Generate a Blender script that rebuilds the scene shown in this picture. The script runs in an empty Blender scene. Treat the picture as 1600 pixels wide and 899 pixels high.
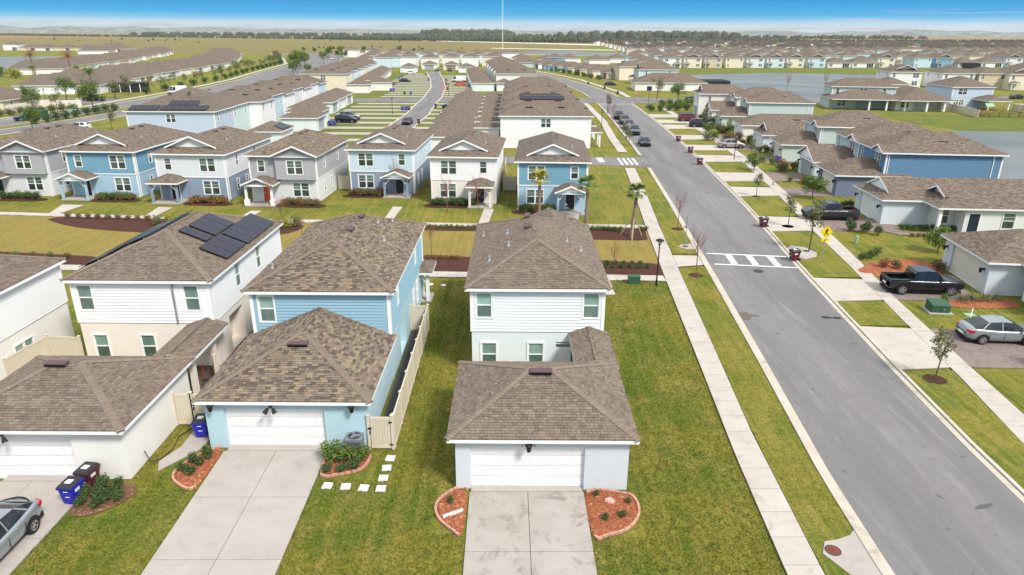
import bpy, math, random
import numpy as np
from mathutils import Vector, Matrix
random.seed(7)
RS = np.random.RandomState(7)
sc = bpy.context.scene
COL = sc.collection
R = math.radians

# ---------------------------------------------------------------- camera
cam_d = bpy.data.cameras.new('camera')
cam = bpy.data.objects.new('camera', cam_d)
COL.objects.link(cam)
cam_d.sensor_width = 36.0
cam_d.lens = 24.0
cam_d.clip_start = 0.5
cam_d.clip_end = 30000
PITCH, YAW, ROLL, HEIGHT = R(20.504), R(0.503), R(0.27), 18.5   # yaw: degrees to the right of +Y
fwd = Vector((math.sin(YAW)*math.cos(PITCH), math.cos(YAW)*math.cos(PITCH), -math.sin(PITCH)))
rt0 = Vector((math.cos(YAW), -math.sin(YAW), 0)); up0 = rt0.cross(fwd)
rt = rt0*math.cos(ROLL) + up0*math.sin(ROLL); up = -rt0*math.sin(ROLL) + up0*math.cos(ROLL)
cam.matrix_world = Matrix(((rt.x, up.x, -fwd.x, 0), (rt.y, up.y, -fwd.y, 0), (rt.z, up.z, -fwd.z, HEIGHT), (0, 0, 0, 1)))
sc.camera = cam

# ---------------------------------------------------------------- exposure, world, sun
sc.view_settings.view_transform = 'Standard'
sc.view_settings.look = 'None'
sc.view_settings.exposure = 1.52
sc.view_settings.gamma = 1
SUN_EL, SUN_AZ = R(48), R(140)       # azimuth clockwise from +Y (behind the camera, to the right)
sun_d = bpy.data.lights.new('sun', 'SUN')
sun_d.energy = 1.5
sun_d.angle = R(12)
sun_d.color = (1.0, 0.94, 0.86)
sun = bpy.data.objects.new('sun', sun_d)
sdir = Vector((math.sin(SUN_AZ)*math.cos(SUN_EL), math.cos(SUN_AZ)*math.cos(SUN_EL), math.sin(SUN_EL)))
sun.rotation_euler = sdir.to_track_quat('Z', 'Y').to_euler()
COL.objects.link(sun)

w = bpy.data.worlds.new('World'); sc.world = w; w.use_nodes = True
nt = w.node_tree; N = nt.nodes; L = nt.links
for n in list(N): N.remove(n)
def nn(t, **k):
    n = N.new(t)
    for a, b in k.items(): setattr(n, a, b)
    return n
out = nn('ShaderNodeOutputWorld'); bg = nn('ShaderNodeBackground'); L.new(bg.outputs[0], out.inputs[0])
sky = nn('ShaderNodeTexSky'); sky.sky_type = 'NISHITA'; sky.sun_disc = False
sky.sun_elevation = SUN_EL; sky.sun_rotation = SUN_AZ; sky.altitude = 20; sky.dust_density = 1.5
skys = nn('ShaderNodeVectorMath', operation='SCALE'); skys.inputs['Scale'].default_value = 1.0
L.new(sky.outputs[0], skys.inputs[0])
tc = nn('ShaderNodeTexCoord'); sep = nn('ShaderNodeSeparateXYZ'); L.new(tc.outputs['Generated'], sep.inputs[0])
ramp = nn('ShaderNodeValToRGB'); L.new(sep.outputs[2], ramp.inputs[0])
cr = ramp.color_ramp
stops = [(0.0, (2.45, 2.9, 3.1)), (0.0105, (2.45, 3.1, 3.5)), (0.0160, (0.75, 2.35, 3.5)), (0.0225, (0.12, 1.75, 3.4)), (0.046, (0.0, 1.28, 2.9)), (0.25, (2.4, 3.1, 3.8)), (0.6, (4.6, 4.8, 5.0)), (1.0, (5.2, 5.2, 5.2))]
while len(cr.elements) < len(stops): cr.elements.new(0.5)
for e, (p, c) in zip(cr.elements, stops): e.position = p; e.color = (c[0]/8, c[1]/8, c[2]/8, 1)
rs = nn('ShaderNodeVectorMath', operation='SCALE'); rs.inputs['Scale'].default_value = 8.0
L.new(ramp.outputs[0], rs.inputs[0])
mix = nn('ShaderNodeMix', data_type='RGBA'); mix.inputs['Factor'].default_value = 0.985
L.new(skys.outputs[0], mix.inputs['A']); L.new(rs.outputs[0], mix.inputs['B'])
# thin pink evening-coloured cloud streaks low over the horizon (right of view) and thin veils all round
mp = nn('ShaderNodeMapping'); mp.inputs['Scale'].default_value = (5, 5, 190); L.new(tc.outputs['Generated'], mp.inputs[0])
nz = nn('ShaderNodeTexNoise'); nz.inputs['Scale'].default_value = 1.0; nz.inputs['Detail'].default_value = 5; L.new(mp.outputs[0], nz.inputs['Vector'])
cmap = nn('ShaderNodeMapRange'); cmap.inputs['From Min'].default_value = 0.50; cmap.inputs['From Max'].default_value = 0.66; L.new(nz.outputs[0], cmap.inputs[0])
hz1 = nn('ShaderNodeMapRange', interpolation_type='SMOOTHSTEP'); hz1.inputs['From Min'].default_value = 0.003; hz1.inputs['From Max'].default_value = 0.010; L.new(sep.outputs[2], hz1.inputs[0])
hz2 = nn('ShaderNodeMapRange', interpolation_type='SMOOTHSTEP'); hz2.inputs['From Min'].default_value = 0.030; hz2.inputs['From Max'].default_value = 0.017; L.new(sep.outputs[2], hz2.inputs[0])
ax = nn('ShaderNodeMapRange', interpolation_type='SMOOTHSTEP'); ax.inputs['From Min'].default_value = 0.36; ax.inputs['From Max'].default_value = 0.52; L.new(sep.outputs[0], ax.inputs[0])
m1 = nn('ShaderNodeMath', operation='MULTIPLY'); L.new(cmap.outputs[0], m1.inputs[0]); L.new(hz1.outputs[0], m1.inputs[1])
m2 = nn('ShaderNodeMath', operation='MULTIPLY'); L.new(m1.outputs[0], m2.inputs[0]); L.new(hz2.outputs[0], m2.inputs[1])
m3 = nn('ShaderNodeMath', operation='MULTIPLY'); L.new(m2.outputs[0], m3.inputs[0]); L.new(ax.outputs[0], m3.inputs[1])
mix2 = nn('ShaderNodeMix', data_type='RGBA'); L.new(m3.outputs[0], mix2.inputs['Factor'])
L.new(mix.outputs['Result'], mix2.inputs['A']); mix2.inputs['B'].default_value = (3.6, 2.6, 3.3, 1)
mp2 = nn('ShaderNodeMapping'); mp2.inputs['Scale'].default_value = (16, 16, 420); L.new(tc.outputs['Generated'], mp2.inputs[0])
nz2 = nn('ShaderNodeTexNoise'); nz2.inputs['Scale'].default_value = 1.0; nz2.inputs['Detail'].default_value = 6; L.new(mp2.outputs[0], nz2.inputs['Vector'])
bm = nn('ShaderNodeMapRange'); bm.inputs['From Min'].default_value = .42; bm.inputs['From Max'].default_value = .66; bm.inputs['To Max'].default_value = .8; L.new(nz2.outputs[0], bm.inputs[0])
bh = nn('ShaderNodeMapRange', interpolation_type='SMOOTHSTEP'); bh.inputs['From Min'].default_value = .014; bh.inputs['From Max'].default_value = .005; L.new(sep.outputs[2], bh.inputs[0])
bmu = nn('ShaderNodeMath', operation='MULTIPLY'); L.new(bm.outputs[0], bmu.inputs[0]); L.new(bh.outputs[0], bmu.inputs[1])
mix3 = nn('ShaderNodeMix', data_type='RGBA'); L.new(bmu.outputs[0], mix3.inputs['Factor']); L.new(mix2.outputs['Result'], mix3.inputs['A']); mix3.inputs['B'].default_value = (1.75, 1.95, 2.15, 1)
L.new(mix3.outputs['Result'], bg.inputs[0]); bg.inputs[1].default_value = 0.085

# ---------------------------------------------------------------- materials
MATS = {}
def mat(name, col=(0.5, 0.5, 0.5), rough=0.8, metal=0.0, noise=None, bump=None, spec=0.3, coat=0.0):
    """noise=(scale, amount) brightness variation; bump=(scale, strength)"""
    if name in MATS: return MATS[name]
    m = bpy.data.materials.new(name); m.use_nodes = True; MATS[name] = m
    t = m.node_tree; b = t.nodes['Principled BSDF']
    b.inputs['Base Color'].default_value = (*col, 1); b.inputs['Roughness'].default_value = rough
    b.inputs['Metallic'].default_value = metal; b.inputs['Specular IOR Level'].default_value = spec
    b.inputs['Coat Weight'].default_value = coat
    if noise or bump:
        g = t.nodes.new('ShaderNodeNewGeometry')
    if noise:
        n = t.nodes.new('ShaderNodeTexNoise'); n.inputs['Scale'].default_value = noise[0]; n.inputs['Detail'].default_value = 4
        t.links.new(g.outputs['Position'], n.inputs['Vector'])
        mr = t.nodes.new('ShaderNodeMapRange'); mr.inputs['From Min'].default_value = .3; mr.inputs['From Max'].default_value = .7
        mr.inputs['To Min'].default_value = 1-noise[1]; mr.inputs['To Max'].default_value = 1+noise[1]
        t.links.new(n.outputs[0], mr.inputs[0])
        v = t.nodes.new('ShaderNodeVectorMath'); v.operation = 'SCALE'; v.inputs[0].default_value = col
        t.links.new(mr.outputs[0], v.inputs['Scale']); t.links.new(v.outputs[0], b.inputs['Base Color'])
    if bump:
        n = t.nodes.new('ShaderNodeTexNoise'); n.inputs['Scale'].default_value = bump[0]; n.inputs['Detail'].default_value = 3
        t.links.new(g.outputs['Position'], n.inputs['Vector'])
        bp = t.nodes.new('ShaderNodeBump'); bp.inputs['Strength'].default_value = bump[1]; bp.inputs['Distance'].default_value = 0.02
        t.links.new(n.outputs[0], bp.inputs['Height']); t.links.new(bp.outputs[0], b.inputs['Normal'])
    return m

class NB:
    """small node builder"""
    def __init__(s, name):
        s.m = bpy.data.materials.new(name); s.m.use_nodes = True; MATS[name] = s.m
        s.t = s.m.node_tree; s.b = s.t.nodes['Principled BSDF']; s.g = s.t.nodes.new('ShaderNodeNewGeometry')
        s.b.inputs['Specular IOR Level'].default_value = 0.25
    def link(s, a, b): s.t.links.new(a, b)
    def noise(s, scale, detail=4, vec=None, sx=None, rough=.5, dist=0):
        n = s.t.nodes.new('ShaderNodeTexNoise'); n.inputs['Scale'].default_value = scale; n.inputs['Detail'].default_value = detail
        n.inputs['Roughness'].default_value = rough; n.inputs['Distortion'].default_value = dist
        v = vec or s.g.outputs['Position']
        if sx:
            mp = s.t.nodes.new('ShaderNodeMapping'); mp.inputs['Scale'].default_value = sx; s.link(v, mp.inputs[0]); v = mp.outputs[0]
        s.link(v, n.inputs['Vector']); return n.outputs[0]
    def rng(s, v, a, b, c=0, d=1, smooth=False):
        n = s.t.nodes.new('ShaderNodeMapRange'); n.interpolation_type = 'SMOOTHSTEP' if smooth else 'LINEAR'
        for k, x in zip(('From Min', 'From Max', 'To Min', 'To Max'), (a, b, c, d)): n.inputs[k].default_value = x
        s.link(v, n.inputs[0]); return n.outputs[0]
    def mixc(s, f, a, b, mode='MIX'):
        n = s.t.nodes.new('ShaderNodeMix'); n.data_type = 'RGBA'; n.blend_type = mode
        if isinstance(f, (int, float)): n.inputs['Factor'].default_value = f
        else: s.link(f, n.inputs['Factor'])
        for x, i in ((a, 'A'), (b, 'B')):
            if isinstance(x, tuple): n.inputs[i].default_value = (*x, 1)
            else: s.link(x, n.inputs[i])
        return n.outputs['Result']
    def math(s, op, a, b):
        n = s.t.nodes.new('ShaderNodeMath'); n.operation = op
        for k, x in enumerate((a, b)):
            if isinstance(x, (int, float)): n.inputs[k].default_value = x
            else: s.link(x, n.inputs[k])
        return n.outputs[0]
    def bump(s, v, strength, dist=0.02):
        n = s.t.nodes.new('ShaderNodeBump'); n.inputs['Strength'].default_value = strength; n.inputs['Distance'].default_value = dist
        s.link(v, n.inputs['Height']); s.link(n.outputs[0], s.b.inputs['Normal'])
    def color(s, v, rough=.85):
        if isinstance(v, tuple): s.b.inputs['Base Color'].default_value = (*v, 1)
        else: s.link(v, s.b.inputs['Base Color'])
        s.b.inputs['Roughness'].default_value = rough
        return s.m

def grass_mat(name, a, b, c, dry, big=0.12, fine=1.0):
    n = NB(name)
    col = n.mixc(n.rng(n.noise(big*1.6, 6, rough=.65), .42, .58, smooth=True), a, b)
    col = n.mixc(n.rng(n.noise(0.55, 5, rough=.7), .52, .72), col, dry)
    col = n.mixc(n.rng(n.noise(3.1, 5, rough=.8), .38, .68, 0, .85), col, c)
    col = n.mixc(n.rng(n.noise(1.0, 4, sx=(2.4, .16, 1), rough=.6), .42, .62, 0, .38), col, dry)
    f = n.noise(15, 4, rough=.75)
    col = n.mixc(n.rng(f, .3, .7, 0, .9*fine), col, n.mixc(1.0, col, (.30, .36, .25), 'MULTIPLY'))
    f3 = n.noise(28, 3, rough=.8)
    col = n.mixc(n.rng(f3, .55, .75, 0, .6*fine), col, dry)
    g2 = n.noise(6.5, 4, rough=.85)
    col = n.mixc(n.rng(g2, .50, .68, 0, .75), col, n.mixc(1.0, col, (.50, .58, .40), 'MULTIPLY'))
    n.bump(n.math('ADD', f, n.noise(7, 3)), .9, .06)
    return n.color(col, .95)
M_lawn = grass_mat('lawn_grass', (.150, .205, .015), (.325, .270, .034), (.085, .140, .011), (.46, .35, .10))
M_lawnR = grass_mat('lawn_grass_bright', (.120, .19, .016), (.21, .225, .024), (.085, .14, .012), (.34, .28, .08))
M_mews = grass_mat('lawn_grass_dormant', (.39, .285, .075), (.33, .25, .065), (.22, .19, .04), (.46, .33, .11), big=.2, fine=.9)
M_field = NB('field_grass')
_c = M_field.mixc(M_field.rng(M_field.noise(.006, 5, sx=(1, 2.2, 1)), .4, .6, smooth=True), (.25, .18, .075), (.17, .14, .055))
_c = M_field.mixc(M_field.rng(M_field.noise(.0018, 4, sx=(.6, 2.5, 1)), .52, .62, smooth=True), _c, (.26, .13, .07))
_c = M_field.mixc(M_field.rng(M_field.noise(.08, 5, rough=.8), .5, .7), _c, (.20, .18, .05))
M_field = M_field.color(_c, .95)

def concrete_mat(name, base, stain, amt=.5, tint=(.46, .40, .34)):
    n = NB(name)
    col = n.mixc(n.rng(n.noise(.7, 5, rough=.6), .35, .65, 0, .7), base, tint)
    col = n.mixc(n.rng(n.noise(1.1, 6, rough=.7, dist=.5), .53, .76, 0, amt), col, stain)
    col = n.mixc(n.rng(n.noise(60, 3), .3, .7, 0, .18), col, (.25, .23, .21))
    oi = n.t.nodes.new('ShaderNodeObjectInfo')
    col = n.mixc(n.rng(oi.outputs['Random'], 0, 1, 0, .22), col, (.34, .31, .28))
    n.bump(n.noise(80, 2), .15, .01)
    return n.color(col, .9)
M_conc = concrete_mat('driveway_concrete', (.42, .385, .36), (.24, .215, .20), .6, (.36, .32, .295))
M_concD = concrete_mat('stained_concrete', (.40, .368, .342), (.10, .09, .08), 1.0, (.32, .285, .255))
M_walk = concrete_mat('sidewalk_concrete', (.51, .475, .435), (.27, .225, .18), .75, (.44, .39, .345))
M_joint = mat('joint_dirt', (.10, .09, .075), .95)
M_curb = concrete_mat('curb_concrete', (.55, .51, .44), (.16, .14, .12), .7, (.46, .40, .32))
_n = NB('asphalt')
_c = _n.mixc(_n.rng(_n.noise(.22, 5, sx=(1.8, .16, 1), rough=.6), .35, .65, smooth=True), (.235, .226, .226), (.165, .160, .160))
_c = _n.mixc(_n.rng(_n.noise(.5, 5, sx=(1, .45, 1)), .5, .7, 0, .5), _c, (.225, .200, .205))
_c = _n.mixc(_n.rng(_n.noise(22, 4, rough=.85), .35, .7, 0, .75), _c, (.13, .124, .128))
_c = _n.mixc(_n.rng(_n.noise(1.7, 5, rough=.75, sx=(1, .6, 1)), .46, .66, 0, .55), _c, (.150, .145, .146))
_c = _n.mixc(_n.rng(_n.noise(.9, 5, rough=.7, sx=(1.4, .12, 1)), .54, .68, 0, .5), _c, (.29, .275, .27))
_c = _n.mixc(_n.rng(_n.noise(1.1, 6, dist=1.2), .68, .73, 0, .6), _c, (.07, .065, .065))
_n.bump(_n.noise(90, 2), .3, .01)
M_asph = _n.color(_c, .92)
_n = NB('pavers')
_bt = _n.t.nodes.new('ShaderNodeTexBrick'); _bt.inputs['Scale'].default_value = 1; _bt.inputs['Brick Width'].default_value = .24; _bt.inputs['Row Height'].default_value = .12
_bt.inputs['Mortar Size'].default_value = .008; _bt.inputs['Color1'].default_value = (.27, .20, .18, 1); _bt.inputs['Color2'].default_value = (.17, .14, .14, 1); _bt.inputs['Mortar'].default_value = (.10, .085, .08, 1)
_n.link(_n.g.outputs['Position'], _bt.inputs['Vector'])
_c = _n.mixc(_n.rng(_n.noise(.9, 4), .4, .65, 0, .6), _bt.outputs[0], (.24, .19, .17))
M_paver = _n.color(_c, .9)

def shingle_mat(name, c1, c2, c3, attr=False, mul=1.0):
    n = NB(name)
    if attr:
        a = n.t.nodes.new('ShaderNodeAttribute'); a.attribute_name = 'tab'
        col = n.mixc(n.rng(n.noise(2.2, 5, rough=.7), .35, .7, 0, .35), a.outputs['Color'], n.mixc(1.0, a.outputs['Color'], (.6, .62, .66), 'MULTIPLY'))
        col = n.mixc(n.rng(n.noise(120, 2), .3, .7, 0, .3), col, n.mixc(1.0, col, (.55, .55, .55), 'MULTIPLY'))
        return n.color(n.mixc(1.0, col, (1.04, 1.0, .92), 'MULTIPLY'), .95)
    uv = n.t.nodes.new('ShaderNodeUVMap')
    bt = n.t.nodes.new('ShaderNodeTexBrick'); bt.inputs['Scale'].default_value = 1; bt.inputs['Brick Width'].default_value = .33; bt.inputs['Row Height'].default_value = .16
    bt.inputs['Mortar Size'].default_value = .012; bt.inputs['Mortar Smooth'].default_value = .5; bt.offset = .37; bt.inputs['Bias'].default_value = 0
    bt.inputs['Color1'].default_value = (*c1, 1); bt.inputs['Color2'].default_value = (*c2, 1); bt.inputs['Mortar'].default_value = (*[x*.36 for x in c3], 1)
    n.link(uv.outputs[0], bt.inputs['Vector'])
    wn = n.noise(3.3, 3, vec=uv.outputs[0], sx=(1, 2.2, 1), rough=.9)
    col = n.mixc(n.rng(wn, .42, .62, 0, .5), bt.outputs[0], c3)
    col = n.mixc(n.rng(n.noise(3.2, 5, vec=uv.outputs[0], sx=(1, 2.2, 1), rough=.95), .46, .60, 0, .9), col, n.mixc(1.0, col, (.42, .42, .44), 'MULTIPLY'))
    col = n.mixc(n.rng(n.noise(2.1, 5, vec=uv.outputs[0], sx=(1, 2.5, 1), rough=.95), .54, .66, 0, .6), col, n.mixc(1.0, col, (1.75, 1.7, 1.6), 'MULTIPLY'))
    col = n.mixc(n.rng(n.noise(.35, 4), .4, .65, 0, .4), col, n.mixc(1.0, col, (.86, .84, .86), 'MULTIPLY'))
    return n.color(n.mixc(1.0, col, (1.04, 1.0, .92), 'MULTIPLY'), .95)
M_sh_plain = shingle_mat('shingles_brown', (.265, .218, .185), (.105, .087, .075), (.175, .144, .123))
M_sh_grey = shingle_mat('shingles_grey_brown', (.245, .210, .185), (.10, .087, .078), (.16, .138, .122))
M_sh_multi = shingle_mat('shingles_weathered', (.31, .25, .19), (.085, .071, .062), (.18, .147, .124))
M_tabs = shingle_mat('shingle_tabs', 0, 0, 0, attr=True)
PAL_PLAIN = [(.205, .168, .143), (.19, .156, .133), (.17, .139, .118), (.225, .186, .160), (.196, .161, .137), (.150, .122, .104)]
PAL_MULTI = [(.205, .167, .140), (.175, .144, .122), (.13, .107, .092), (.27, .22, .160), (.235, .19, .145), (.195, .180, .160), (.105, .087, .076), (.20, .157, .128)]

def lap_mat(name, col):
    n = NB(name)
    c = n.mixc(n.rng(n.noise(.8, 4), .35, .7, 0, .5), col, tuple(x*.93 for x in col))
    return n.color(c, .65)
def paint(name, col): return MATS.get(name) or lap_mat(name, col)
def stucco(name, col):
    if name in MATS: return MATS[name]
    n = NB(name)
    c = n.mixc(n.rng(n.noise(.6, 5), .35, .7, 0, .6), col, tuple(x*.90 for x in col))
    n.bump(n.noise(45, 3), .5, .012)
    return n.color(c, .9)
C_WHITE = (.80, .80, .79); 
M_trim = mat('white_trim', (.82, .82, .82), .55, noise=(1.2, .03))
M_white = paint('siding_white', (.80, .80, .80))
M_palegrey = paint('siding_pale_grey', (.66, .69, .71))
M_paleblue = paint('siding_pale_blue', (.52, .65, .72))
M_midblue = paint('siding_blue', (.17, .34, .46))
M_skyblue = paint('siding_sky_blue', (.27, .45, .55))
M_grey = paint('siding_grey', (.40, .40, .42))
M_green = paint('siding_sage', (.50, .58, .55))
M_cream = paint('siding_cream', (.74, .66, .50))
M_deepblue = paint('siding_deep_blue', (.115, .23, .36))
M_lav = paint('siding_blue_grey', (.50, .58, .70))
M_aqua = paint('siding_aqua', (.56, .68, .70))
S_white = stucco('stucco_white', (.80, .78, .74))
S_cream = stucco('stucco_cream', (.77, .71, .64))
S_palegrey = stucco('stucco_pale_grey', (.60, .65, .69))
S_skyblue = stucco('stucco_sky_blue', (.44, .61, .68))
S_blue = stucco('stucco_blue', (.36, .53, .66))
S_slate = stucco('stucco_slate_blue', (.25, .31, .41))
S_grey = stucco('stucco_light_grey', (.70, .71, .71))
S_tan = stucco('stucco_tan', (.60, .50, .36))
S_sage = stucco('stucco_sage', (.52, .60, .56))
S_navy = stucco('stucco_dark_blue_grey', (.17, .20, .29))
S_palegreen = stucco('stucco_pale_aqua', (.70, .76, .77))
S_gdark = stucco('stucco_mid_grey', (.42, .44, .47))
M_garage = mat('garage_door_white', (.80, .80, .80), .5, noise=(.7, .04))
M_garageC = mat('garage_door_cream', (.72, .68, .58), .5, noise=(.7, .04))
M_garageG = mat('garage_door_grey', (.36, .38, .41), .5)
M_garageT = mat('garage_door_tan', (.30, .25, .19), .5)
M_pane_b = mat('window_blind_pane', (.11, .17, .145), .12, spec=.6, noise=(2, .25))
M_pane_d = mat('window_dark_pane', (.045, .07, .06), .06, spec=.7, noise=(1.4, .5))
M_pane_w = mat('window_pale_blind_pane', (.22, .34, .29), .15, spec=.6, noise=(2, .15))
M_black = mat('black_metal', (.012, .012, .013), .4)
M_vent = mat('roof_vent_maroon', (.10, .055, .065), .5)
for _m in (M_pane_b, M_pane_d, M_pane_w):
    _t = _m.node_tree; _b = _t.nodes['Principled BSDF']; _o = _t.nodes.new('ShaderNodeObjectInfo'); _s = _t.nodes.new('ShaderNodeMapRange'); _s.inputs['To Min'].default_value = .55; _s.inputs['To Max'].default_value = 1.35
    _v = _t.nodes.new('ShaderNodeVectorMath'); _v.operation = 'SCALE'; _t.links.new(_o.outputs['Random'], _s.inputs[0]); _t.links.new(_b.inputs['Base Color'].links[0].from_socket, _v.inputs[0]); _t.links.new(_s.outputs[0], _v.inputs['Scale']); _t.links.new(_v.outputs[0], _b.inputs['Base Color'])
M_lead = mat('lead_flashing', (.36, .40, .42), .5, noise=(20, .3))
M_door_red = mat('door_orange_red', (.62, .08, .02), .5)
M_door_dark = mat('door_navy', (.02, .03, .05), .4)
M_screen = mat('insect_screen', (.022, .022, .026), .7)
M_doorline = mat('door_line_grey', (.30, .29, .28), .9)
M_vinyl = mat('fence_vinyl_beige', (.62, .55, .43), .6, noise=(1.5, .05))
M_solar = NB('solar_cells')
_uvn = M_solar.t.nodes.new('ShaderNodeUVMap')
_bt = M_solar.t.nodes.new('ShaderNodeTexBrick'); _bt.inputs['Scale'].default_value = 1; _bt.offset = 0; _bt.inputs['Brick Width'].default_value = .16; _bt.inputs['Row Height'].default_value = .16
_bt.inputs['Mortar Size'].default_value = .006; _bt.inputs['Color1'].default_value = (.018, .016, .030, 1); _bt.inputs['Color2'].default_value = (.014, .014, .026, 1); _bt.inputs['Mortar'].default_value = (.05, .05, .06, 1)
M_solar.link(_uvn.outputs[0], _bt.inputs['Vector']); M_solar = M_solar.color(_bt.outputs[0], .25)
M_alu = mat('aluminium', (.5, .5, .5), .35, metal=.8)
def mulch_mat(name, a, b, c):
    n = NB(name)
    f = n.noise(12, 5, rough=.9)
    col = n.mixc(n.rng(f, .42, .58), a, b)
    col = n.mixc(n.rng(n.noise(7, 5, rough=.9), .54, .62, 0, .9), col, c)
    n.bump(f, 1, .05)
    return n.color(col, .95)
M_mulch_r = mulch_mat('mulch_red', (.46, .13, .05), (.13, .05, .028), (.66, .36, .20))
M_mulch_b = mulch_mat('mulch_brown', (.085, .032, .022), (.045, .018, .013), (.15, .07, .045))
M_mulch_t = mulch_mat('mulch_chips', (.22, .10, .06), (.11, .055, .035), (.42, .30, .20))
M_gravel = mulch_mat('dark_gravel', (.07, .07, .08), (.12, .12, .13), (.035, .035, .04))
M_stone = mat('pale_stone', (.66, .66, .66), .85, noise=(8, .1))
M_edge = mat('edging_terracotta', (.50, .27, .20), .9, noise=(5, .2))
_n = NB('lake_water')
_n.bump(_n.math('ADD', _n.noise(.55, 5, sx=(1, .6, 1), rough=.7), _n.noise(3, 3)), .35, .12)
M_water = _n.color(_n.mixc(_n.rng(_n.noise(.05, 4), .4, .6), (.10, .115, .10), (.16, .165, .15)), .4); _n.b.inputs['Specular IOR Level'].default_value = .5

def leaf_mat(name, a, b):
    if name in MATS: return MATS[name]
    n = NB(name)
    at = n.t.nodes.new('ShaderNodeAttribute'); at.attribute_name = 'tab'
    col = n.mixc(at.outputs['Fac'], a, b)
    n.b.inputs['Subsurface Weight'].default_value = 0
    return n.color(col, .75)
M_leaf = leaf_mat('leaves_green', (.045, .09, .018), (.17, .24, .05))
M_leafd = leaf_mat('leaves_dark', (.024, .050, .016), (.10, .16, .05))
M_leafo = leaf_mat('leaves_olive', (.065, .08, .030), (.22, .23, .09))
M_leafy = leaf_mat('leaves_yellow', (.14, .17, .02), (.38, .36, .05))
M_leafr = leaf_mat('leaves_copper', (.16, .07, .03), (.42, .20, .08))
M_leafp = leaf_mat('leaves_pink', (.28, .10, .10), (.5, .28, .27))
M_leafb = leaf_mat('leaves_bronze', (.10, .06, .03), (.24, .16, .07))
M_palm = leaf_mat('palm_fronds', (.045, .10, .02), (.20, .25, .06))
M_palmy = leaf_mat('palm_fronds_yellow', (.16, .19, .03), (.45, .38, .09))
M_palmr = leaf_mat('palm_fronds_brown', (.16, .05, .03), (.34, .14, .07))
M_wood = leaf_mat('wood_line', (.03, .045, .03), (.075, .085, .05))
M_bark = mat('bark', (.10, .075, .055), .95, noise=(9, .4))
M_barkp = mat('pale_bark', (.34, .28, .23), .95, noise=(9, .3))
M_twig = mat('red_twigs', (.20, .085, .07), .9)
M_palmtrunk = mat('palm_trunk', (.22, .16, .115), .95, noise=(14, .5), bump=(20, .8))
M_brace = mat('timber_brace', (.45, .36, .26), .9)
M_paintw = NB('road_paint'); M_paintw = M_paintw.color(M_paintw.mixc(M_paintw.rng(M_paintw.noise(6, 5, rough=.8), .5, .75, 0, .4), (.80, .80, .79), (.42, .41, .40)), .7)
M_rust = mat('rusty_iron', (.16, .055, .035), .8, noise=(12, .3))
M_iron = mat('dark_iron', (.045, .045, .048), .7, noise=(12, .4))
M_util = mat('utility_green', (.035, .095, .055), .55)
M_utilp = mat('utility_pale_green', (.25, .42, .28), .6)
M_yellow = mat('sign_yellow', (.86, .62, .0), .4)
M_red = mat('sign_red', (.6, .02, .02), .4)
M_galv = mat('galvanised', (.42, .44, .46), .5, metal=.5)
M_navybin = mat('bin_blue', (.022, .022, .40), .45)
M_maroon = mat('bin_maroon', (.085, .014, .024), .45)
M_binlid = mat('bin_lid', (.030, .030, .036), .4)
M_tyre = mat('tyre', (.018, .018, .018), .85)
M_rim = mat('wheel_rim', (.48, .48, .50), .3, metal=.7)
M_carglass = mat('car_glass', (.012, .014, .018), .05, spec=.8)
M_tail = mat('tail_light', (.45, .01, .02), .2)
M_head = mat('head_light', (.7, .7, .72), .1)
M_cloth = mat('sign_white', (.8, .8, .8), .6)
M_timber = mat('playset_timber', (.35, .16, .06), .8)
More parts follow.
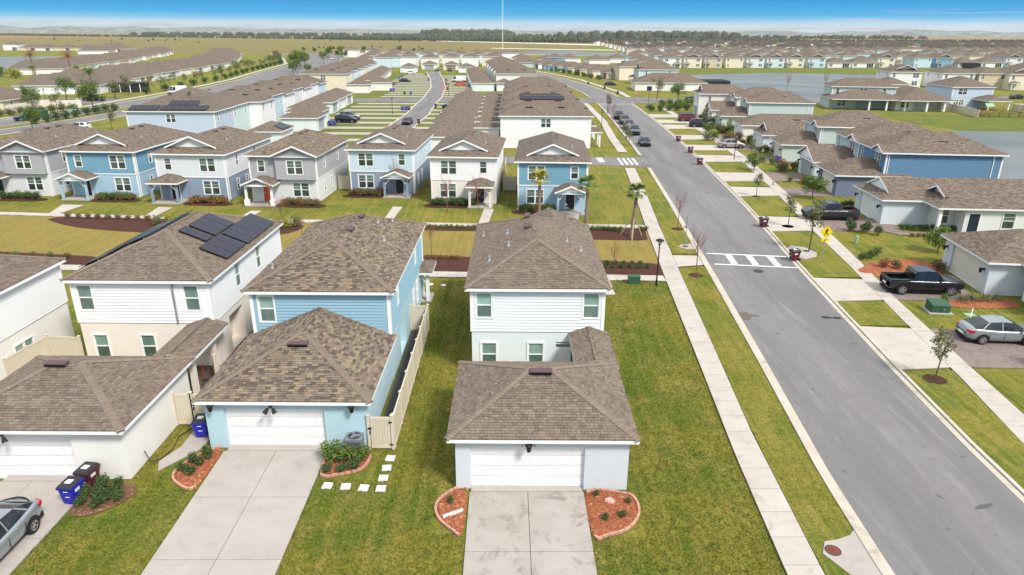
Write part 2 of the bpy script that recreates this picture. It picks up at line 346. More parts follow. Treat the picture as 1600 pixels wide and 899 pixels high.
# ---------------------------------------------------------------- mesh helpers
class MB:
    def __init__(s): s.v = []; s.f = []; s.m = []; s.uv = []; s.c = []; s.mats = []
    def mi(s, m):
        if m not in s.mats: s.mats.append(m)
        return s.mats.index(m)
    def face(s, pts, m, uv=None, c=None):
        b = len(s.v); s.v += [tuple(p) for p in pts]; s.f.append(tuple(range(b, b+len(pts)))); s.m.append(s.mi(m))
        s.uv.append(uv if uv else [(0, 0)]*len(pts)); s.c.append(c if c is not None else (1, 1, 1))
    def hexa(s, p, m, c=None, skip=()):
        """p: 8 points, bottom ring 0-3 (ccw from above), top ring 4-7"""
        for i, q in enumerate(((3, 2, 1, 0), (4, 5, 6, 7), (0, 1, 5, 4), (1, 2, 6, 5), (2, 3, 7, 6), (3, 0, 4, 7))):
            if i not in skip: s.face([p[k] for k in q], m, c=c)
    def box(s, x0, y0, z0, x1, y1, z1, m, c=None, skip=()):
        if x0 > x1: x0, x1 = x1, x0
        if y0 > y1: y0, y1 = y1, y0
        if z0 > z1: z0, z1 = z1, z0
        s.hexa([(x0, y0, z0), (x1, y0, z0), (x1, y1, z0), (x0, y1, z0), (x0, y0, z1), (x1, y0, z1), (x1, y1, z1), (x0, y1, z1)], m, c, skip)
    def obox(s, o, u, v, n, a, b, c, m, col=None):
        """oriented box: origin o, extents a along u, b along v, c along n"""
        o, u, v, n = Vector(o), Vector(u)*a, Vector(v)*b, Vector(n)*c
        s.hexa([o, o+u, o+u+v, o+v, o+n, o+u+n, o+u+v+n, o+v+n], m, col)
    def prism(s, poly, z0, z1, m, top=None, bottom=False):
        n = len(poly)
        s.face([(p[0], p[1], z1) for p in poly], top or m)
        if bottom: s.face([(p[0], p[1], z0) for p in reversed(poly)], m)
        for i in range(n):
            a, b = poly[i], poly[(i+1) % n]
            s.face([(a[0], a[1], z0), (b[0], b[1], z0), (b[0], b[1], z1), (a[0], a[1], z1)], m)
    def tube(s, p0, p1, r0, r1, m, n=8, cap=True, c=None):
        p0, p1 = Vector(p0), Vector(p1); d = (p1-p0)
        if d.length < 1e-6: return
        d.normalize(); a = d.orthogonal().normalized(); b = d.cross(a)
        r = [[p + (a*math.cos(t)+b*math.sin(t))*rr for t in [2*math.pi*i/n for i in range(n)]] for p, rr in ((p0, r0), (p1, r1))]
        for i in range(n):
            j = (i+1) % n; s.face([r[0][i], r[0][j], r[1][j], r[1][i]], m, c=c)
        if cap:
            s.face(list(reversed(r[0])), m, c=c); s.face(r[1], m, c=c)
    def mesh(s, name, smooth=False):
        me = bpy.data.meshes.new(name); me.from_pydata(s.v, [], s.f)
        for m in s.mats: me.materials.append(m)
        if len(s.mats) > 1: me.polygons.foreach_set('material_index', s.m)
        if any(u[0] != u[1] for u in s.uv if len(u) > 1):
            uvl = me.uv_layers.new(name='UVMap'); uvl.data.foreach_set('uv', [x for f in s.uv for u in f for x in u])
        if any(c != (1, 1, 1) for c in s.c):
            ca = me.color_attributes.new('tab', 'FLOAT_COLOR', 'CORNER')
            ca.data.foreach_set('color', [x for f, c in zip(s.f, s.c) for _ in f for x in (*c, 1)])
        if smooth: me.polygons.foreach_set('use_smooth', [True]*len(s.f))
        me.update(); return me
    def build(s, name, parent=None, smooth=False, **k):
        return link(name, s.mesh(name, smooth), parent, **k)
def link(name, me, parent=None, loc=None, rot=None, **k):
    o = bpy.data.objects.new(name, me); COL.objects.link(o)
    if parent: o.parent = parent
    if loc is not None: o.location = loc
    if rot is not None: o.rotation_euler = rot if hasattr(rot, '__len__') else (0, 0, rot)
    for a, b in k.items(): o[a] = b
    return o
def thing(name, label, cat, loc=(0, 0, 0), rz=0, group=None, scale=None):
    o = bpy.data.objects.new(name, None); COL.objects.link(o)
    o.empty_display_size = .3
    o.location = (loc[0], loc[1], loc[2] if len(loc) > 2 else 0); o.rotation_euler = (0, 0, rz)
    if scale: o.scale = (scale,)*3
    o['label'] = label; o['category'] = cat
    if group: o['group'] = group
    return o
def tag(o, label, cat, group=None):
    o['label'] = label; o['category'] = cat
    if group: o['group'] = group
    return o
KIDS = {}
def dup(root, loc, rz, label, group=None, scale=None):
    if root.name not in KIDS: KIDS[root.name] = [(c, list(c.children)) for c in root.children]
    r = root.copy(); COL.objects.link(r); r.location = (loc[0], loc[1], loc[2] if len(loc) > 2 else 0); r.rotation_euler = (0, 0, rz)
    if scale: r.scale = (scale,)*3 if not hasattr(scale, '__len__') else scale
    r['label'] = label
    if group: r['group'] = group
    for ch, gs in KIDS[root.name]:
        c = ch.copy(); COL.objects.link(c); c.parent = r
        for g in gs:
            d = g.copy(); COL.objects.link(d); d.parent = c
    return r
TEMPL = {}
def place(key, maker, loc, rz, label, group=None, scale=None):
    """first call builds the thing, later calls copy it part by part"""
    if key not in TEMPL:
        t = maker(); TEMPL[key] = t
        bpy.context.view_layer.update() if False else None
        KIDS[t.name] = [(c, list(c.children)) for c in t.children]
        t.location = (loc[0], loc[1], loc[2] if len(loc) > 2 else 0); t.rotation_euler = (0, 0, rz)
        if scale: t.scale = (scale,)*3 if not hasattr(scale, '__len__') else scale
        t['label'] = label
        if group: t['group'] = group
        return t
    return dup(TEMPL[key], loc, rz, label, group, scale)
def structure(name, mb, **k):
    o = mb.build(name, **k); o['kind'] = 'structure'; return o
def strip(a, b, z, m, name, thick=0.0, kind=True):
    """band between two polylines of equal length"""
    mb = MB()
    for i in range(len(a)-1):
        mb.face([(*a[i], z), (*b[i], z), (*b[i+1], z), (*a[i+1], z)], m)
        if thick:
            mb.face([(*a[i], z-thick), (*a[i], z), (*a[i+1], z), (*a[i+1], z-thick)], m)
            mb.face([(*b[i+1], z-thick), (*b[i+1], z), (*b[i], z), (*b[i], z-thick)], m)
    o = mb.build(name)
    if kind: o['kind'] = 'structure'
    return o
def interp(pts, y):
    for (x0, y0), (x1, y1) in zip(pts, pts[1:]):
        if y0 <= y <= y1: return x0+(x1-x0)*(y-y0)/(y1-y0)
    return pts[0][0] if y < pts[0][1] else pts[-1][0]
def resample(pts, ys): return [(interp(pts, y), y) for y in ys]
def offset_line(pts, d):
    """polyline moved d to its right"""
    o = []
    for i, p in enumerate(pts):
        a = pts[max(i-1, 0)]; b = pts[min(i+1, len(pts)-1)]
        t = Vector((b[0]-a[0], b[1]-a[1])).normalized(); o.append((p[0]+t.y*d, p[1]-t.x*d))
    return o
def walk_line(pts, step):
    """points every step metres along a polyline with heading"""
    out_, acc = [], 0
    for a, b in zip(pts, pts[1:]):
        a, b = Vector(a), Vector(b); l = (b-a).length; d = (b-a)/l
        while acc <= l:
            out_.append((a+d*acc, math.atan2(d.y, d.x))); acc += step
        acc -= l
    return out_

# ---------------------------------------------------------------- roofs
def sheet_uv(pts, o, u, v): return [((Vector(p)-o).dot(u), (Vector(p)-o).dot(v)) for p in pts]
def roof_polys(x0, x1, y0, y1, z, pitch=.417, axis='y', ends=('hip', 'hip'), dutch=None):
    """list of slopes (pts ccw from above, first edge = eave). ends: at low, high end of axis; 'gable' | 'hip'"""
    if axis == 'x':
        P, _g = roof_polys(y0, y1, -x1, -x0, z, pitch, 'y', (ends[1], ends[0]))
        return [[(-p[1], p[0], p[2]) for p in q] for q in P], None
    W = x1-x0; h = W/2*pitch; cx = (x0+x1)/2
    a = y0 + (W/2 if ends[0] == 'hip' else 0); b = y1 - (W/2 if ends[1] == 'hip' else 0)
    if a > b: a = b = (a+b)/2
    zr = z+h
    S = []
    gab = None
    if dutch:
        gw, gy = dutch                       # half width of gable, set back of its rake from the eave
        s = W/2-gw; zs = z+s*pitch
        S.append([(x0, y1, z), (x0, y0, z), (x0+s, y0+s, zs), (x0+s, y0+gy, zs), (cx, y0+gy, zr), (cx, b, zr)])
        S.append([(x1, y0, z), (x1, y1, z), (cx, b, zr), (cx, y0+gy, zr), (x1-s, y0+gy, zs), (x1-s, y0+s, zs)])
        S.append([(x0, y0, z), (x1, y0, z), (x1-s, y0+s, zs), (x0+s, y0+s, zs)])
        gab = (cx, gw, y0, y0+s, gy, zs, zr)
    else:
        S.append([(x0, y1, z), (x0, y0, z), (cx, a, zr), (cx, b, zr)])
        S.append([(x1, y0, z), (x1, y1, z), (cx, b, zr), (cx, a, zr)])
        if ends[0] == 'hip': S.append([(x0, y0, z), (x1, y0, z), (cx, a, zr)])
    if ends[1] == 'hip': S.append([(x1, y1, z), (x0, y1, z), (cx, b, zr)])
    return [[p for i, p in enumerate(q) if (Vector(p)-Vector(q[i-1])).length > 1e-4] for q in S], gab

def slope_frame(q):
    o = Vector(q[0]); u = (Vector(q[1])-o).normalized()
    n = None
    for p in q[2:]:
        c = u.cross(Vector(p)-o)
        if c.length > 1e-3: n = c.normalized(); break
    if n.z < 0: n = -n
    v = n.cross(u)
    return o, u, v, n
TABV = {}
def tab_mesh(pal_id, pal, k):
    if (pal_id, k) not in TABV:
        rr = random.Random(k*7+pal_id); w = (.14, .19, .25, .31)[k % 4]; mb = MB()
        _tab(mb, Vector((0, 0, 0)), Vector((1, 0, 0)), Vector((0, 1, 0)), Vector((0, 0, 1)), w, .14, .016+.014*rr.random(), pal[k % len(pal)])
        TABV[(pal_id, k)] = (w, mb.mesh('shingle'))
    return TABV[(pal_id, k)]
def _tab(mb, p, u, v, n, w, d, h, c):
    g = .006
    a = p+u*g; b = p+u*(w-g); e = v*(d+.012)
    A, B, Cc, D = a+n*h, b+n*h, b+e+n*.004, a+e+n*.004
    mb.face([A, B, Cc, D], M_tabs, c=c)
    dk = tuple(x*.45 for x in c)  # shadow between shingle courses painted into the tab edge colour
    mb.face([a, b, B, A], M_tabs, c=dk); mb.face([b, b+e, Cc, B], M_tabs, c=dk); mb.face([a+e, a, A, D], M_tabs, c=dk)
def clip_row(q2, v):
    xs = []
    for i in range(len(q2)):
        (u0, v0), (u1, v1) = q2[i-1], q2[i]
        if (v0 <= v < v1) or (v1 <= v < v0): xs.append(u0+(u1-u0)*(v-v0)/(v1-v0))
    xs.sort(); return [(xs[i], xs[i+1]) for i in range(0, len(xs)-1, 2)]
def lay_shingles(polys, roof, pal_id, n_single=0, order=None, expo=.14):
    pal = PAL_MULTI if pal_id else PAL_PLAIN
    mb = MB(); left = n_single; rr = random.Random(int(abs(polys[0][0][0])*10)+pal_id)
    for q in ([polys[i] for i in order] if order else polys):
        o, u, v, n = slope_frame(q)
        q2 = [((Vector(p)-o).dot(u), (Vector(p)-o).dot(v)) for p in q]
        vmax = max(b for a, b in q2); k = 0
        while k*expo < vmax-.03:
            vv = k*expo
            for (a, b) in clip_row(q2, min(vv+.02, vmax-.01)):
                x = a
                first = True
                while x < b-.04:
                    kk = rr.randrange(len(pal)*4) if rr.random() > .12 else (k//3) % (len(pal)*4)
                    wd, me = tab_mesh(pal_id, pal, kk)
                    if first: wd2 = wd*(.4+.6*rr.random()); first = False
                    else: wd2 = wd
                    wd2 = min(wd2, b-x)
                    p = o+u*x+v*vv+n*.006
                    if left > 0 and abs(wd2-wd) < 1e-4:
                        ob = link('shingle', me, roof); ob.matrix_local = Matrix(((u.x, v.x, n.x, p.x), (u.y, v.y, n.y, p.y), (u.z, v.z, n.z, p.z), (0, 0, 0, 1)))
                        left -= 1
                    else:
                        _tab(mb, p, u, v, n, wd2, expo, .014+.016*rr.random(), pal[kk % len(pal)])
                    x += wd2
            k += 1
    o = mb.build('shingles', roof); o['kind'] = 'stuff'
    return o
def ridge_caps(edges, roof, pal_id, name='ridge_caps'):
    pal = PAL_MULTI if pal_id else PAL_PLAIN
    mb = MB(); rr = random.Random(5)
    for a, b in edges:
        a, b = Vector(a), Vector(b); d = (b-a); l = d.length
        if l < .3: continue
        d /= l; side = d.cross(Vector((0, 0, 1))).normalized(); n = side.cross(d)
        k = 0
        while k*.16 < l-.1:
            p = a+d*k*.16; c = tuple(v*1.04 for v in pal[(0, 3, 0)[rr.randrange(3)] if not pal_id else 0])
            dr = Vector((0, 0, -.035)); h = n*(.035+.004*rr.random()); e = d*.18
            mb.face([p-side*.17+dr+h, p+h*1.3, p+e+h, p+e-side*.17+dr+h*.6], M_tabs, c=c)
            mb.face([p+h*1.3, p+side*.17+dr+h, p+e+side*.17+dr+h*.6, p+e+h], M_tabs, c=c)
            mb.face([p-side*.17+dr, p+side*.17+dr, p+side*.17+dr+h, p+h*1.3, p-side*.17+dr+h], M_tabs, c=tuple(x*.6 for x in c))
            k += 1
    o = mb.build(name, roof); o['kind'] = 'stuff'; return o

def make_roof(root, x0, x1, y0, y1, z, pitch=.417, axis='y', ends=('hip', 'hip'), dutch=None, rm=None, lod=1, pal=0, n_single=0, order=None,
              fascia=True, gable_m=None, name='roof', batten=True, skip_fascia=(), close=True):
    rm = rm or M_sh_plain
    polys, gab = roof_polys(x0, x1, y0, y1, z, pitch, axis, ends, dutch)
    mb = MB()
    for q in polys:
        o, u, v, n = slope_frame(q)
        mb.face(q, rm, uv=sheet_uv(q, o, u, v))
        qb = [(p[0], p[1], p[2]-.035) for p in q]
        mb.face([qb[0], qb[1], q[1], q[0]], rm, uv=[(0, 0), (1, 0), (1, .05), (0, .05)])
    # gable ends closed by a triangle
    t = gable_m or M_trim
    W = (x1-x0) if axis == 'y' else (y1-y0)
    roof = mb.build(name, root)
    if lod == 0:
        lay_shingles(polys, roof, pal, n_single, order)
        ed = []
        for q in polys:
            for i in range(len(q)):
                a, b = q[i-1], q[i]
                if i != 1 and not (abs(a[2]-z) < .01 and abs(b[2]-z) < .01) and not dutch: ed.append((min(a, b, key=lambda p: p[2]), max(a, b, key=lambda p: p[2])))
        uniq = []
        for a, b in ed:
            if not any(((Vector(a)-Vector(c)).length < .02 and (Vector(b)-Vector(d)).length < .02) or ((Vector(a)-Vector(d)).length < .02 and (Vector(b)-Vector(c)).length < .02) for c, d in uniq): uniq.append((a, b))
        ridge_caps(uniq, roof, pal)
    if fascia:
        f = MB(); t_ = .03; d = .20
        sides = {'S': (x0, y0, x1, y0+t_), 'N': (x0, y1-t_, x1, y1), 'W': (x0, y0+t_+.002, x0+t_, y1-t_-.002), 'E': (x1-t_, y0+t_+.002, x1, y1-t_-.002)}
        for k, (a, b, c, e) in sides.items():
            if k in skip_fascia: continue
            f.box(a, b, z-d, c, e, z-.036, M_trim)
        f.face([(x0, y0, z-d+.02), (x0, y1, z-d+.02), (x1, y1, z-d+.02), (x1, y0, z-d+.02)], M_trim)
        f.build('fascia', root)
    if dutch:
        cx, gw, ye, yw, gy, zs, zr = gab
        g = MB(); iw = gw-.35; zi = zs+.02; zt = zi+iw*pitch
        g.face([(cx-iw, yw-.03, zi-.05), (cx+iw, yw-.03, zi-.05), (cx, yw-.03, zt)], gable_m or M_trim)
        if batten:
            x = cx-iw+.35
            while x < cx+iw-.3:
                g.box(x-.02, yw-.055, zi-.05, x+.02, yw-.032, zi+(iw-abs(x-cx))*pitch-.03, gable_m or M_trim); x += .4
        g.build('gable', root)
        rk = MB(); rake(rk, (cx-gw, ye+gy, zs), (cx, ye+gy, zr), (cx+gw, ye+gy, zs), M_trim); rk.build('rake_board', root)
    for e, (en, yy) in enumerate(zip(ends, (y0, y1) if axis == 'y' else (x0, x1))):
        if close and en == 'gable' and not (dutch and e == 0):
            g = MB(); s = 1 if e else -1
            if axis == 'y':
                yw = yy-s*.3; cx = (x0+x1)/2
                tri = [(x0+.35, yw, z-.05), (x1-.35, yw, z-.05), (cx, yw, z+(x1-x0)/2*pitch-.05)]
                rake(g, (x0, yy, z), (cx, yy, z+W/2*pitch), (x1, yy, z), M_trim)
            else:
                xw = yy-s*.3; cy = (y0+y1)/2
                tri = [(xw, y0+.35, z-.05), (xw, y1-.35, z-.05), (xw, cy, z+W/2*pitch-.05)]
                rake(g, (yy, y0, z), (yy, cy, z+W/2*pitch), (yy, y1, z), M_trim)
            g.face(tri if (s < 0) == (axis == 'y') else tri[::-1], gable_m or M_trim)
            g.build('gable', root)
    return roof
def rake(mb, a, b, c, m, d=.18, t=.03):
    a, b, c = Vector(a), Vector(b), Vector(c); dn = Vector((0, 0, -d)); al = (c-a).normalized(); n = al.cross(Vector((0, 0, 1)))
    for p, q in ((a, b), (b, c)):
        for off in (0, t):
            pts = [p+n*off, q+n*off, q+dn+n*off, p+dn+n*off]
            mb.face(pts if off else pts[::-1], m)
        mb.face([p+dn, q+dn, q+dn+n*t, p+dn+n*t], m); mb.face([p, p+n*t, q+n*t, q], m)

# ---------------------------------------------------------------- walls
def wall_frame(side, x0, x1, y0, y1):
    return {'S': ((x0, y0), (1, 0), (0, -1), x1-x0), 'E': ((x1, y0), (0, 1), (1, 0), y1-y0),
            'N': ((x1, y1), (-1, 0), (0, 1), x1-x0), 'W': ((x0, y1), (0, -1), (-1, 0), y1-y0)}[side]
def wall_side(mb, fr, z0, z1, ops, m, depth=.09, m_in=None):
    (ox, oy), (ux, uy), (nx, ny), ln = fr
    P = lambda u, z, d=0: (ox+ux*u-nx*d, oy+uy*u-ny*d, z)
    ops = [(max(0, a), max(b, z0), min(ln, c), min(d, z1), dp) for a, b, c, d, dp in ops if b < z1 and d > z0]
    us = sorted({0, ln, *[o[0] for o in ops], *[o[2] for o in ops]}); zs = sorted({z0, z1, *[o[1] for o in ops], *[o[3] for o in ops]})
    for a, b in zip(us, us[1:]):
        for c, d in zip(zs, zs[1:]):
            if any(o[0] <= (a+b)/2 <= o[2] and o[1] <= (c+d)/2 <= o[3] for o in ops): continue
            mb.face([P(a, c), P(b, c), P(b, d), P(a, d)], m)
    for a, c, b, d, dp in ops:
        r = m_in or m
        mb.face([P(a, c), P(a, c, dp), P(a, d, dp), P(a, d)], r); mb.face([P(b, c, dp), P(b, c), P(b, d), P(b, d, dp)], r)
        mb.face([P(a, d, dp), P(b, d, dp), P(b, d), P(a, d)], r); mb.face([P(a, c), P(b, c), P(b, c, dp), P(a, c, dp)], r)
        mb.face([P(a, c, dp), P(b, c, dp), P(b, d, dp), P(a, d, dp)], r)
def lap_rows(fr, z0, z1, ops, expo=.18):
    """pieces (u0,u1,z) of lap siding between openings"""
    (ox, oy), (ux, uy), (nx, ny), ln = fr
    z = z0; out_ = []
    while z < z1-.04:
        h = min(expo, z1-z)
        cuts = sorted([(o[0]-.10, o[2]+.10) for o in ops if o[1]-.08 < z+h*.5 < o[3]+.08])
        a = .005
        for c0, c1 in cuts:
            if c0 > a+.05: out_.append((a, c0, z, h))
            a = max(a, c1)
        if a < ln-.05: out_.append((a, ln-.005, z, h))
        z += expo
    return out_
def add_lap(mb, fr, a, b, z, h, m, t=.042):
    (ox, oy), (ux, uy), (nx, ny), ln = fr
    P = lambda u, z_, d: (ox+ux*u+nx*d, oy+uy*u+ny*d, z_)
    mb.face([P(a, z, t), P(b, z, t), P(b, z+h, .006), P(a, z+h, .006)], m)
    mb.face([P(b, z, 0), P(b, z, t), P(a, z, t), P(a, z, 0)], m)
    mb.face([P(a, z, 0), P(a, z, t), P(a, z+h, .006), P(a, z+h, 0)], m); mb.face([P(b, z, t), P(b, z, 0), P(b, z+h, 0), P(b, z+h, .006)], m)

WINM = {}
def win_meshes(w, h, style, lod):
    k = (round(w, 2), round(h, 2), style, lod)
    if k in WINM: return WINM[k]
    # local: x along wall, z up, y = outward is -y
    mb = MB(); T = M_trim; n = {'dh': 1, 'twin': 2, 'slider': 2, 'tri': 3}[style]; cw = w/n
    tr = .09 if lod < 2 else .10
    for a, c, b, d in ((-tr, -tr, w+tr, 0), (-tr, h, w+tr, h+tr), (-tr, 0, 0, h), (w, 0, w+tr, h)): mb.box(a, -.045, c, b, .0, d, T)
    for i in range(1, n): mb.box(i*cw-.05, -.03, 0, i*cw+.05, .05, h, T)
    for i in range(n):
        a = i*cw+(.05 if i else 0); b = (i+1)*cw-(.05 if i < n-1 else 0)
        if style != 'slider': mb.box(a, .0, h/2-.03, b, .05, h/2+.03, T)
        if lod < 2:
            mb.box(a, .02, 0, a+.04, .05, h, T); mb.box(b-.04, .02, 0, b, .05, h, T)
        if lod == 1:
            mb.box(a+.001, .0, h*.74, b-.001, .04, h*.75, T)
    panes = []
    if lod < 2:
        for i in range(n):
            a = i*cw+(.09 if i else .04); b = (i+1)*cw-(.09 if i < n-1 else .04)
            if style == 'slider': rects = [(a, .02, b, h-.02, M_pane_d)]
            else: rects = [(a, .02, b, h/2-.03, M_pane_d if lod else M_pane_b), (a, h/2+.03, b, h-.02, M_pane_b if lod else M_pane_w)]
            for r in rects:
                p = MB(); p.box(r[0], .035, r[1], r[2], .045, r[3], r[4]); panes.append(p.mesh('pane'))
    else:
        for i in range(n):
            a = i*cw; b = (i+1)*cw
            mb.box(a+.02, .03, .02, b-.02, .05, h/2-.03, M_pane_d); mb.box(a+.02, .03, h/2+.03, b-.02, .05, h-.02, M_pane_d)
    WINM[k] = (mb.mesh('window'), panes); return WINM[k]
def add_window(root, fr, u, z, w, h, style='dh', lod=1):
    (ox, oy), (ux, uy), (nx, ny), ln = fr
    me, panes = win_meshes(w, h, style, lod)
    rz = math.atan2(uy, ux)
    o = link('window', me, root, (ox+ux*u+nx*.003, oy+uy*u+ny*.003, z), rz)
    for p in panes: link('pane', p, o)
    return o
GD = {}
def garage_door(root, fr, u, w, h, m, lod=1, dp=.25):
    (ox, oy), (ux, uy), (nx, ny), ln = fr
    rz = math.atan2(uy, ux); k = (round(w, 2), round(h, 2), m.name, lod)
    if k not in GD:
        mb = MB(); mb.box(0, 0, .0, w, .05, h, m)
        rows, cols = 4, 8 if w > 3 else 4
        pw, ph = w/cols, h/rows
        pm = MB(); pm.hexa([(.0, 0, 0), (pw-.12, 0, 0), (pw-.12, .001, 0), (0, .001, 0), (0, -.001, 0), (1, 1, 1), (1, 1, 1), (0, 0, 1)], m) if False else None
        pm.face([(.03, -.007, .03), (pw-.15, -.007, .03), (pw-.15, -.007, ph-.15), (.03, -.007, ph-.15)], m)
        o4 = [(0, 0, 0), (pw-.12, 0, 0), (pw-.12, 0, ph-.12), (0, 0, ph-.12)]; i4 = [(.03, -.007, .03), (pw-.15, -.007, .03), (pw-.15, -.007, ph-.15), (.03, -.007, ph-.15)]
        for i in range(4): pm.face([o4[i], o4[(i+1) % 4], i4[(i+1) % 4], i4[i]], m)
        if lod:
            for r in range(rows):
                for c in range(cols):
                    for q, f in zip(pm.f, pm.f): mb.face([(pm.v[x][0]+c*pw+.06, pm.v[x][1]-.002, pm.v[x][2]+r*ph+.06) for x in f], m)
            GD[k] = (mb.mesh('garage_door'), None, [])
        else:
            for r in range(1, rows): mb.box(0, -.004, r*ph-.006, w, -.001, r*ph+.006, M_doorline)  # thin grey strips mark the door's section joints
            GD[k] = (mb.mesh('garage_door'), pm.mesh('door_panel'), [(c*pw+.06, -.002, r*ph+.06) for r in range(rows) for c in range(cols)])
    me, pm, spots = GD[k]
    o = link('garage_door', me, root, (ox+ux*u-nx*(dp-.07), oy+uy*u-ny*(dp-.07), 0.02), rz)
    for s in spots: link('door_panel', pm, o, s)
    return o
def block(root, x0, x1, y0, y1, z0, z1, m, ops={}, lap=0, lod=1, corners=False, sides='SENW', names=('wall', 'siding_board')):
    """ops: side -> list of ('dh'|'twin'|'slider', u, z, w, h) or ('garage', u, w, h, mat) or ('door', u, w, h, mat) or ('hole', u, z, w, h, depth, mat)"""
    mb = MB(); made = []
    for s in sides:
        fr = wall_frame(s, x0, x1, y0, y1); o5 = []
        for q in ops.get(s, []):
            if q[0] in ('dh', 'twin', 'slider', 'tri'): o5.append((q[1], q[2], q[1]+q[3], q[2]+q[4], .08))
            elif q[0] == 'garage': o5.append((q[1], z0, q[1]+q[2], q[3], .25))
            elif q[0] == 'door': o5.append((q[1], z0, q[1]+q[2], q[3], .10))
            elif q[0] == 'hole': o5.append((q[1], q[2], q[1]+q[3], q[2]+q[4], q[5]))
        if lod < 2: wall_side(mb, fr, z0, z1, o5, m)
        else: wall_side(mb, fr, z0, z1, [o for o in o5 if o[4] > .2], m)
        made.append((s, fr, o5))
    W = mb.build(names[0], root)
    for s, fr, o5 in made:
        (ox, oy), (ux, uy), (nx, ny), ln = fr; rz = math.atan2(uy, ux)
        for q in ops.get(s, []):
            if q[0] in ('dh', 'twin', 'slider', 'tri'): add_window(root, fr, *q[1:5], style=q[0], lod=lod)
            elif q[0] == 'garage': garage_door(root, fr, q[1], q[2], q[3]-.03, q[4], lod)
            elif q[0] == 'door':
                d = MB(); d.box(0, -.03, 0, q[2], .01, q[3]-.02, q[4])
                if lod < 2:
                    for zz in (.25, 1.15):
                        for xx in (.12, q[2]/2+.05): d.box(xx, -.045, zz, xx+q[2]/2-.17, -.031, zz+.75, q[4])
                    hd = MB(); hd.box(q[2]-.14, -.09, 1.0, q[2]-.08, -.03, 1.12, M_black)
                do = link('door', d.mesh('door'), root, (ox+ux*q[1]-nx*.06, oy+uy*q[1]-ny*.06, z0+.02), rz)
                if lod < 2: link('handle', hd.mesh('handle'), do)
                if lod < 2:
                    t = MB()
                    for a, c, b, e in ((-.1, 0, 0, q[3]), (q[2], 0, q[2]+.1, q[3]), (-.1, q[3], q[2]+.1, q[3]+.1)): t.box(a, -.03, c, b, -.001, e, M_trim)
                    link('door_trim', t.mesh('door_trim'), root, (ox+ux*q[1], oy+uy*q[1], z0), rz)
        if lap and (lap is True or s in lap):
            if lod == 0 and s in 'SE':
                for r in lap_rows(fr, z0+.01, z1-.18, o5):
                    b_ = MB(); add_lap(b_, fr, *r, m); b_.build(names[1], W)
            elif lod < 2:
                b_ = MB()
                for r in lap_rows(fr, z0+.01, z1-.18, o5): add_lap(b_, fr, *r, m)
                b_.build('siding', W)['kind'] = 'stuff'
    if corners:
        t = .055; wd = .13
        for (cx, cy, sx, sy) in ((x0, y0, 1, 1), (x1, y0, -1, 1), (x0, y1, 1, -1), (x1, y1, -1, -1)):
            c = MB(); c.box(cx-sx*t, cy-sy*t, z0, cx+sx*wd, cy-sy*.001, z1-.02, M_trim); c.box(cx-sx*t, cy, z0, cx-sx*.001, cy+sy*wd, z1-.02, M_trim)
            c.build('corner_trim', root)
    return W
def band(root, x0, x1, y0, y1, z, h=.16, t=.04, m=None):
    mb = MB(); m = m or M_trim
    mb.box(x0-t, y0-t, z, x1+t, y0-.002, z+h, m); mb.box(x0-t, y1+.002, z, x1+t, y1+t, z+h, m)
    mb.box(x0-t, y0, z, x0-.002, y1, z+h, m); mb.box(x1+.002, y0, z, x1+t, y1, z+h, m)
    return mb.build('band_trim', root)
def roof_vent(root, x, y, z, nrm, w=.9, d=.35):
    """low maroon box vent lying on a slope, nrm = direction the slope falls"""
    nx, ny = nrm; mb = MB(); u = Vector((-ny, nx, 0)); v = Vector((nx, ny, -.417)).normalized(); n = u.cross(v)
    if n.z < 0: n = -n
    c = Vector((x, y, z)); o = c-u*w/2-v*d/2
    mb.hexa([o, o+u*w, o+u*w+v*d, o+v*d, o+n*.06, o+u*w+n*.06, o+u*w+v*d+n*.17, o+v*d+n*.17], M_vent)
    b = c-u*(w/2-.04)+v*(d/2+.002); mb.obox(b, u, v, n, w-.08, .02, .13, M_black)
    return mb.build('roof_vent', root)
def pipe_vent(root, x, y, z):
    mb = MB(); mb.tube((x, y, z-.1), (x, y, z+.10), .16, .07, M_lead); mb.tube((x, y, z+.10), (x, y, z+.32), .05, .05, M_lead)
    return mb.build('pipe_vent', root)
def wall_lamp(root, x, y, z, kind=0):
    mb = MB(); z -= .10; y -= .02
    if kind == 0:
        mb.box(x-.08, y-.2, z-.02, x+.08, y, z+.12, M_black); mb.tube((x, y-.26, z+.08), (x, y-.26, z+.14), .17, .06, M_black)
        mb.tube((x, y-.26, z-.22), (x, y-.26, z+.08), .08, .14, M_black, 6); mb.tube((x, y-.26, z-.28), (x, y-.26, z-.22), .05, .09, M_cloth, 6)
    else:
        mb.box(x-.07, y-.28, z+.05, x+.07, y, z+.15, M_black)
        for s in (-1, 1):
            mb.tube((x, y-.28, z+.1), (x+s*.13, y-.34, z), .035, .035, M_black); mb.tube((x+s*.12, y-.34, z+.04), (x+s*.24, y-.44, z-.16), .06, .12, M_black, 10); mb.tube((x+s*.241, y-.441, z-.162), (x+s*.243, y-.443, z-.165), .10, .10, M_cloth)
    return mb.build('wall_lamp', root)
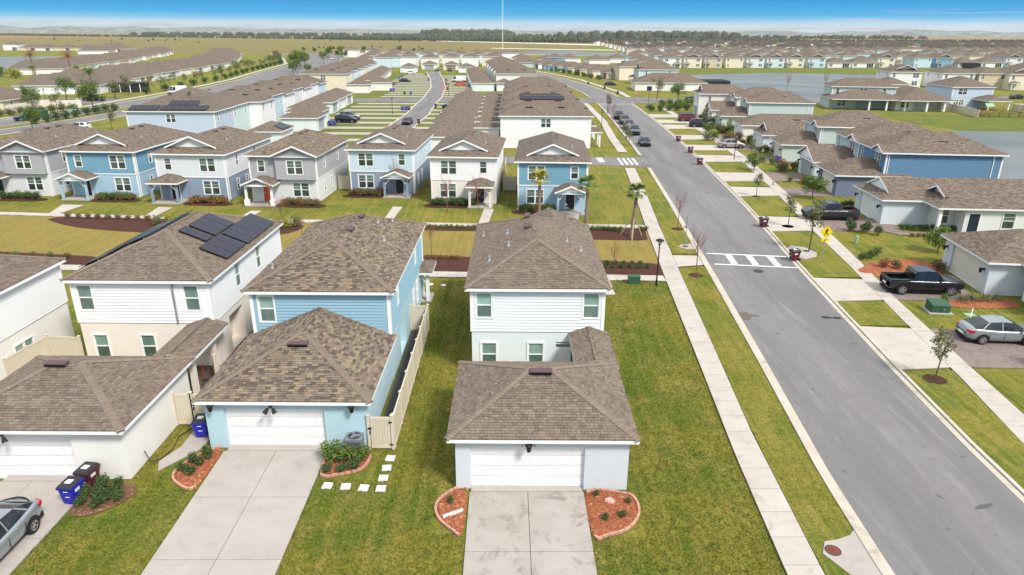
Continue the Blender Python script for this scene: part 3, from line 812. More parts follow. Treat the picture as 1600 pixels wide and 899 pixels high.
def porch(root, x0, x1, y0, y1, zt=2.55, kind='gable', pm=None, gm=None, braces=True, base=False, lod=1, rm=None, slab=True):
    """covered porch in front (y0 < y1 = house wall)"""
    pm = pm or M_trim
    b = MB(); b.box(x0+.1, y0+.1, zt-.28, x1-.1, y0+.32, zt-.02, pm); b.box(x0+.1, y0+.33, zt-.28, x0+.30, y1-.01, zt-.02, pm); b.box(x1-.30, y0+.33, zt-.28, x1-.1, y1-.01, zt-.02, pm)
    b.build('porch_beam', root)
    for x in (x0+.25, x1-.25):
        p = MB(); p.box(x-.12, y0+.11, .12, x+.12, y0+.33, zt-.281, pm)
        if base: p.box(x-.24, y0+.0, .12, x+.24, y0+.46, .75, M_trim); p.box(x-.17, y0+.06, .751, x+.17, y0+.40, .82, M_trim)
        p.build('post', root)
        if braces and lod < 2:
            s = 1 if x < (x0+x1)/2 else -1
            q = MB(); q.hexa([(x+s*.12, y0+.16, zt-.95), (x+s*.12, y0+.28, zt-.95), (x+s*.12, y0+.28, zt-.80), (x+s*.12, y0+.16, zt-.80), (x+s*.62, y0+.16, zt-.40), (x+s*.62, y0+.28, zt-.40), (x+s*.62, y0+.28, zt-.29), (x+s*.62, y0+.16, zt-.29)], M_trim)
            q.build('brace', root)
    make_roof(root, x0-.15, x1+.15, y0-.2, y1+(1.2 if kind == 'gable' else .9), zt, axis='y', ends=('gable' if kind == 'gable' else 'hip', 'gable' if False else 'hip'), rm=rm, name='porch_roof', gable_m=gm, lod=1, skip_fascia=('N',) + (('S',) if kind == 'gable' else ()))
    if slab:
        s = MB(); s.box(x0, y0, .0, x1, y1+.02, .12, M_conc); s.build('porch_floor', root)
def downspout(root, x, y, z1, m=None):
    mb = MB(); mb.box(x-.04, y-.04, .1, x+.04, y+.04, z1, m or M_trim); return mb.build('downspout', root)
def solar_array(root, o, u, v, n, cols, rows, label=None, pw=1.0, ph=1.65):
    """array of panels lying on a slope, each panel a part"""
    o, u, v, n = Vector(o), Vector(u).normalized(), Vector(v).normalized(), Vector(n).normalized()
    for i in range(cols):
        for j in range(rows):
            mb = MB(); p = o+u*(i*(pw+.02))+v*(j*(ph+.02))+n*.12
            mb.obox(p, u, v, n, pw, ph, .04, M_black)
            q = [p+n*.042+u*.02+v*.02, p+n*.042+u*(pw-.02)+v*.02, p+n*.042+u*(pw-.02)+v*(ph-.02), p+n*.042+u*.02+v*(ph-.02)]
            mb.face(q, M_solar, uv=[(0, 0), (pw, 0), (pw, ph), (0, ph)])
            mb.build('solar_panel', root)
    r = MB()
    for j in range(rows):
        for k in (.3, 1.3): r.obox(o+v*(j*(ph+.02)+k)+n*.03-u*.05, u, v, n, cols*(pw+.02)+.1, .04, .06, M_alu)
    r.build('mounting_rail', root)

def text_mesh(name, body, size, m, parent, loc, extrude=0):
    c = bpy.data.curves.new(name, 'FONT'); c.body = body; c.size = size; c.align_x = 'CENTER'; c.align_y = 'CENTER'; c.extrude = extrude; c.materials.append(m)
    tmp = bpy.data.objects.new('tmp', c); me = bpy.data.meshes.new_from_object(tmp); bpy.data.objects.remove(tmp); bpy.data.curves.remove(c)
    if not me.materials: me.materials.append(m)
    return link(name, me, parent, loc, (R(90), 0, 0))
# ================================================================ THE SETTING
def sheet(name, pts, z, m, **k):
    mb = MB(); mb.face([(x, y, z) for x, y in pts], m); return structure(name, mb, **k)
g = MB()
ring = [(9000*math.cos(2*math.pi*i/48), 9000*math.sin(2*math.pi*i/48), -.15) for i in range(48)]
g.face(ring, M_field); structure('ground', g)
# low misty rises on the horizon
def hills(name, pts, m):
    mb = MB()
    for (a, b) in zip(pts, pts[1:]):
        (x0, y0, h0), (x1, y1, h1) = a, b
        d = 300
        mb.face([(x0, y0, -1), (x1, y1, -1), (x1*1.05, y1*1.05, h1), (x0*1.05, y0*1.05, h0)], m)
        mb.face([(x0*1.05, y0*1.05, h0), (x1*1.05, y1*1.05, h1), (x1*1.13, y1*1.13, -1), (x0*1.13, y0*1.13, -1)], m)
    return structure(name, mb)
M_hill = mat('distant_scrub', (.16, .18, .17), .95, noise=(.02, .5))
hp = []
for i in range(90):
    a = R(-58+i*1.3); az = math.degrees(a)
    base = 40 if az < -18 else (34 if az < -2 else (30 if az < 25 else 38))
    h = base*(.75+.5*RS.rand()) ; r = 5700+200*math.sin(i*.7)
    hp.append((r*math.sin(a), r*math.cos(a), h))
hills('hills', hp, M_hill)

sheet('lawn', [(-480, -40), (300, -40), (430, 200), (640, 600), (1050, 1250), (640, 1330), (150, 1250), (110, 1000), (60, 640), (-20, 560), (-60, 700), (-130, 700), (-135, 600), (-160, 560), (-230, 640), (-300, 640), (-380, 740), (-620, 740), (-700, 400)], -.03, M_lawn)
sheet('meadow', [(-700, 640), (-230, 660), (-120, 720), (-50, 720), (60, 760), (160, 1260), (60, 1400), (-260, 1800), (-900, 1900), (-2200, 1700)], -.06, grass_mat('meadow_grass', (.27, .21, .07), (.21, .17, .06), (.13, .13, .04), (.32, .24, .10), big=.01, fine=.5))

# ---- main road
ROADL = [(13.4, -5), (14.0, 12), (14.2, 19.6), (14.5, 25.4), (15.6, 36.4), (17.1, 52.5), (17.6, 58.5), (19.3, 77.4), (21.1, 99.8), (22.5, 122.5), (24.1, 155), (25.3, 182), (25.8, 203), (25.2, 232), (21.5, 270), (15, 310), (7, 350), (-5, 400), (-14, 440)]
ROADR = [(20.6, -5), (21.3, 12), (21.6, 19.6), (22.0, 28), (22.7, 36.4), (24.3, 52.5), (25.0, 58.5), (27.3, 77.4), (29.7, 103.8), (31.4, 125), (33.2, 155), (34.2, 182), (34.6, 203), (34.0, 232), (30.0, 270), (23.2, 310), (15, 350), (4, 400), (-4, 440)]
ys = list(range(-4, 60, 2)) + list(range(60, 440, 5))
RL = resample(ROADL, ys); RR_ = resample(ROADR, ys)
strip(RL, RR_, .01, M_asph, 'road')
def kerb_line(pts, side, name='kerb', n=0):
    """gutter pan and raised back"""
    s = side
    a = offset_line(pts, 0); b = offset_line(pts, s*.32); c = offset_line(pts, s*.34); d = offset_line(pts, s*.52)
    strip(a, b, .03, M_curb, 'gutter', .03)
    o = strip(c, d, .11, M_curb, name, .11)
    return o
def sub(pts, y0, y1): return [(interp(pts, y0), y0)] + [p for p in pts if y0 < p[1] < y1] + [(interp(pts, y1), y1)]
for a, b in ((-4, 99.5), (110, 198), (213, 438)): kerb_line(sub(RL, a, b), -1)
for a, b in ((-4, 196), (217, 438)): kerb_line(sub(RR_, a, b), 1)
# junctions and side streets
sheet('side_street', [(21.3, 100.2), (22.0, 108.8), (13.5, 108.4), (-46, 112), (-46, 106.5), (13.5, 101.6), (17, 100.6)], .006, M_asph)
sheet('side_street', [(34.3, 196.5), (60, 199), (110, 201), (150, 215), (210, 225), (210, 232), (148, 223), (108, 209), (60, 209), (34.6, 216.5)], .006, M_asph)
sheet('side_street', [(25.6, 197.5), (-62, 199), (-62, 208), (25.4, 213)], .006, M_asph)
# crosswalks
def paint_rects(name, rects, m=M_paintw, z=.018):
    mb = MB()
    for q in rects: mb.face([(x, y, z) for x, y in q], m)
    return structure(name, mb)
paint_rects('crosswalk_marking', [[(17.9, 58.15), (24.75, 57.25), (24.8, 57.45), (17.95, 58.35)], [(17.75, 55.15), (24.55, 54.2), (24.6, 54.4), (17.8, 55.35)],
    [(19.25, 55.35), (19.8, 55.27), (20.0, 57.78), (19.45, 57.85)], [(21.0, 55.1), (21.55, 55.02), (21.75, 57.57), (21.2, 57.65)], [(22.8, 54.85), (23.35, 54.77), (23.55, 57.32), (23.0, 57.4)]])
paint_rects('crosswalk_marking', [[(17.2+.75*i, 102.0+.02*i), (17.55+.75*i, 102.0+.02*i), (17.7+.75*i, 107.6), (17.35+.75*i, 107.6)] for i in range(4)])
paint_rects('crosswalk_marking', [[(26, y), (34, y), (34, y+.25), (26, y+.25)] for y in (192.2, 195.2)])
paint_rects('stop_line', [[(14.1, 104.0), (15.0, 104.0), (15.0, 107.8), (14.1, 107.8)]])
M_tar = mat('fresh_tar', (.028, .027, .028), .7)
def blob(name, x, y, rx, ry, z, m, n=18, j=.12, parent=None, kind='structure', rot=0):
    mb = MB(); P_ = []
    for i in range(n):
        a = 2*math.pi*i/n; r = 1+j*(RS.rand()-.5)*2; px, py = rx*r*math.cos(a), ry*r*math.sin(a)
        P_.append((x+px*math.cos(rot)-py*math.sin(rot), y+px*math.sin(rot)+py*math.cos(rot), z))
    mb.face(P_, m); o = mb.build(name, parent)
    if kind: o['kind'] = kind
    return o
blob('tar_patch', 22.25, 43.6, .38, .22, .016, M_tar); blob('tar_patch', 22.95, 43.5, .33, .2, .016, M_tar)
blob('road_stain', 20.0, 23.4, .5, .12, .014, mat('oil_stain', (.10, .095, .095), .9), rot=.3)
blob('road_stain', 16.6, 44.0, .9, .7, .014, mat('dirt_stain', (.13, .11, .095), .95), j=.35)
def crack(pts, w=.02):
    mb = MB()
    for a, b in zip(pts, pts[1:]):
        d = (Vector(b)-Vector(a)).normalized(); s = Vector((-d.y, d.x))*w; mb.face([(a[0]-s.x, a[1]-s.y, .017), (b[0]-s.x, b[1]-s.y, .017), (b[0]+s.x, b[1]+s.y, .017), (a[0]+s.x, a[1]+s.y, .017)], M_tar)
    structure('road_crack', mb)
for x0, y0, n_, dx, dy in ((22.1, 34.5, 5, -.12, .14),):
    p_ = [(x0, y0)]
    for k_ in range(n_): p_.append((p_[-1][0]+dx*RS.rand()*2+(RS.rand()-.5)*.12, p_[-1][1]+dy*(.4+RS.rand())))
    crack(p_, .012)
def manhole(x, y, r, label, m, z=.02):
    mb = MB(); mb.tube((x, y, 0), (x, y, z), r, r, M_iron, 24); mb.tube((x, y, z), (x, y, z+.006), r*.86, r*.86, m, 24)
    for k in range(-3, 4): mb.box(x-r*.6, y+k*r*.18-.012, z+.006, x+r*.6, y+k*r*.18+.012, z+.012, m)
    tag(mb.build('manhole_cover'), label, 'manhole cover')
manhole(20.9, 53.4, .42, 'dark round manhole cover in the road just below the crosswalk', M_iron)

# ---- sidewalks, built slab by slab
SWL = [(9.9, 8), (10.25, 19.6), (10.7, 26.9), (11.55, 36.8), (12.75, 51.4), (14.1, 66.4), (16.35, 89.2), (17.3, 100)]
SWR = [(11.25, 8), (11.6, 19.6), (12.1, 28.8), (13.05, 39.1), (14.15, 51.4), (15.5, 66.4), (17.85, 89.3), (18.75, 100)]
RWL = [(23.5, 12), (24.9, 28), (26.1, 34.8), (27.5, 44.4), (29.2, 55), (30.7, 66), (32.4, 76.9), (34.0, 87.5), (36.6, 108), (38.4, 133), (39.8, 160), (40.3, 190)]
RWR = [(25.2, 12), (26.5, 28), (27.6, 36.9), (29.0, 47.1), (30.6, 55.9), (32.2, 66.5), (33.8, 76.9), (35.5, 89), (38.1, 108), (40.0, 133), (41.3, 160), (41.8, 190)]
def slab_walk(name, Lp, Rp, y0, y1, step, z=.07, m=M_walk, single_to=None):
    bed = strip(resample(Lp, [y0, (y0+y1)/2, y1]) if False else resample(Lp, list(np.linspace(y0, y1, 30))), resample(Rp, list(np.linspace(y0, y1, 30))), z-.03, M_joint, name, .03)
    y = y0
    while y < y1-.1:
        ye = min(y+step, y1); gp = .014
        a = [(interp(Lp, y+gp), y+gp), (interp(Rp, y+gp), y+gp), (interp(Rp, ye-gp), ye-gp), (interp(Lp, ye-gp), ye-gp)]
        mb = MB(); mb.prism(a, z-.029, z+.004*(RS.rand()-.5), m); mb.build('slab', bed); y = ye
    return bed
slab_walk('sidewalk', SWL, SWR, 8, 99, 1.5)
slab_walk('sidewalk', RWL, RWR, 14, 130, 1.6)
strip(resample(RWL, [130.02, 150, 170, 190]), resample(RWR, [130.02, 150, 170, 190]), .07, M_walk, 'sidewalk', .07)
W2 = [(20.3, 113), (21.0, 130), (22.6, 155), (23.0, 182), (23.0, 196)]
strip(offset_line(W2, -1.9), offset_line(W2, -.4), .06, M_walk, 'sidewalk', .06)
W3 = [(36.6, 216), (36.8, 235), (32.8, 270), (30, 297), (24, 325), (20, 343), (8, 385)]
strip(W3, offset_line(W3, 1.6), .06, M_walk, 'sidewalk', .06)
# verges between kerb and sidewalk
def verge(a, b, z=.05, m=M_lawn): return strip(a, b, z, m, 'verge', .06)
yv = [-4, 8, 14, 19, 22.0]
L52 = offset_line(RL, -.53)
def L_(y): return (interp(L52, y), y)
ysv = [8, 12, 16, 19, 22.1, 26, 30, 34, 38, 42, 46, 50, 54.2]
verge([(interp(SWR, y)+.04, y) for y in ysv], [L_(y) for y in ysv])
ysv = [58.0, 62, 66, 70, 74, 78, 82, 86, 90, 94, 98.5]
verge([(interp(SWR, y)+.04, y) for y in ysv], [L_(y) for y in ysv])
sheet('ramp', [(interp(SWR, 54.4)+.03, 54.4), (interp(L52, 54.9), 54.9), (interp(L52, 57.4), 57.4), (interp(SWR, 57.6)+.03, 57.6)], .055, M_walk)
# drain aprons
def drain(pts, x, y, r, label, m):
    mb = MB(); mb.prism(pts, 0, .075, M_conc); structure('drain_apron', mb)
    manhole(x, y, r, label, m, z=.085)
drain([(12.0, 20.6), (12.35, 21.25), (12.9, 21.35), (13.5, 21.6), (13.9, 22.0), (13.72, 19.3), (13.3, 18.4), (12.5, 19.6)], 12.45, 20.75, .30, 'rusty round manhole cover in the concrete apron at the bottom by the kerb', M_rust)
drain([(15.8, 60.0), (16.2, 60.7), (17.0, 60.9), (17.5, 61.6), (17.55, 59.4), (16.3, 59.4)], 16.5, 60.2, .27, 'dark manhole cover in a small apron beyond the crosswalk, left kerb', M_iron)
drain([(25.7, 59.6), (26.4, 60.6), (27.5, 59.9), (27.9, 58.4), (27.4, 57.2), (26.0, 56.4), (25.4, 57.2)], 27.1, 58.8, .27, 'dark manhole cover in the concrete apron behind the maroon bin', M_iron)

# ---- right side: aprons and paver driveways
sheet('front_lawn', [(26.3, 12), (80, 12), (80, 60), (66, 100), (62, 200), (42.4, 194), (41.4, 160), (40.05, 133), (38.15, 108), (35.55, 89), (32.3, 66.5), (30.7, 55.9), (29.1, 47.1), (27.7, 36.9)], -.01, M_lawn)
DRV = [(36.0, 41.6, 9.6), (46.9, 51.3, 6.0), (65.8, 71.0, 7.4), (81.4, 86.0, 7.6), (90.2, 95.8, 6.2), (104.8, 110.3, 6.2), (115.6, 121, 6.4), (128.0, 133.4, 6.2), (143, 149.0, 6), (152.5, 158, 6), (163, 169, 5)]
edges = [13.0]
R52 = offset_line(RR_, .53)
for (a, b, ln) in DRV:
    bx = [(interp(R52, a-.25)-.1, a-.25), (interp(R52, b+.45)-.1, b+.45)]
    sh = .15
    mb = MB(); mid = (a+b)/2
    pts = [(interp(R52, a-.3)-.02, a-.3), (interp(RWL, a)-.02, a), (interp(RWL, b)-.02, b), (interp(R52, b+.4)-.02, b+.4)]
    mb.prism(pts, 0, .062, M_walk); structure('driveway_apron', mb)
    mb = MB(); x0 = interp(RWR, a)+.03; x1 = interp(RWR, b)+.03
    mb.prism([(x0, a), (x0+ln, a-.35), (x1+ln, b-.35), (x1, b)], 0, .055, M_paver); structure('paver_driveway', mb)
    ys_ = np.linspace(edges[-1], a-.4, 6)
    verge([(interp(R52, y), y) for y in ys_], [(interp(RWL, y)-.03, y) for y in ys_])
    edges.append(b+.5)
ys_ = np.linspace(edges[-1], 192, 6); verge([(interp(R52, y), y) for y in ys_], [(interp(RWL, y)-.03, y) for y in ys_])
sheet('path', [(38.6, 65.4), (44, 64.9), (44, 63.8), (38.6, 64.2), (37.6, 65.6), (37.8, 66.6)], .05, M_paver)

# ---- the mews: dormant grass, two cross walks, mulch beds
WS = [(-70, 55.8), (-46, 54.0), (-24, 52.6), (-6.3, 51.9), (0, 51.6), (11.6, 51.0), (12.72, 50.95)]
WN = [(-70, 72.6), (-53.8, 71.3), (-46.6, 70.6), (-25, 68.8), (-9.9, 67.6), (-3.3, 67.0), (9.7, 66.9), (14.1, 66.6)]
sheet('mews_lawn', [(-70, 57.0)] + [(x, y+1.3) for x, y in WS[1:-1]] + [(13.0, 52.5), (14.15, 66.4)] + WN[::-1][1:], -.012, M_mews)
def cross_walk(name, pts, w, step=1.6):
    mb = MB(); base = strip(pts, [(x, y+w) for x, y in pts], .03, M_joint, name, .04)
    q = [(pts[0][0], pts[0][1])]
    xs = np.arange(max(pts[0][0], -60), pts[-1][0]-.2, step); f = lambda x: np.interp(x, [p[0] for p in pts], [p[1] for p in pts])
    for x in xs:
        x2 = min(x+step, pts[-1][0]); m_ = MB(); m_.prism([(x+.012, f(x)), (x2-.012, f(x2)), (x2-.012, f(x2)+w), (x+.012, f(x)+w)], .0, .06, M_walk); m_.build('slab', base)
cross_walk('path', [(x, y-.05) for x, y in WS], 1.25)
cross_walk('path', WN, 1.05)
def bed(name, pts, m, edge=None, h=.07, parent=None, smooth=True):
    """mounded planting bed"""
    n = len(pts)
    if smooth:
        q = []
        for i in range(n):
            p0, p1, p2, p3 = [Vector(pts[(i+k-1) % n]) for k in range(4)]
            for t in (0, .33, .66):
                q.append(tuple(.5*((2*p1)+(-p0+p2)*t+(2*p0-5*p1+4*p2-p3)*t*t+(-p0+3*p1-3*p2+p3)*t**3)))
        pts = q; n = len(pts)
    cx = sum(p[0] for p in pts)/n; cy = sum(p[1] for p in pts)/n
    mb = MB()
    rings = [[(cx+(x-cx)*k, cy+(y-cy)*k, z + (RS.rand()-.5)*.03*(k < 1)) for x, y in pts] for k, z in ((1, .02), (.85, h), (.5, h*1.2), (.15, h*1.3))]
    for a, b in zip(rings, rings[1:]):
        for i in range(n): mb.face([a[i], a[(i+1) % n], b[(i+1) % n], b[i]], m)
    mb.face(rings[-1], m)
    o = structure(name, mb)
    if edge:
        e = MB()
        for i in range(n):
            a, b = Vector(pts[i]), Vector(pts[(i+1) % n]); l = (b-a).length
            if l < .05: continue
            d = (b-a)/l; s = Vector((d.y, -d.x)); k = 0
            if edge is not True and not edge((a+b)/2): continue
            while k < l-.02:
                w_ = min(.22, l-k); p = a+d*k
                e.prism([p, p+d*(w_-.015), p+d*(w_-.015)+s*.10, p+s*.10][::1] if True else 0, 0, .10+.015*RS.rand(), M_edge); k += .23
        e.build('edging', o)
    return o
bed('mulch_bed', [(-9.2, 53.4), (-3.2, 53.0), (-2.2, 54.8), (-3.0, 57.0), (-9.6, 57.4)], M_mulch_b)
bed('mulch_bed', [(6.4, 52.7), (12.9, 52.4), (13.0, 55.0), (11.2, 55.6), (7.2, 56.0)], M_mulch_b)
bed('mulch_bed', [(7.5, 66.6), (13.9, 66.4), (13.5, 62.6), (12.6, 62.3), (8.0, 62.6)], M_mulch_b, smooth=False)
bed('mulch_bed', [(-9.6, 67.3), (-1.4, 66.8), (-1.6, 65.4), (-9.4, 65.9)], M_mulch_b)
bed('mulch_bed', [(-47.4, 70.4), (-44.5, 67.2), (-38.5, 65.2), (-30, 64.0), (-22.5, 63.8), (-20.5, 66.5), (-22.5, 68.3), (-32, 69.4)], M_mulch_b)
bed('mulch_bed', [(-60, 56.6), (-36, 54.8), (-34, 56.5), (-46, 58.5), (-60, 60)], M_mulch_b)
# ---- lakes
def lake(pts, z=-.02):
    mb = MB(); mb.face([(x, y, z) for x, y in pts], M_water); structure('lake', mb)
lake([(79, 330), (100, 344), (133, 358), (186, 342), (181, 300), (142, 284), (118, 262), (112, 228), (95, 203), (80, 215), (78, 270)], .0)
lake([(62, 92), (66, 136), (93, 141.5), (105, 140.6), (150, 137), (190, 100), (130, 60), (80, 62)], .002)
lake([(-372, 528), (-334, 543), (-300, 480), (-262, 383), (-219, 311), (-262, 300), (-440, 400)], .0)
lake([(0, 700), (45, 640), (105, 610), (150, 660), (90, 720), (60, 790)], .0)
strip([(-240, 1686), (43, 1289), (190, 1035)], [(-230, 1730), (60, 1335), (225, 1060)], .0, mat('sand_track', (.75, .72, .66), .9), 'track')
strip([(-20, 880), (60, 830), (160, 790)], [(-18, 900), (62, 852), (165, 812)], .0, MATS['sand_track'], 'track')
sheet('lake_bank', [(93, 176), (140, 162), (220, 165), (220, 120), (170, 137), (105, 141.2), (93.5, 142.2), (90, 158)], .006, M_lawnR)
sheet('lake_bank', [(66, 344), (100, 345), (133, 359), (187, 343), (300, 380), (340, 470), (70, 420)], .004, M_lawnR)
sheet('lake_bank', [(60, 60), (64, 92), (67, 136), (56, 140), (56, 60)], .004, M_lawnR)
# ---- boulevard on the left
BN = [(-145, 90), (-122, 130), (-111, 150), (-107, 168), (-105, 195), (-104.5, 240), (-108, 290), (-118, 345), (-128, 434), (-150, 543), (-205, 640)]
BS = [(-112, 90), (-98, 120), (-90, 150), (-86, 175), (-85, 200), (-86, 240), (-90, 290), (-95, 345), (-105, 434), (-124, 560), (-150, 665)]
strip(BN, BS, .01, M_asph, 'boulevard')
strip(offset_line(BN, -.4), BN, .08, M_curb, 'kerb', .08); strip(BS, offset_line(BS, .4), .08, M_curb, 'kerb', .08)
med = [(-110, 118), (-101, 140), (-97.5, 158), (-96, 176), (-95.6, 184)]
strip(offset_line(med, -1.9), offset_line(med, 1.9), .10, M_curb, 'kerb', .1); strip(offset_line(med, -1.6), offset_line(med, 1.6), .115, M_lawn, 'median')
BW = [(-135, 120), (-116, 148), (-110.5, 168), (-110, 190), (-109.5, 240), (-113, 290), (-122, 345), (-134, 434), (-170, 543), (-205, 625)]
strip(BW, offset_line(BW, -1.8) if False else offset_line(BW, 1.8), .05, M_walk, 'sidewalk', .05)
sheet('parking_court', [(-135, 193), (-108, 189), (-107, 205), (-120, 206), (-135, 203)], .02, M_asph)
sheet('road', [(-130, 575), (-153, 660), (-60, 690), (100, 620), (98, 606), (-60, 672)], .0, M_walk)
# ---- alley behind the left rows
ALL = [(-24.6, 112), (-24.4, 150), (-23.9, 167), (-24.5, 195), (-24.7, 212), (-26.6, 252), (-31, 292), (-37.5, 340), (-40, 352)]
ALR = [(-19.6, 112), (-19.4, 150), (-18.8, 167), (-19.8, 195), (-19.7, 212), (-21.9, 252), (-26.1, 292), (-32.5, 345), (-34, 356)]
sheet('alley_lawn', [(-50, 114), (-10, 113), (-10, 197), (-47, 198)], -.008, M_lawnR); sheet('alley_lawn', [(-46, 210), (-10, 211), (-20, 344), (-55, 345)], -.008, M_lawnR)
strip(ALL, ALR, .014, M_asph, 'alley')
strip(offset_line(ALL, -.4), ALL, .06, M_curb, 'kerb', .06); strip(ALR, offset_line(ALR, .4), .06, M_curb, 'kerb', .06)
for k, y in enumerate(list(np.arange(116, 194, 8.4)) + list(np.arange(213, 338, 7.6))):
    gx = -37.6 if y < 150 else (-41.0 if y < 200 else (-38.4 if y < 240 else (-41.5 if y < 280 else -46)))
    xa = interp(ALL, y)-.4
    mb = MB(); mb.prism([(gx+.2, y), (xa, y), (xa, y+3.0), (gx+.2, y+3.0)], 0, .05, M_conc); structure('driveway', mb)
    gx2 = -10.5 if y < 200 else -12
    xb = interp(ALR, y)+.4
    if y < 322:
        mb = MB(); mb.prism([(xb, y), (gx2, y), (gx2, y+3.0), (xb, y+3.0)], 0, .05, M_conc); structure('driveway', mb)
# ---- near driveways, slab by slab
def slab_drive(x0, x1, rows, m, xm=None, tilt=0):
    mb = MB(); mb.prism([(x0+.02, rows[-1]), (x1-.02, rows[-1]), (x1-.02+tilt, rows[0]), (x0+.02+tilt, rows[0])], -.02, .02, M_joint)
    base = structure('driveway', mb); xm = xm or (x0+x1)/2
    for a, b in zip(rows, rows[1:]):
        for p, q in ((x0, xm-.012), (xm+.012, x1)):
            s = MB(); s.prism([(p, b+.012), (q, b+.012), (q, a-.012), (p, a-.012)], -.01, .045+.006*RS.rand(), m); s.build('slab', base)
    return base
slab_drive(-1.56, 3.32, [24.35, 20.75, 16.9, 13.0], M_concD, .93)
slab_drive(-13.22, -8.38, [27.4, 24.0, 20.35, 16.7, 13], M_conc)
slab_drive(-23.4, -17.98, [25.1, 21.5, 17.9, 14.3], M_conc)
for (x0, x1, y0, y1) in ((-1.50, 3.28, 24.37, 24.80), (-13.1, -8.45, 27.42, 27.95), (-22, -18.8, 25.12, 25.6)):
    mb = MB(); mb.box(x0, y0, -.02, x1, y1, .055, M_conc); structure('garage_threshold', mb)
mb = MB(); mb.prism([(-15.6, 25.9), (-14.4, 27.6), (-14.2, 29.4), (-15.4, 29.4), (-15.4, 27.8), (-15.9, 26.6)], -.01, .04, M_conc); structure('path', mb)
# ---- planting beds near the houses
bed('mulch_bed', [(-1.72, 24.5), (-2.25, 24.45), (-2.85, 23.6), (-2.7, 22.7), (-2.1, 22.0), (-1.70, 21.85)], M_mulch_r, edge=lambda c: c.x < -1.75)
bed('mulch_bed', [(3.42, 24.35), (5.0, 24.3), (5.5, 23.9), (5.5, 22.9), (4.9, 22.0), (4.0, 21.6), (3.42, 21.6)], M_mulch_r, edge=lambda c: c.x > 3.6 or c.y < 21.8)
bed('mulch_bed', [(-13.35, 27.5), (-13.9, 27.4), (-14.5, 26.6), (-14.75, 25.7), (-14.3, 25.0), (-13.4, 24.75)], M_mulch_r, edge=lambda c: c.x < -13.5)
bed('mulch_bed', [(-8.2, 27.55), (-6.5, 27.5), (-6.25, 26.7), (-6.5, 25.95), (-7.2, 25.6), (-8.25, 25.5)], M_mulch_r, edge=lambda c: c.y < 26.9)
bed('mulch_bed', [(-17.85, 24.9), (-16.5, 25.0), (-15.8, 24.4), (-16.3, 23.4), (-17.1, 22.85), (-17.9, 23.1)], M_mulch_t)
bed('mulch_bed', [(28.8, 53.6), (33, 56.4), (36.6, 56.0), (35.6, 52.6), (30.2, 52.1)], M_mulch_r)
bed('mulch_bed', [(31.8, 46.4), (36.8, 47.4), (37.2, 45.6), (33.4, 45.3)], M_mulch_r)
bed('mulch_bed', [(31.0, 34.6), (40, 34.8), (40, 31.5), (32, 32.0)], M_mulch_t)
gr = MB(); gr.box(-6.25, 28.2, -.01, -5.35, 41.2, .03, M_gravel); structure('gravel_strip', gr)
gr = MB(); gr.box(-6.3, 35.5, -.012, -6.22, 41, .02, M_lawn); structure('lawn_strip', gr)
STONES = [(-5.35, 26.85, 'topmost, nearest the gate'), (-5.4, 26.1, 'second from top of column'), (-5.42, 25.35, 'third from top of column'), (-5.4, 24.6, 'at the corner'),
          (-6.15, 24.65, 'second from right, bottom row'), (-6.95, 24.75, 'third from right, bottom row'), (-7.75, 24.8, 'nearest the driveway')]
for x, y, t in STONES:
    mb = MB(); a = RS.rand()*.3-.15; c_, s_ = math.cos(a), math.sin(a)
    mb.prism([(x+px*c_-py*s_, y+px*s_+py*c_) for px, py in ((-.21, -.2), (.21, -.2), (.2, .2), (-.2, .21))], -.01, .045, M_stone)
    tag(mb.build('stepping_stone'), 'square stepping stone by the sky blue house, '+t, 'stepping stone', 'stepping stones by the sky blue house')
# ---- walks to the front doors across the mews
for pts in ([(-12.9, 68.0), (-12.0, 67.9), (-11.7, 75.2), (-12.8, 75.3)], [(-2.9, 68.0), (-1.9, 67.9), (-1.4, 74.4), (-2.5, 74.5)], [(6.3, 67.9), (7.4, 67.9), (7.9, 72.6), (6.8, 72.6)],
            [(-49.2, 71.9), (-48.1, 71.8), (-47.6, 75.7), (-50.2, 75.9)], [(-38.4, 71), (-37.3, 70.9), (-37.2, 74.6), (-38.9, 74.9)], [(-28.3, 70.1), (-27.2, 70), (-26.8, 73.2), (-28, 73.3)]):
    mb = MB(); mb.prism(pts, 0, .05, M_walk); structure('path', mb)
mb = MB(); mb.box(7, 47.9, 0, 8.2, 51.4, .05, M_walk); structure('path', mb)
# ---- near grass relief: tufts, one object nobody could count
def tufts(name, n, region, m, ok, h=.05, wd=.035, seed=1):
    rs = np.random.RandomState(seed); x0, x1, y0, y1 = region
    y = y0+(y1-y0)*rs.rand(n)**1.5; x = x0+(x1-x0)*rs.rand(n); k = ok(x, y); x, y = x[k], y[k]; n = len(x)
    a = rs.rand(n)*6.283; l = rs.rand(n)*6.283; hh = h*(.5+rs.rand(n)); ww = wd*(.6+rs.rand(n)*.8)
    P0 = np.stack([x-np.cos(a)*ww, y-np.sin(a)*ww, np.full(n, .0)], 1); P1 = np.stack([x+np.cos(a)*ww, y+np.sin(a)*ww, np.full(n, .0)], 1)
    P2 = np.stack([x+np.cos(l)*h*.9, y+np.sin(l)*h*.9, hh], 1)
    V = np.stack([P0, P1, P2], 1).reshape(-1, 3)
    me = bpy.data.meshes.new(name); me.vertices.add(3*n); me.vertices.foreach_set('co', V.ravel()); me.loops.add(3*n); me.loops.foreach_set('vertex_index', np.arange(3*n, dtype=np.int32))
    me.polygons.add(n); me.polygons.foreach_set('loop_start', np.arange(0, 3*n, 3, dtype=np.int32)); me.materials.append(m); me.update(calc_edges=True)
    o = link(name, me); o['kind'] = 'stuff'; return o
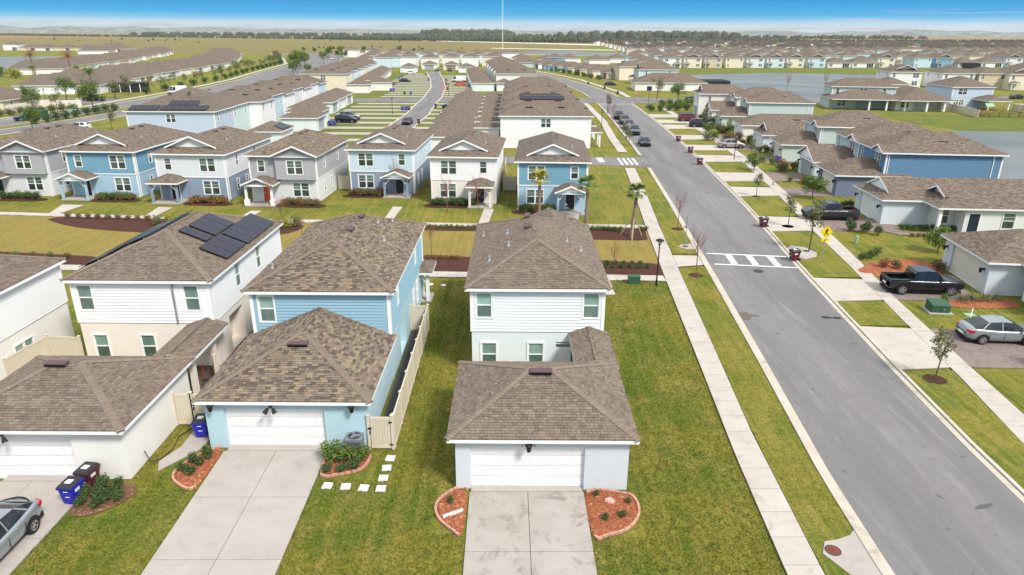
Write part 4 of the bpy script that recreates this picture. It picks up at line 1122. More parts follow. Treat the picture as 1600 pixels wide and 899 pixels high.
def near_ok(x, y):
    b = ((x > -1.50) & (x < 3.27) & (y < 25)) | ((x > -13.17) & (x < -8.43) & (y < 28)) | (x < -18) & (y < 26) | ((x > -2.2) & (x < 5.3) & (y > 24.6) & (y < 48)) | ((x > -16.4) & (x < -15.4) & (y > 29)) | ((x > -14.1) & (x < -5.2) & (y > 27.5) & (y < 48)) | ((x < -14.9) & (y > 30)) | ((x < -16.4) & (y > 25))
    b |= ((x > -2.9) & (x < -1.6) & (y > 21.8) & (y < 24.6)) | ((x > 3.4) & (x < 5.5) & (y > 21.6) & (y < 24.6)) | ((x > -14.9) & (x < -13.2) & (y > 24.8)&(y<28)) | ((x > -8.4) & (x < -5.9) & (y > 25.3) & (y < 28))| ((x > -18) & (x < -15.8) & (y > 22.8)&(y<25.2)) | ((x > -16) & (x < -14) & (y > 25.8))
    sl = np.interp(y, [p[1] for p in SWL], [p[0] for p in SWL]); sr = np.interp(y, [p[1] for p in SWR], [p[0] for p in SWR]); rl = np.interp(y, [p[1] for p in L52], [p[0] for p in L52])
    b |= (x > sl+.04) & (x < sr-.04) | (x > rl)
    b |= (x > 11.9) & (y < 22.2)
    return ~b
tufts('grass', 150000, (-19, 16.8, 16, 51), M_lawn, near_ok, h=.042, wd=.03)
tufts('dark_grass', 60000, (-19, 16.8, 16, 51), mat('grass_blades_dark', (.085, .125, .014), .9), near_ok, h=.06, wd=.033, seed=5)
tufts('straw_grass', 60000, (-19, 16.8, 16, 51), mat('grass_blades_straw', (.30, .25, .06), .9), lambda x, y: near_ok(x, y) & (np.sin(x*.9+np.sin(y*.5)*2)+np.sin(y*.63+x*.2)+np.sin(x*2.3-y*1.1)*.6 > -.3), h=.03, wd=.035, seed=8)
tufts('verge_grass', 35000, (11.3, 17.5, 8, 54), mat('grass_blades_straw', (.50, .38, .13), .9), lambda x, y: (x > np.interp(y, [p[1] for p in SWR], [p[0] for p in SWR])+.1) & (x < np.interp(y, [p[1] for p in L52], [p[0] for p in L52])-.05) & ~((y < 22.2) & (x > 11.9)), h=.10, wd=.03, seed=9)
# ================================================================ NEAR HOUSES
def near_house(name, label, loc, rz, gar, main, lnk, up_m, low_m, gar_m, rear_ops, east_ops, door, roof_m, pal, n_single, gdm=M_garage, lampk=0):
    t = thing(name, label, 'house', loc, rz)
    gx, gy, gh = gar                 # garage size, wall height
    x0, x1, y0, y1 = main
    eop = {'S': [('garage', door[0], door[1], door[2], gdm)]}
    block(t, 0, gx, 0, gy, 0, gh, gar_m, eop, lod=0, names=('garage_wall', 'board'))
    E_ = 5.42
    block(t, x0, x1, y0, y1, 0, 2.74, low_m, {'S': [o for o in rear_ops if o[2] < 2.4], 'E': [o for o in east_ops if o[2] < 2.4 or o[0] == 'door']}, lod=0, names=('ground_floor_wall', 'b'))
    block(t, x0-.012, x1+.012, y0-.012, y1+.012, 2.742, E_, up_m, {'S': [o for o in rear_ops if o[2] > 2.4 and o[0] != 'door'], 'E': [o for o in east_ops if o[2] > 2.4 and o[0] != 'door']}, lap='SEWN', lod=0, corners=True, names=('upper_wall', 'siding_board'))
    make_roof(t, x0-.33, x1+.33, y0-.33, y1+.33, E_+.03, rm=roof_m, lod=0, pal=pal)
    return t, E_
def gable_block_roof(t, x0, x1, y0, y1, z, pitch, rm, pal, ends=('gable', 'gable'), n_single=0):
    r = make_roof(t, x0, x1, y0, y1, z, pitch, 'y', ends, rm=rm, lod=0, pal=pal, n_single=n_single, gable_m=M_trim, name='link_roof', skip_fascia=('S', 'N'))
    return r

# --- D: pale house in the middle
D, ED = near_house('pale_aqua_house', 'pale aqua two-storey house with white garage door, centre foreground beside the street sidewalk', (-2.15, 24.62), -.012,
    (7.35, 6.45, 2.68), (.08, 7.42, 10.5, 23.0), None, lap_mat('siding_ice', (.73, .785, .80)), S_palegreen, S_palegrey,
    [('dh', .30, 3.62, .82, 1.42), ('dh', 6.22, 3.62, .85, 1.42), ('dh', .55, .62, .82, 1.40), ('dh', 3.2, .62, .82, 1.40), ('hole', 4.75, .1, 1.0, 2.0, .45)],
    [('dh', 3, 3.62, .8, 1.4), ('dh', 7, 3.62, .8, 1.4)], (.64, 4.85, 2.15), M_sh_plain, 0, 300)
make_roof(D, -.33, 7.68, -.33, 6.78, 2.71, rm=M_sh_plain, lod=0, pal=0, n_single=300, order=[2, 0, 1, 3] if False else None, axis='x', name='garage_roof')
gable_block_roof(D, 5.55, 7.75, 6.3, 10.48, 2.70, .33, M_sh_plain, 0)
mb = MB(); mb.box(7.2, 6.5, 0, 7.4, 10.4, 2.5, S_palegrey); mb.build('link_wall', D)
mb = MB(); mb.box(4.8, 10.55, .1, 5.7, 10.6, 1.75, M_cloth); mb.box(4.8, 10.55, 1.95, 5.7, 10.6, 2.0, M_cloth); mb.build('door', D)
make_roof(D, 2.6, 7.4, 19.5, 24.4, 5.46, rm=M_sh_plain, lod=1, axis='y', ends=('hip', 'gable'), name='front_gable_roof', fascia=False)
porch(D, 4.9, 8.0, 21.5, 23.2, 2.5, 'hip', pm=M_trim)
roof_vent(D, 3.68, 2.95, 4.15, (0, -1), .98)
roof_vent(D, 3.35, 17.3, 7.0, (-1, 0), .9); roof_vent(D, 3.35, 19.9, 7.0, (-1, 0), .9)
for x, y in ((1.0, 13.3), (2.1, 14.8), (.4, 19.3), (2.0, 17.6), (6.5, 15.4), (5.7, 16.2)):
    z = 5.45+min(x+.25, 7.75-x)*.417; pipe_vent(D, x, y, z)
wall_lamp(D, 3.1, -.02, 2.42)
mb = MB()
text_mesh('house_number', '1', .16, M_black, D, (2.84, -.008, 2.20), .004); text_mesh('house_number', '3', .16, M_black, D, (3.36, -.008, 2.20), .004)

# --- C: sky blue house
C, EC = near_house('sky_blue_house', 'sky blue two-storey house with mottled weathered shingles, left of the centre foreground house', (-13.98, 27.75), -.012,
    (7.48, 6.82, 2.68), (.02, 7.52, 6.86, 20.2), None, M_skyblue, S_skyblue, S_skyblue,
    [('dh', .42, 3.58, .80, 1.45)],
    [('dh', 2.2, 3.7, .55, 1.35), ('dh', 9.5, 3.7, .55, 1.35), ('dh', 8.2, .8, .6, 1.4), ('dh', 9.9, .8, .6, 1.4), ('hole', 2.8, .1, 2.2, 2.2, .6)], (.87, 4.66, 2.12), M_sh_multi, 1, 0)
make_roof(C, -.33, 7.80, -.35, 6.86, 2.71, rm=M_sh_multi, lod=0, pal=1, n_single=300, axis='y', ends=('hip', 'gable'), name='garage_roof', gable_m=M_skyblue)
roof_vent(C, 3.72, 2.85, 4.08, (0, -1), .98)
roof_vent(C, 4.15, 13.2, 7.03, (1, 0), .85); roof_vent(C, 4.15, 16.4, 7.03, (1, 0), .85)
for x, y in ((6.1, 13.6), (5.2, 16.6), (5.9, 18.0), (.5, 9.3)): pipe_vent(C, x, y, 5.45+min(x+.3, 7.8-x)*.417)
wall_lamp(C, 3.2, -.02, 2.42, 1); wall_lamp(C, .42, -.02, 2.45); wall_lamp(C, 6.9, -.02, 2.45)
porch(C, 6.9, 8.3, 18.6, 20.4, 2.4, 'hip')
downspout(C, 7.6, 20.0, 5.2)

# --- B: white house with solar panels
B, EB = near_house('white_solar_house', 'white two-storey house with large dark solar panels on its roof, second from left', (-23.95, 25.4), -.012,
    (7.45, 6.2, 2.68), (-.75, 7.0, 10.9, 23.0), None, M_white, S_cream, S_white,
    [('dh', .28, 3.55, .80, 1.45), ('dh', 6.32, 3.55, .80, 1.45), ('dh', .62, .55, .78, 1.4), ('dh', 3.35, .55, .78, 1.4)],
    [('slider', 1.5, 4.6, .5, .25), ('dh', 7.3, 3.55, .75, 1.5), ('dh', 3.7, 3.55, .75, 1.5), ('twin', 5.5, .7, 1.5, 1.5), ('hole', 2.0, .1, 2.2, 2.2, .8)], (.35, 4.85, 2.12), M_sh_plain, 0, 0)
make_roof(B, -.33, 7.75, -.4, 6.6, 2.71, rm=M_sh_plain, lod=0, pal=0, n_single=300, axis='x', name='garage_roof')
gable_block_roof(B, 5.55, 7.75, 6.2, 10.9, 2.70, .33, M_sh_plain, 0)
roof_vent(B, 3.3, 2.9, 4.15, (0, -1), .98)
wall_lamp(B, 2.55, -.02, 2.42, 1)
for y in (7.0, 9.6):
    mb = MB(); mb.box(7.15, y, 0, 7.4, y+.3, 2.5, S_cream); mb.build('post', B)
mb = MB(); mb.box(4.95, 10.75, 2.8, 5.03, 10.84, 5.2, M_gdark if False else M_alu); mb.build('downspout', B)
ex, ez, k = 7.33, 5.45, .417
U_, V_, N_ = (0, 1, 0), (-1, 0, k), (k, 0, 1)
for (xa, ya, cols) in ((5.35, 16.3, 3), (5.3, 15.0, 1), (7.05, 17.0, 5), (7.0, 13.75, 3)):
    p = (xa, ya, ez+(ex-xa)*k); solar_array(B, p, U_, V_, N_, cols, 1, pw=1.0, ph=1.75)
solar_array(B, (-.95, 20.4, 5.45+.05), (0, -1, 0), (1, 0, k), (-k, 0, 1), 8, 1)
solar_array(B, (.75, 20.4, 5.45+.77), (0, -1, 0), (1, 0, k), (-k, 0, 1), 6, 1)
sx = MB(); sx.box(-16.35+23.95, 0, 0, -16.35+23.96, .01, .01, M_black)

# --- A: white house cut by the left edge
A, EA = near_house('white_corner_house', 'white two-storey house cut off by the left edge of the photo, nearest its lower left', (-34.9, 26.4), -.012,
    (3.0, 3.0, 2.6), (.05, 7.5, .6, 13.2), None, M_white, S_white, S_white, [('dh', 3, 3.6, .8, 1.4)],
    [('twin', 7.6, .5, 1.5, 1.5)], (.5, 2.0, 2.0), M_sh_plain, 0, 0)

# ---- fences
def fence_run(pts, label, h=1.75, panel=1.85, gate=None, z0=.05, m=M_vinyl, grp=None, caps=True, cat='fence'):
    t = thing('vinyl_fence', label, cat, (pts[0][0], pts[0][1]), 0, grp); ox, oy = pts[0]
    pts = [(x-ox, y-oy) for x, y in pts]; done = []
    for (ax_, ay_), (bx_, by_) in zip(pts, pts[1:]):
        l = math.hypot(bx_-ax_, by_-ay_); n = max(1, round(l/panel)); d = Vector(((bx_-ax_)/l, (by_-ay_)/l, 0)); s = Vector((-d.y, d.x, 0)); st = l/n
        for i in range(n+1):
            p = Vector((ax_, ay_, 0))+d*(st*i)
            if not any((p-q).length < .2 for q in done):
                done.append(p); mb = MB(); mb.obox(p-d*.06-s*.06, d, s, (0, 0, 1), .12, .12, h+.06, m)
                mb.obox(p-d*.08-s*.08+Vector((0, 0, h+.06)), d, s, (0, 0, 1), .16, .16, .03, m)
                mb.face([p-d*.07-s*.07+Vector((0, 0, h+.09)), p+d*.07-s*.07+Vector((0, 0, h+.09)), p+Vector((0, 0, h+.15))], m); mb.face([p+d*.07-s*.07+Vector((0, 0, h+.09)), p+d*.07+s*.07+Vector((0, 0, h+.09)), p+Vector((0, 0, h+.15))], m)
                mb.face([p+d*.07+s*.07+Vector((0, 0, h+.09)), p-d*.07+s*.07+Vector((0, 0, h+.09)), p+Vector((0, 0, h+.15))], m); mb.face([p-d*.07+s*.07+Vector((0, 0, h+.09)), p-d*.07-s*.07+Vector((0, 0, h+.09)), p+Vector((0, 0, h+.15))], m)
                mb.build('post', t)
            if i < n:
                mb = MB(); a0 = p+d*.07
                mb.obox(a0-s*.03+Vector((0, 0, z0)), d, s, (0, 0, 1), st-.14, .06, .12, m); pn = mb.build('rail', t)
                mb = MB(); mb.obox(a0-s*.03+Vector((0, 0, h-.12)), d, s, (0, 0, 1), st-.14, .06, .12, m); mb.build('rail', t)
                nb = int((st-.14)/.16); bw = (st-.14)/nb
                q = MB()
                for j in range(nb): q.obox(a0+d*(j*bw+.004)-s*.015+Vector((0, 0, z0+.12)), d, s, (0, 0, 1), bw-.008, .03, h-.24-z0, m)
                q.build('board_panel', t)['kind'] = 'stuff'
    return t
def gate(x0, x1, y, label, h=1.75):
    t = thing('fence_gate', label, 'gate', (x0, y)); w_ = x1-x0
    for x in (0, w_):
        mb = MB(); mb.box(x-.06, -.06, 0, x+.06, .06, h+.08, M_vinyl); mb.box(x-.08, -.08, h+.08, x+.08, .08, h+.12, M_vinyl); mb.build('post', t)
    mb = MB(); mb.box(.09, -.03, .08, w_-.09, .03, .22, M_vinyl); mb.box(.09, -.03, h-.14, w_-.09, .03, h, M_vinyl); mb.build('rail', t)
    n = 7; bw = (w_-.18)/n
    for j in range(n): mb = MB(); mb.box(.09+j*bw+.005, -.018, .22, .09+(j+1)*bw-.005, .018, h-.14, M_vinyl); mb.build('board', t)
    for z in (.3, h-.25): mb = MB(); mb.box(w_-.14, -.08, z-.03, w_+.02, -.031, z+.03, M_black); mb.build('hinge', t)
    mb = MB(); mb.box(-.02, -.1, 1.15, .14, -.031, 1.22, M_black); mb.box(.05, -.1, .9, .1, -.031, 1.05, M_black); mb.build('latch', t)
    return t
fence_run([(-5.28, 27.75), (-5.22, 34.2), (-5.15, 41.4), (-6.25, 41.4)], 'long beige vinyl fence running back along the right side of the sky blue house')
gate(-6.42, -5.32, 27.6, 'beige gate at the front end of the fence right of the sky blue garage')
gate(-15.55, -14.5, 29.75, 'beige gate between the white garage and the sky blue garage')
fence_run([(-16.45, 29.75), (-15.6, 29.75)], 'short beige fence piece beside the white garage wall', panel=.85)
fence_run([(-14.6, 33.2), (-14.6, 40)], 'beige fence in the narrow gap between the white solar house and the sky blue house')
fence_run([(-16.5, 35.0), (-16.1, 34.0)], 'short beige panel standing by the covered patio of the white solar house', panel=1.1)
fence_run([(-27.3, 33.5), (-26.9, 36.6), (-24.9, 36.4)], 'beige fence closing the gap between the two white houses at left')
fence_run([(-20.9, 84.4), (-19.5, 84.3)], 'beige fence beside the grey house with the orange door', panel=1.5)
fence_run([(-.4, 84.0), (1.15, 83.9)], 'beige front fence panel between cream house and small blue house', panel=1.5)
fence_run([(-.3, 84.3), (-.1, 97.0)], 'beige side fence running back between cream house and small blue house')
fence_run([(111.8, 165.1), (113.5, 173), (114.2, 181)], 'beige fence at the back corner beside the timber playset')
fence_run([(131.0, 174.5), (131, 181), (150, 184)], 'beige fence at the right edge beyond the black railing')

# ================================================================ HOUSES ACROSS THE GREEN
def mews_house(name, label, loc, rz, W, dep, up, low, rm, mirror=False, gable='dutch', gab_m=None, pk='gable', door=M_door_dark, post=None, porch_w=3.3, base=False, right_low=None, braces=True, gcol=None):
    """front at y=0, walls x 0..W"""
    t = thing(name, label, 'house', loc, rz)
    E_ = 5.42; mx = (lambda u, w_: W-u-w_) if mirror else (lambda u, w_: u)
    f_up = [('dh', mx(1.0, .75), 3.55, .75, 1.25)]+([('twin', mx(W-2.9, 1.75), 3.4, 1.75, 1.45)] if gable == 'dutch' else [])
    f_lo = [('twin', mx(W-2.8, 1.8), .75, 1.8, 1.5), ('door', mx(1.3, .95), .95, 2.15, door)]
    e_up = [('dh', 3.0, 3.6, .6, 1.2), ('dh', 8.2, 3.6, .7, 1.3)]; e_lo = [('dh', 2.6, .8, .6, 1.2), ('dh', 5.2, .8, .6, 1.2)]
    block(t, 0, W, 0, dep, 0, 2.74, low, {'S': f_lo, 'E': e_lo}, lod=1, names=('ground_floor_wall', 'b'))
    block(t, -.012, W+.012, -.012, dep+.012, 2.742, E_, up, {'S': f_up, 'E': e_up}, lap='SE', lod=1, corners=True, names=('upper_wall', 'siding'))
    band(t, -.012, W+.012, -.012, dep+.012, 2.66, .14)
    c = MB()
    for (cx, cy, sx, sy) in ((0, 0, 1, 1), (W, 0, -1, 1)): c.box(cx-sx*.03, cy-.03, 0, cx+sx*.11, cy-.001, 2.65, M_trim); c.box(cx-sx*.03, cy, 0, cx-sx*.001, cy+.11, 2.65, M_trim)
    c.build('corner_trim', t)
    if gable == 'dutch':
        make_roof(t, -.42, W+.42, -.42, dep+.42, E_+.03, rm=rm, dutch=(W*.38, .95), gable_m=gab_m or M_trim)
    else:
        make_roof(t, -.42, W+.42, -.42, dep+.42, E_+.03, rm=rm)
        gw = W*.64; a, b = (-.42, gw) if mirror else (W-gw, W+.42)
        make_roof(t, a, b, -.75, 5.0, E_+.05, rm=rm, ends=('gable', 'hip'), gable_m=gab_m or M_gdark_, name='gable_roof', skip_fascia=('S', 'N'))
        bw = b-a-.84; block(t, a+.42, b-.42, -.45, -.016, 2.75, E_, up, {'S': [('twin', bw/2-.875, 3.4, 1.75, 1.45)]}, lap='S', lod=1, sides='SEW', names=('bay_wall', 'siding'))
    px0, px1 = (W-porch_w-.1, W+.1-.3) if mirror else (-.3+.2, porch_w)
    porch(t, px0, px1, -2.3, 0, 2.52, pk, pm=post or M_trim, gm=gab_m or M_trim, base=base, braces=braces)
    for x, y in ((W*.55, dep*.45), (W*.55, dep*.6)): roof_vent(t, x, y, E_+.03+(W+.42-x)*.417-.05 if x > W/2 else 6.9, (1, 0), .8)
    pipe_vent(t, W*.8, dep*.35, E_+(W*.2+.42)*.417)
    downspout(t, W+.08, .25, 5.2)
    return t
M_gdark_ = lap_mat('gable_dark_grey', (.26, .28, .31))
SH = {'p': M_sh_plain, 'g': M_sh_grey, 'm': M_sh_multi}
rzE = -.055
mews_house('blue_porch_house', 'small blue two-storey house with palms in front, rightmost of the row across the green', (1.25, 74.3), -.05, 7.55, 14.5, M_midblue, S_blue, M_sh_grey, mirror=True, gable='dutch', post=S_blue)
mews_house('cream_white_house', 'white and cream house with hipped porch, second from right in the row across the green', (-8.6, 77.3), rzE, 7.35, 13.6, M_white, S_cream, M_sh_plain, mirror=True, pk='hip', post=S_cream, porch_w=2.9)
mews_house('pale_slate_house', 'pale house with slate blue ground floor and gabled porch, third from right across the green', (-18.9, 82.2), rzE, 7.75, 13.2, M_paleblue, S_slate, M_sh_plain, mirror=True, post=S_slate)
mews_house('grey_orange_door_house', 'light grey house with an orange front door, middle of the row across the green', (-29.2, 77.6), rzE, 7.6, 12.8, M_grey, S_grey, M_sh_multi, gable='big', gab_m=M_gdark_, door=M_door_red, base=True, braces=False)
mews_house('white_slate_house', 'white house with slate blue ground floor and hipped porch, third from left across the green', (-40.2, 78.6), rzE, 8.0, 13.8, M_palegrey, S_slate, M_sh_plain, pk='hip', post=S_slate, porch_w=3.3)
mews_house('blue_gable_house', 'blue two-storey house with white gable above and gabled porch, second from left across the green', (-51.4, 80.3), rzE, 8.1, 14.3, M_midblue, S_blue, M_sh_plain, post=S_blue, gable='dutch')
mews_house('grey_gable_house', 'grey house with dark grey gable, leftmost of the row across the green', (-61.9, 80.6), rzE, 8.1, 14, M_grey, S_grey, M_sh_plain, mirror=False, gable='big', gab_m=M_gdark_)
# garages behind the row (low hip roofs)
def small_garage(label, loc, rz, W, dep, m, rm=M_sh_plain, lod=1, front='S', gm=M_garage, cat='garage', name='garage', solar=False):
    def mk():
        t = thing(name, label, cat, loc, rz)
        u = (W if front in 'SN' else dep)/2-2.4
        block(t, 0, W, 0, dep, 0, 2.68, m, {front: [('garage', max(.3, u), 4.8 if u > .2 else min(W, dep)-.6, 2.2, gm)]}, lod=lod, names=('wall', 'b'))
        make_roof(t, -.35, W+.35, -.35, dep+.35, 2.7, rm=rm, axis='y' if dep > W else 'x')
        return t
    return place(('sg', W, dep, m.name, rm.name, lod, front, gm.name, name), mk, loc, rz, label)
# ================================================================ RIGHT SIDE OF THE STREET
# local frame: +y away from the road (world +x), +x toward the camera side (world -y); houses fill x < 0
RZ = R(-96)
def rhouse(name, label, loc, rz=RZ): return thing(name, label, 'house', loc, rz)
# R1 garage house at right edge
t = rhouse('pale_garage_house', 'pale single-storey house with cream garage door before the black pickup, at right edge', (36.2, 48.1), R(-97.5))
block(t, -7.0, 0, 0, 14, 0, 2.7, S_palegrey, {'S': [('garage', 1.3, 4.7, 2.25, M_garageC)], 'E': [('dh', 8, .8, .8, 1.4)]}, lod=1, names=('wall', 'b'))
make_roof(t, -7.4, .4, -.4, 14.4, 2.72, rm=M_sh_plain)
block(t, -.02, 5.0, 3.6, 12, 0, 2.68, S_palegrey, {'S': [('garage', .6, 3.6, 2.2, M_garageC)]}, lod=1, names=('wall', 'b')) if False else None
mb = MB(); mb.box(.9, 2.2, 0, 1.2, 2.5, 2.6, M_trim); mb.build('post', t)
make_roof(t, -3, 5.6, 1.9, 12, 2.75, rm=M_sh_plain, name='side_roof', axis='x')
block(t, .01, 5.2, 3.4, 11.6, 0, 2.7, S_palegrey, {'S': [('dh', 1.5, .8, .9, 1.4)]}, lod=1, names=('wall', 'b'))
wall_lamp(t, -.6, -.02, 1.9); wall_lamp(t, -6.5, -.02, 1.9)
# R2 ranch
t = rhouse('pale_blue_ranch_house', 'pale blue single-storey house with white porch column, behind the dark grey pickup', (38.7, 68.3), R(-94.5))
block(t, -6.9, 0, 0, 18, 0, 2.7, S_palegrey, {'S': [('garage', 1.2, 4.7, 2.2, M_garage)]}, lod=1, names=('wall', 'b'))
block(t, .01, 3.2, 6.4, 18, 0, 2.7, S_grey, {'S': [('dh', .9, .7, .7, 1.5)], 'E': [('door', .4, 1.0, 2.1, M_door_dark), ('dh', 3.6, .7, 1.1, 1.5)]}, lod=1, names=('wall', 'b'))
block(t, .01, 1.5, 4.6, 6.39, 0, 2.7, S_grey, {'E': [('dh', .3, .7, .9, 1.5)]}, lod=1, names=('wall', 'b'))
make_roof(t, -7.3, .4, -.4, 19, 2.72, rm=M_sh_plain, dutch=(2.7, 1.0), gable_m=M_trim, batten=False)
make_roof(t, -3.6, 3.6, 3.6, 19, 2.74, rm=M_sh_plain, dutch=(1.9, 1.2), gable_m=M_palegrey, name='porch_roof', batten=False)
mb = MB(); mb.box(3.0, 3.9, .05, 3.3, 4.2, 2.6, M_trim); mb.box(2.95, 3.85, .0, 3.35, 4.25, .25, M_trim); mb.build('porch_column', t)
roof_vent(t, -1.2, 11.5, 3.42, (1, 0), 1.0); wall_lamp(t, -.6, -.02, 1.9); wall_lamp(t, -6.3, -.02, 1.9)
# R3 / R3b two-storey duplex halves
def duplex(name, label, loc, rz, up, low, gcol, gd, gable_gar, W=6.9, full=8.6, g_side=0, dep=13, ybase=5.2):
    t = rhouse(name, label, loc, rz)
    block(t, -W, 0, 0, ybase+1, 0, 2.68, gcol, {'S': [('garage', 1.0, 4.8, 2.2, gd)]}, lod=1, names=('garage_wall', 'b'))
    make_roof(t, -W-.4, .4, -.45, ybase+3.2, 2.7, rm=M_sh_plain, ends=('gable' if gable_gar else 'hip', 'hip'), name='garage_roof', gable_m=M_trim)
    x0, x1 = -full, -.1
    block(t, x0, x1, ybase, ybase+dep, 0, 5.42, low if False else up, {'S': [('twin', full-3.2, 3.4, 1.5, 1.6), ('dh', .9, 3.5, .6, 1.4)], 'E': []}, lap='SE', lod=1, corners=True, names=('wall', 'siding'))
    make_roof(t, x0-.4, x1+.4, ybase-.4, ybase+dep+.4, 5.45, rm=M_sh_plain)
    make_roof(t, x1-3.1, x1+.42, ybase-.75, ybase+3.4, 5.47, rm=M_sh_plain, ends=('gable', 'hip'), name='gable_roof', gable_m=M_palegrey, skip_fascia=('S', 'N'))
    roof_vent(t, -2.3, ybase+7, 6.45, (1, 0), 1.1); pipe_vent(t, -1.6, ybase+9, 6.2)
    wall_lamp(t, -.5, -.02, 1.9); wall_lamp(t, -6.4, -.02, 1.9); downspout(t, x1+.06, ybase+dep-1, 5.2); downspout(t, x1+.06, ybase+.3, 5.2)
    return t
duplex('blue_street_house', 'blue two-storey house with a dark blue-grey cream-door garage, long blue side wall toward the camera', (39.8, 81.2), R(-96), M_deepblue, M_deepblue, S_navy, M_garageC, False, dep=13)
duplex('sage_street_house', 'pale sage two-storey house joined behind the blue one, gabled garage with a grey door', (40.9, 90.1), R(-96), M_green, M_green, S_palegreen, M_garageG, True, dep=12)
duplex('sage_rear_house', 'pale sage two-storey house with hipped garage, middle of the right terrace', (42.3, 105.1), R(-97), M_green, M_green, S_sage, M_garageC, False, dep=12)
def rranch(label, loc, rz, m, gable, name='ranch_house', dep=18, W=7.2):
    t = rhouse(name, label, loc, rz)
    block(t, -W, 0, 0, dep, 0, 2.7, m, {'S': [('garage', 1.2, 4.8, 2.2, M_garage)]}, lod=1, names=('wall', 'b'))
    make_roof(t, -W-.4, .4, -.4, dep+.4, 2.72, rm=M_sh_plain, dutch=(2.7, 1.0) if gable else None, gable_m=M_gdark_ if gable else None, batten=False)
    roof_vent(t, -1.6, dep*.55, 3.55, (1, 0), 1.1); return t
rranch('low pale blue house with a small dark front gable, right of the champagne sedan', (42.9, 115.2), R(-96), S_palegrey, True)
rranch('low cream white house behind the round shrubs, sixth along the right side of the street', (43.6, 128), R(-96), S_white, False)
duplex('sage_end_house', 'pale sage two-storey house with small front gable, behind the dark blue parked vehicle', (44.2, 143), R(-96), M_green, M_green, S_sage, M_garageC, False, dep=12.5, full=8.4)
t = rhouse('cream_board_house', 'cream two-storey house with vertical boards at the far end of the right terrace', (44.7, 163.2), R(-96))
block(t, -8, 0, 0, 12, 0, 5.42, M_cream if False else lap_mat('board_cream', (.74, .72, .66)), {'S': [('garage', 1.3, 4.8, 2.2, M_garageG), ('dh', 1.2, 3.4, .6, 1.5), ('dh', 5, 3.4, .6, 1.5)], 'E': [('dh', 2, 3.4, .6, 1.4)]}, lod=1, corners=True, names=('wall', 'b'))
make_roof(t, -8.4, .4, -.4, 12.4, 5.45, rm=M_sh_plain, dutch=(3.0, 1.0), gable_m=M_trim, batten=False)
duplex('white_board_house', 'off-white two-storey house beside the maroon parked vehicle, with a cream gable', (45.4, 154.5), R(-96), MATS['board_cream'], MATS['board_cream'], MATS['board_cream'], M_garage, True, dep=12)

# ================================================================ MID-DISTANCE HOUSES
PAINTS = {'white': M_white, 'pale grey': M_palegrey, 'pale blue': M_paleblue, 'blue': M_midblue, 'cream': M_cream, 'sage': M_green, 'blue-grey': M_lav, 'aqua': M_aqua, 'tan': S_tan, 'grey': M_grey, 'warm white': S_white}
ROOFS = {'brown': M_sh_plain, 'grey-brown': M_sh_grey}
def two_storey(kind, W, dep, col, roof, lod, label, loc, rz, group=None, low=None, scale=None):
    """kind: front | rear | plain | patio ; front at y=0, x 0..W centred on the root"""
    def mk():
        t = thing('two_storey_house', label, 'house', loc, rz)
        h = W/2; E_ = 5.4; pm = PAINTS[col]; lm = PAINTS[low] if low else pm
        k1 = .75
        fo = [('dh', .9, 3.6, .8, 1.3), ('twin', W-3.0, 3.5, 1.9, 1.4), ('twin', W-3.1, .8, 1.9, 1.4)]
        if kind == 'rear': fo = [('dh', .8, 3.6, .8, 1.4), ('dh', W-1.6, 3.6, .8, 1.4), ('dh', 1.0, .7, .8, 1.3)]
        if kind == 'patio': fo = [('twin', .8, 3.5, 1.8, 1.4), ('twin', W-2.8, 3.5, 1.8, 1.4), ('twin', 1, .8, 2.0, 1.4), ('hole', W-4.2, .05, 3.4, 2.3, 1.2)]
        if kind == 'end': fo = [('twin', W*.5, 3.3, 1.7, 1.4)]
        eo = [('dh', 2.5, 3.6, .7, 1.3), ('dh', dep-3.5, 3.6, .7, 1.3)]
        if lod < 2:
            block(t, -h, h, 0, dep, 0, 2.72, lm, {'S': [o for o in fo if o[2] < 2.5]}, lod=lod, names=('ground_floor_wall', 'b'))
            block(t, -h-.01, h+.01, -.01, dep+.01, 2.722, E_, pm, {'S': [o for o in fo if o[2] > 2.5], 'E': eo, 'W': eo}, lod=lod, corners=True, names=('upper_wall', 'b'))
            band(t, -h, h, 0, dep, 2.66, .12)
        else:
            block(t, -h, h, 0, dep, 0, E_, pm, {'S': fo, 'E': eo[:1], 'W': eo[:1]}, lod=2, names=('wall', 'b'))
        make_roof(t, -h-.4, h+.4, -.4, dep+.4, E_+.03, rm=ROOFS[roof], dutch=(W*.33, .9) if (kind == 'front' and lod < 2) else None, gable_m=M_trim, batten=False)
        if kind == 'front': porch(t, -h, -h+3.1, -2, 0, 2.5, 'hip', lod=2, slab=False, rm=ROOFS[roof])
        if kind == 'patio': porch(t, h-4.4, h-.2, -2.4, 0, 2.5, 'hip', lod=2, slab=False, rm=ROOFS[roof])
        if kind == 'rear' and lod < 2: roof_vent(t, .6, dep*.5, E_+(h+.4-.6)*.417-.06, (1, 0), .9)
        return t
    return place(('h2', kind, W, dep, col, roof, lod, low), mk, loc, rz, label, group, scale)
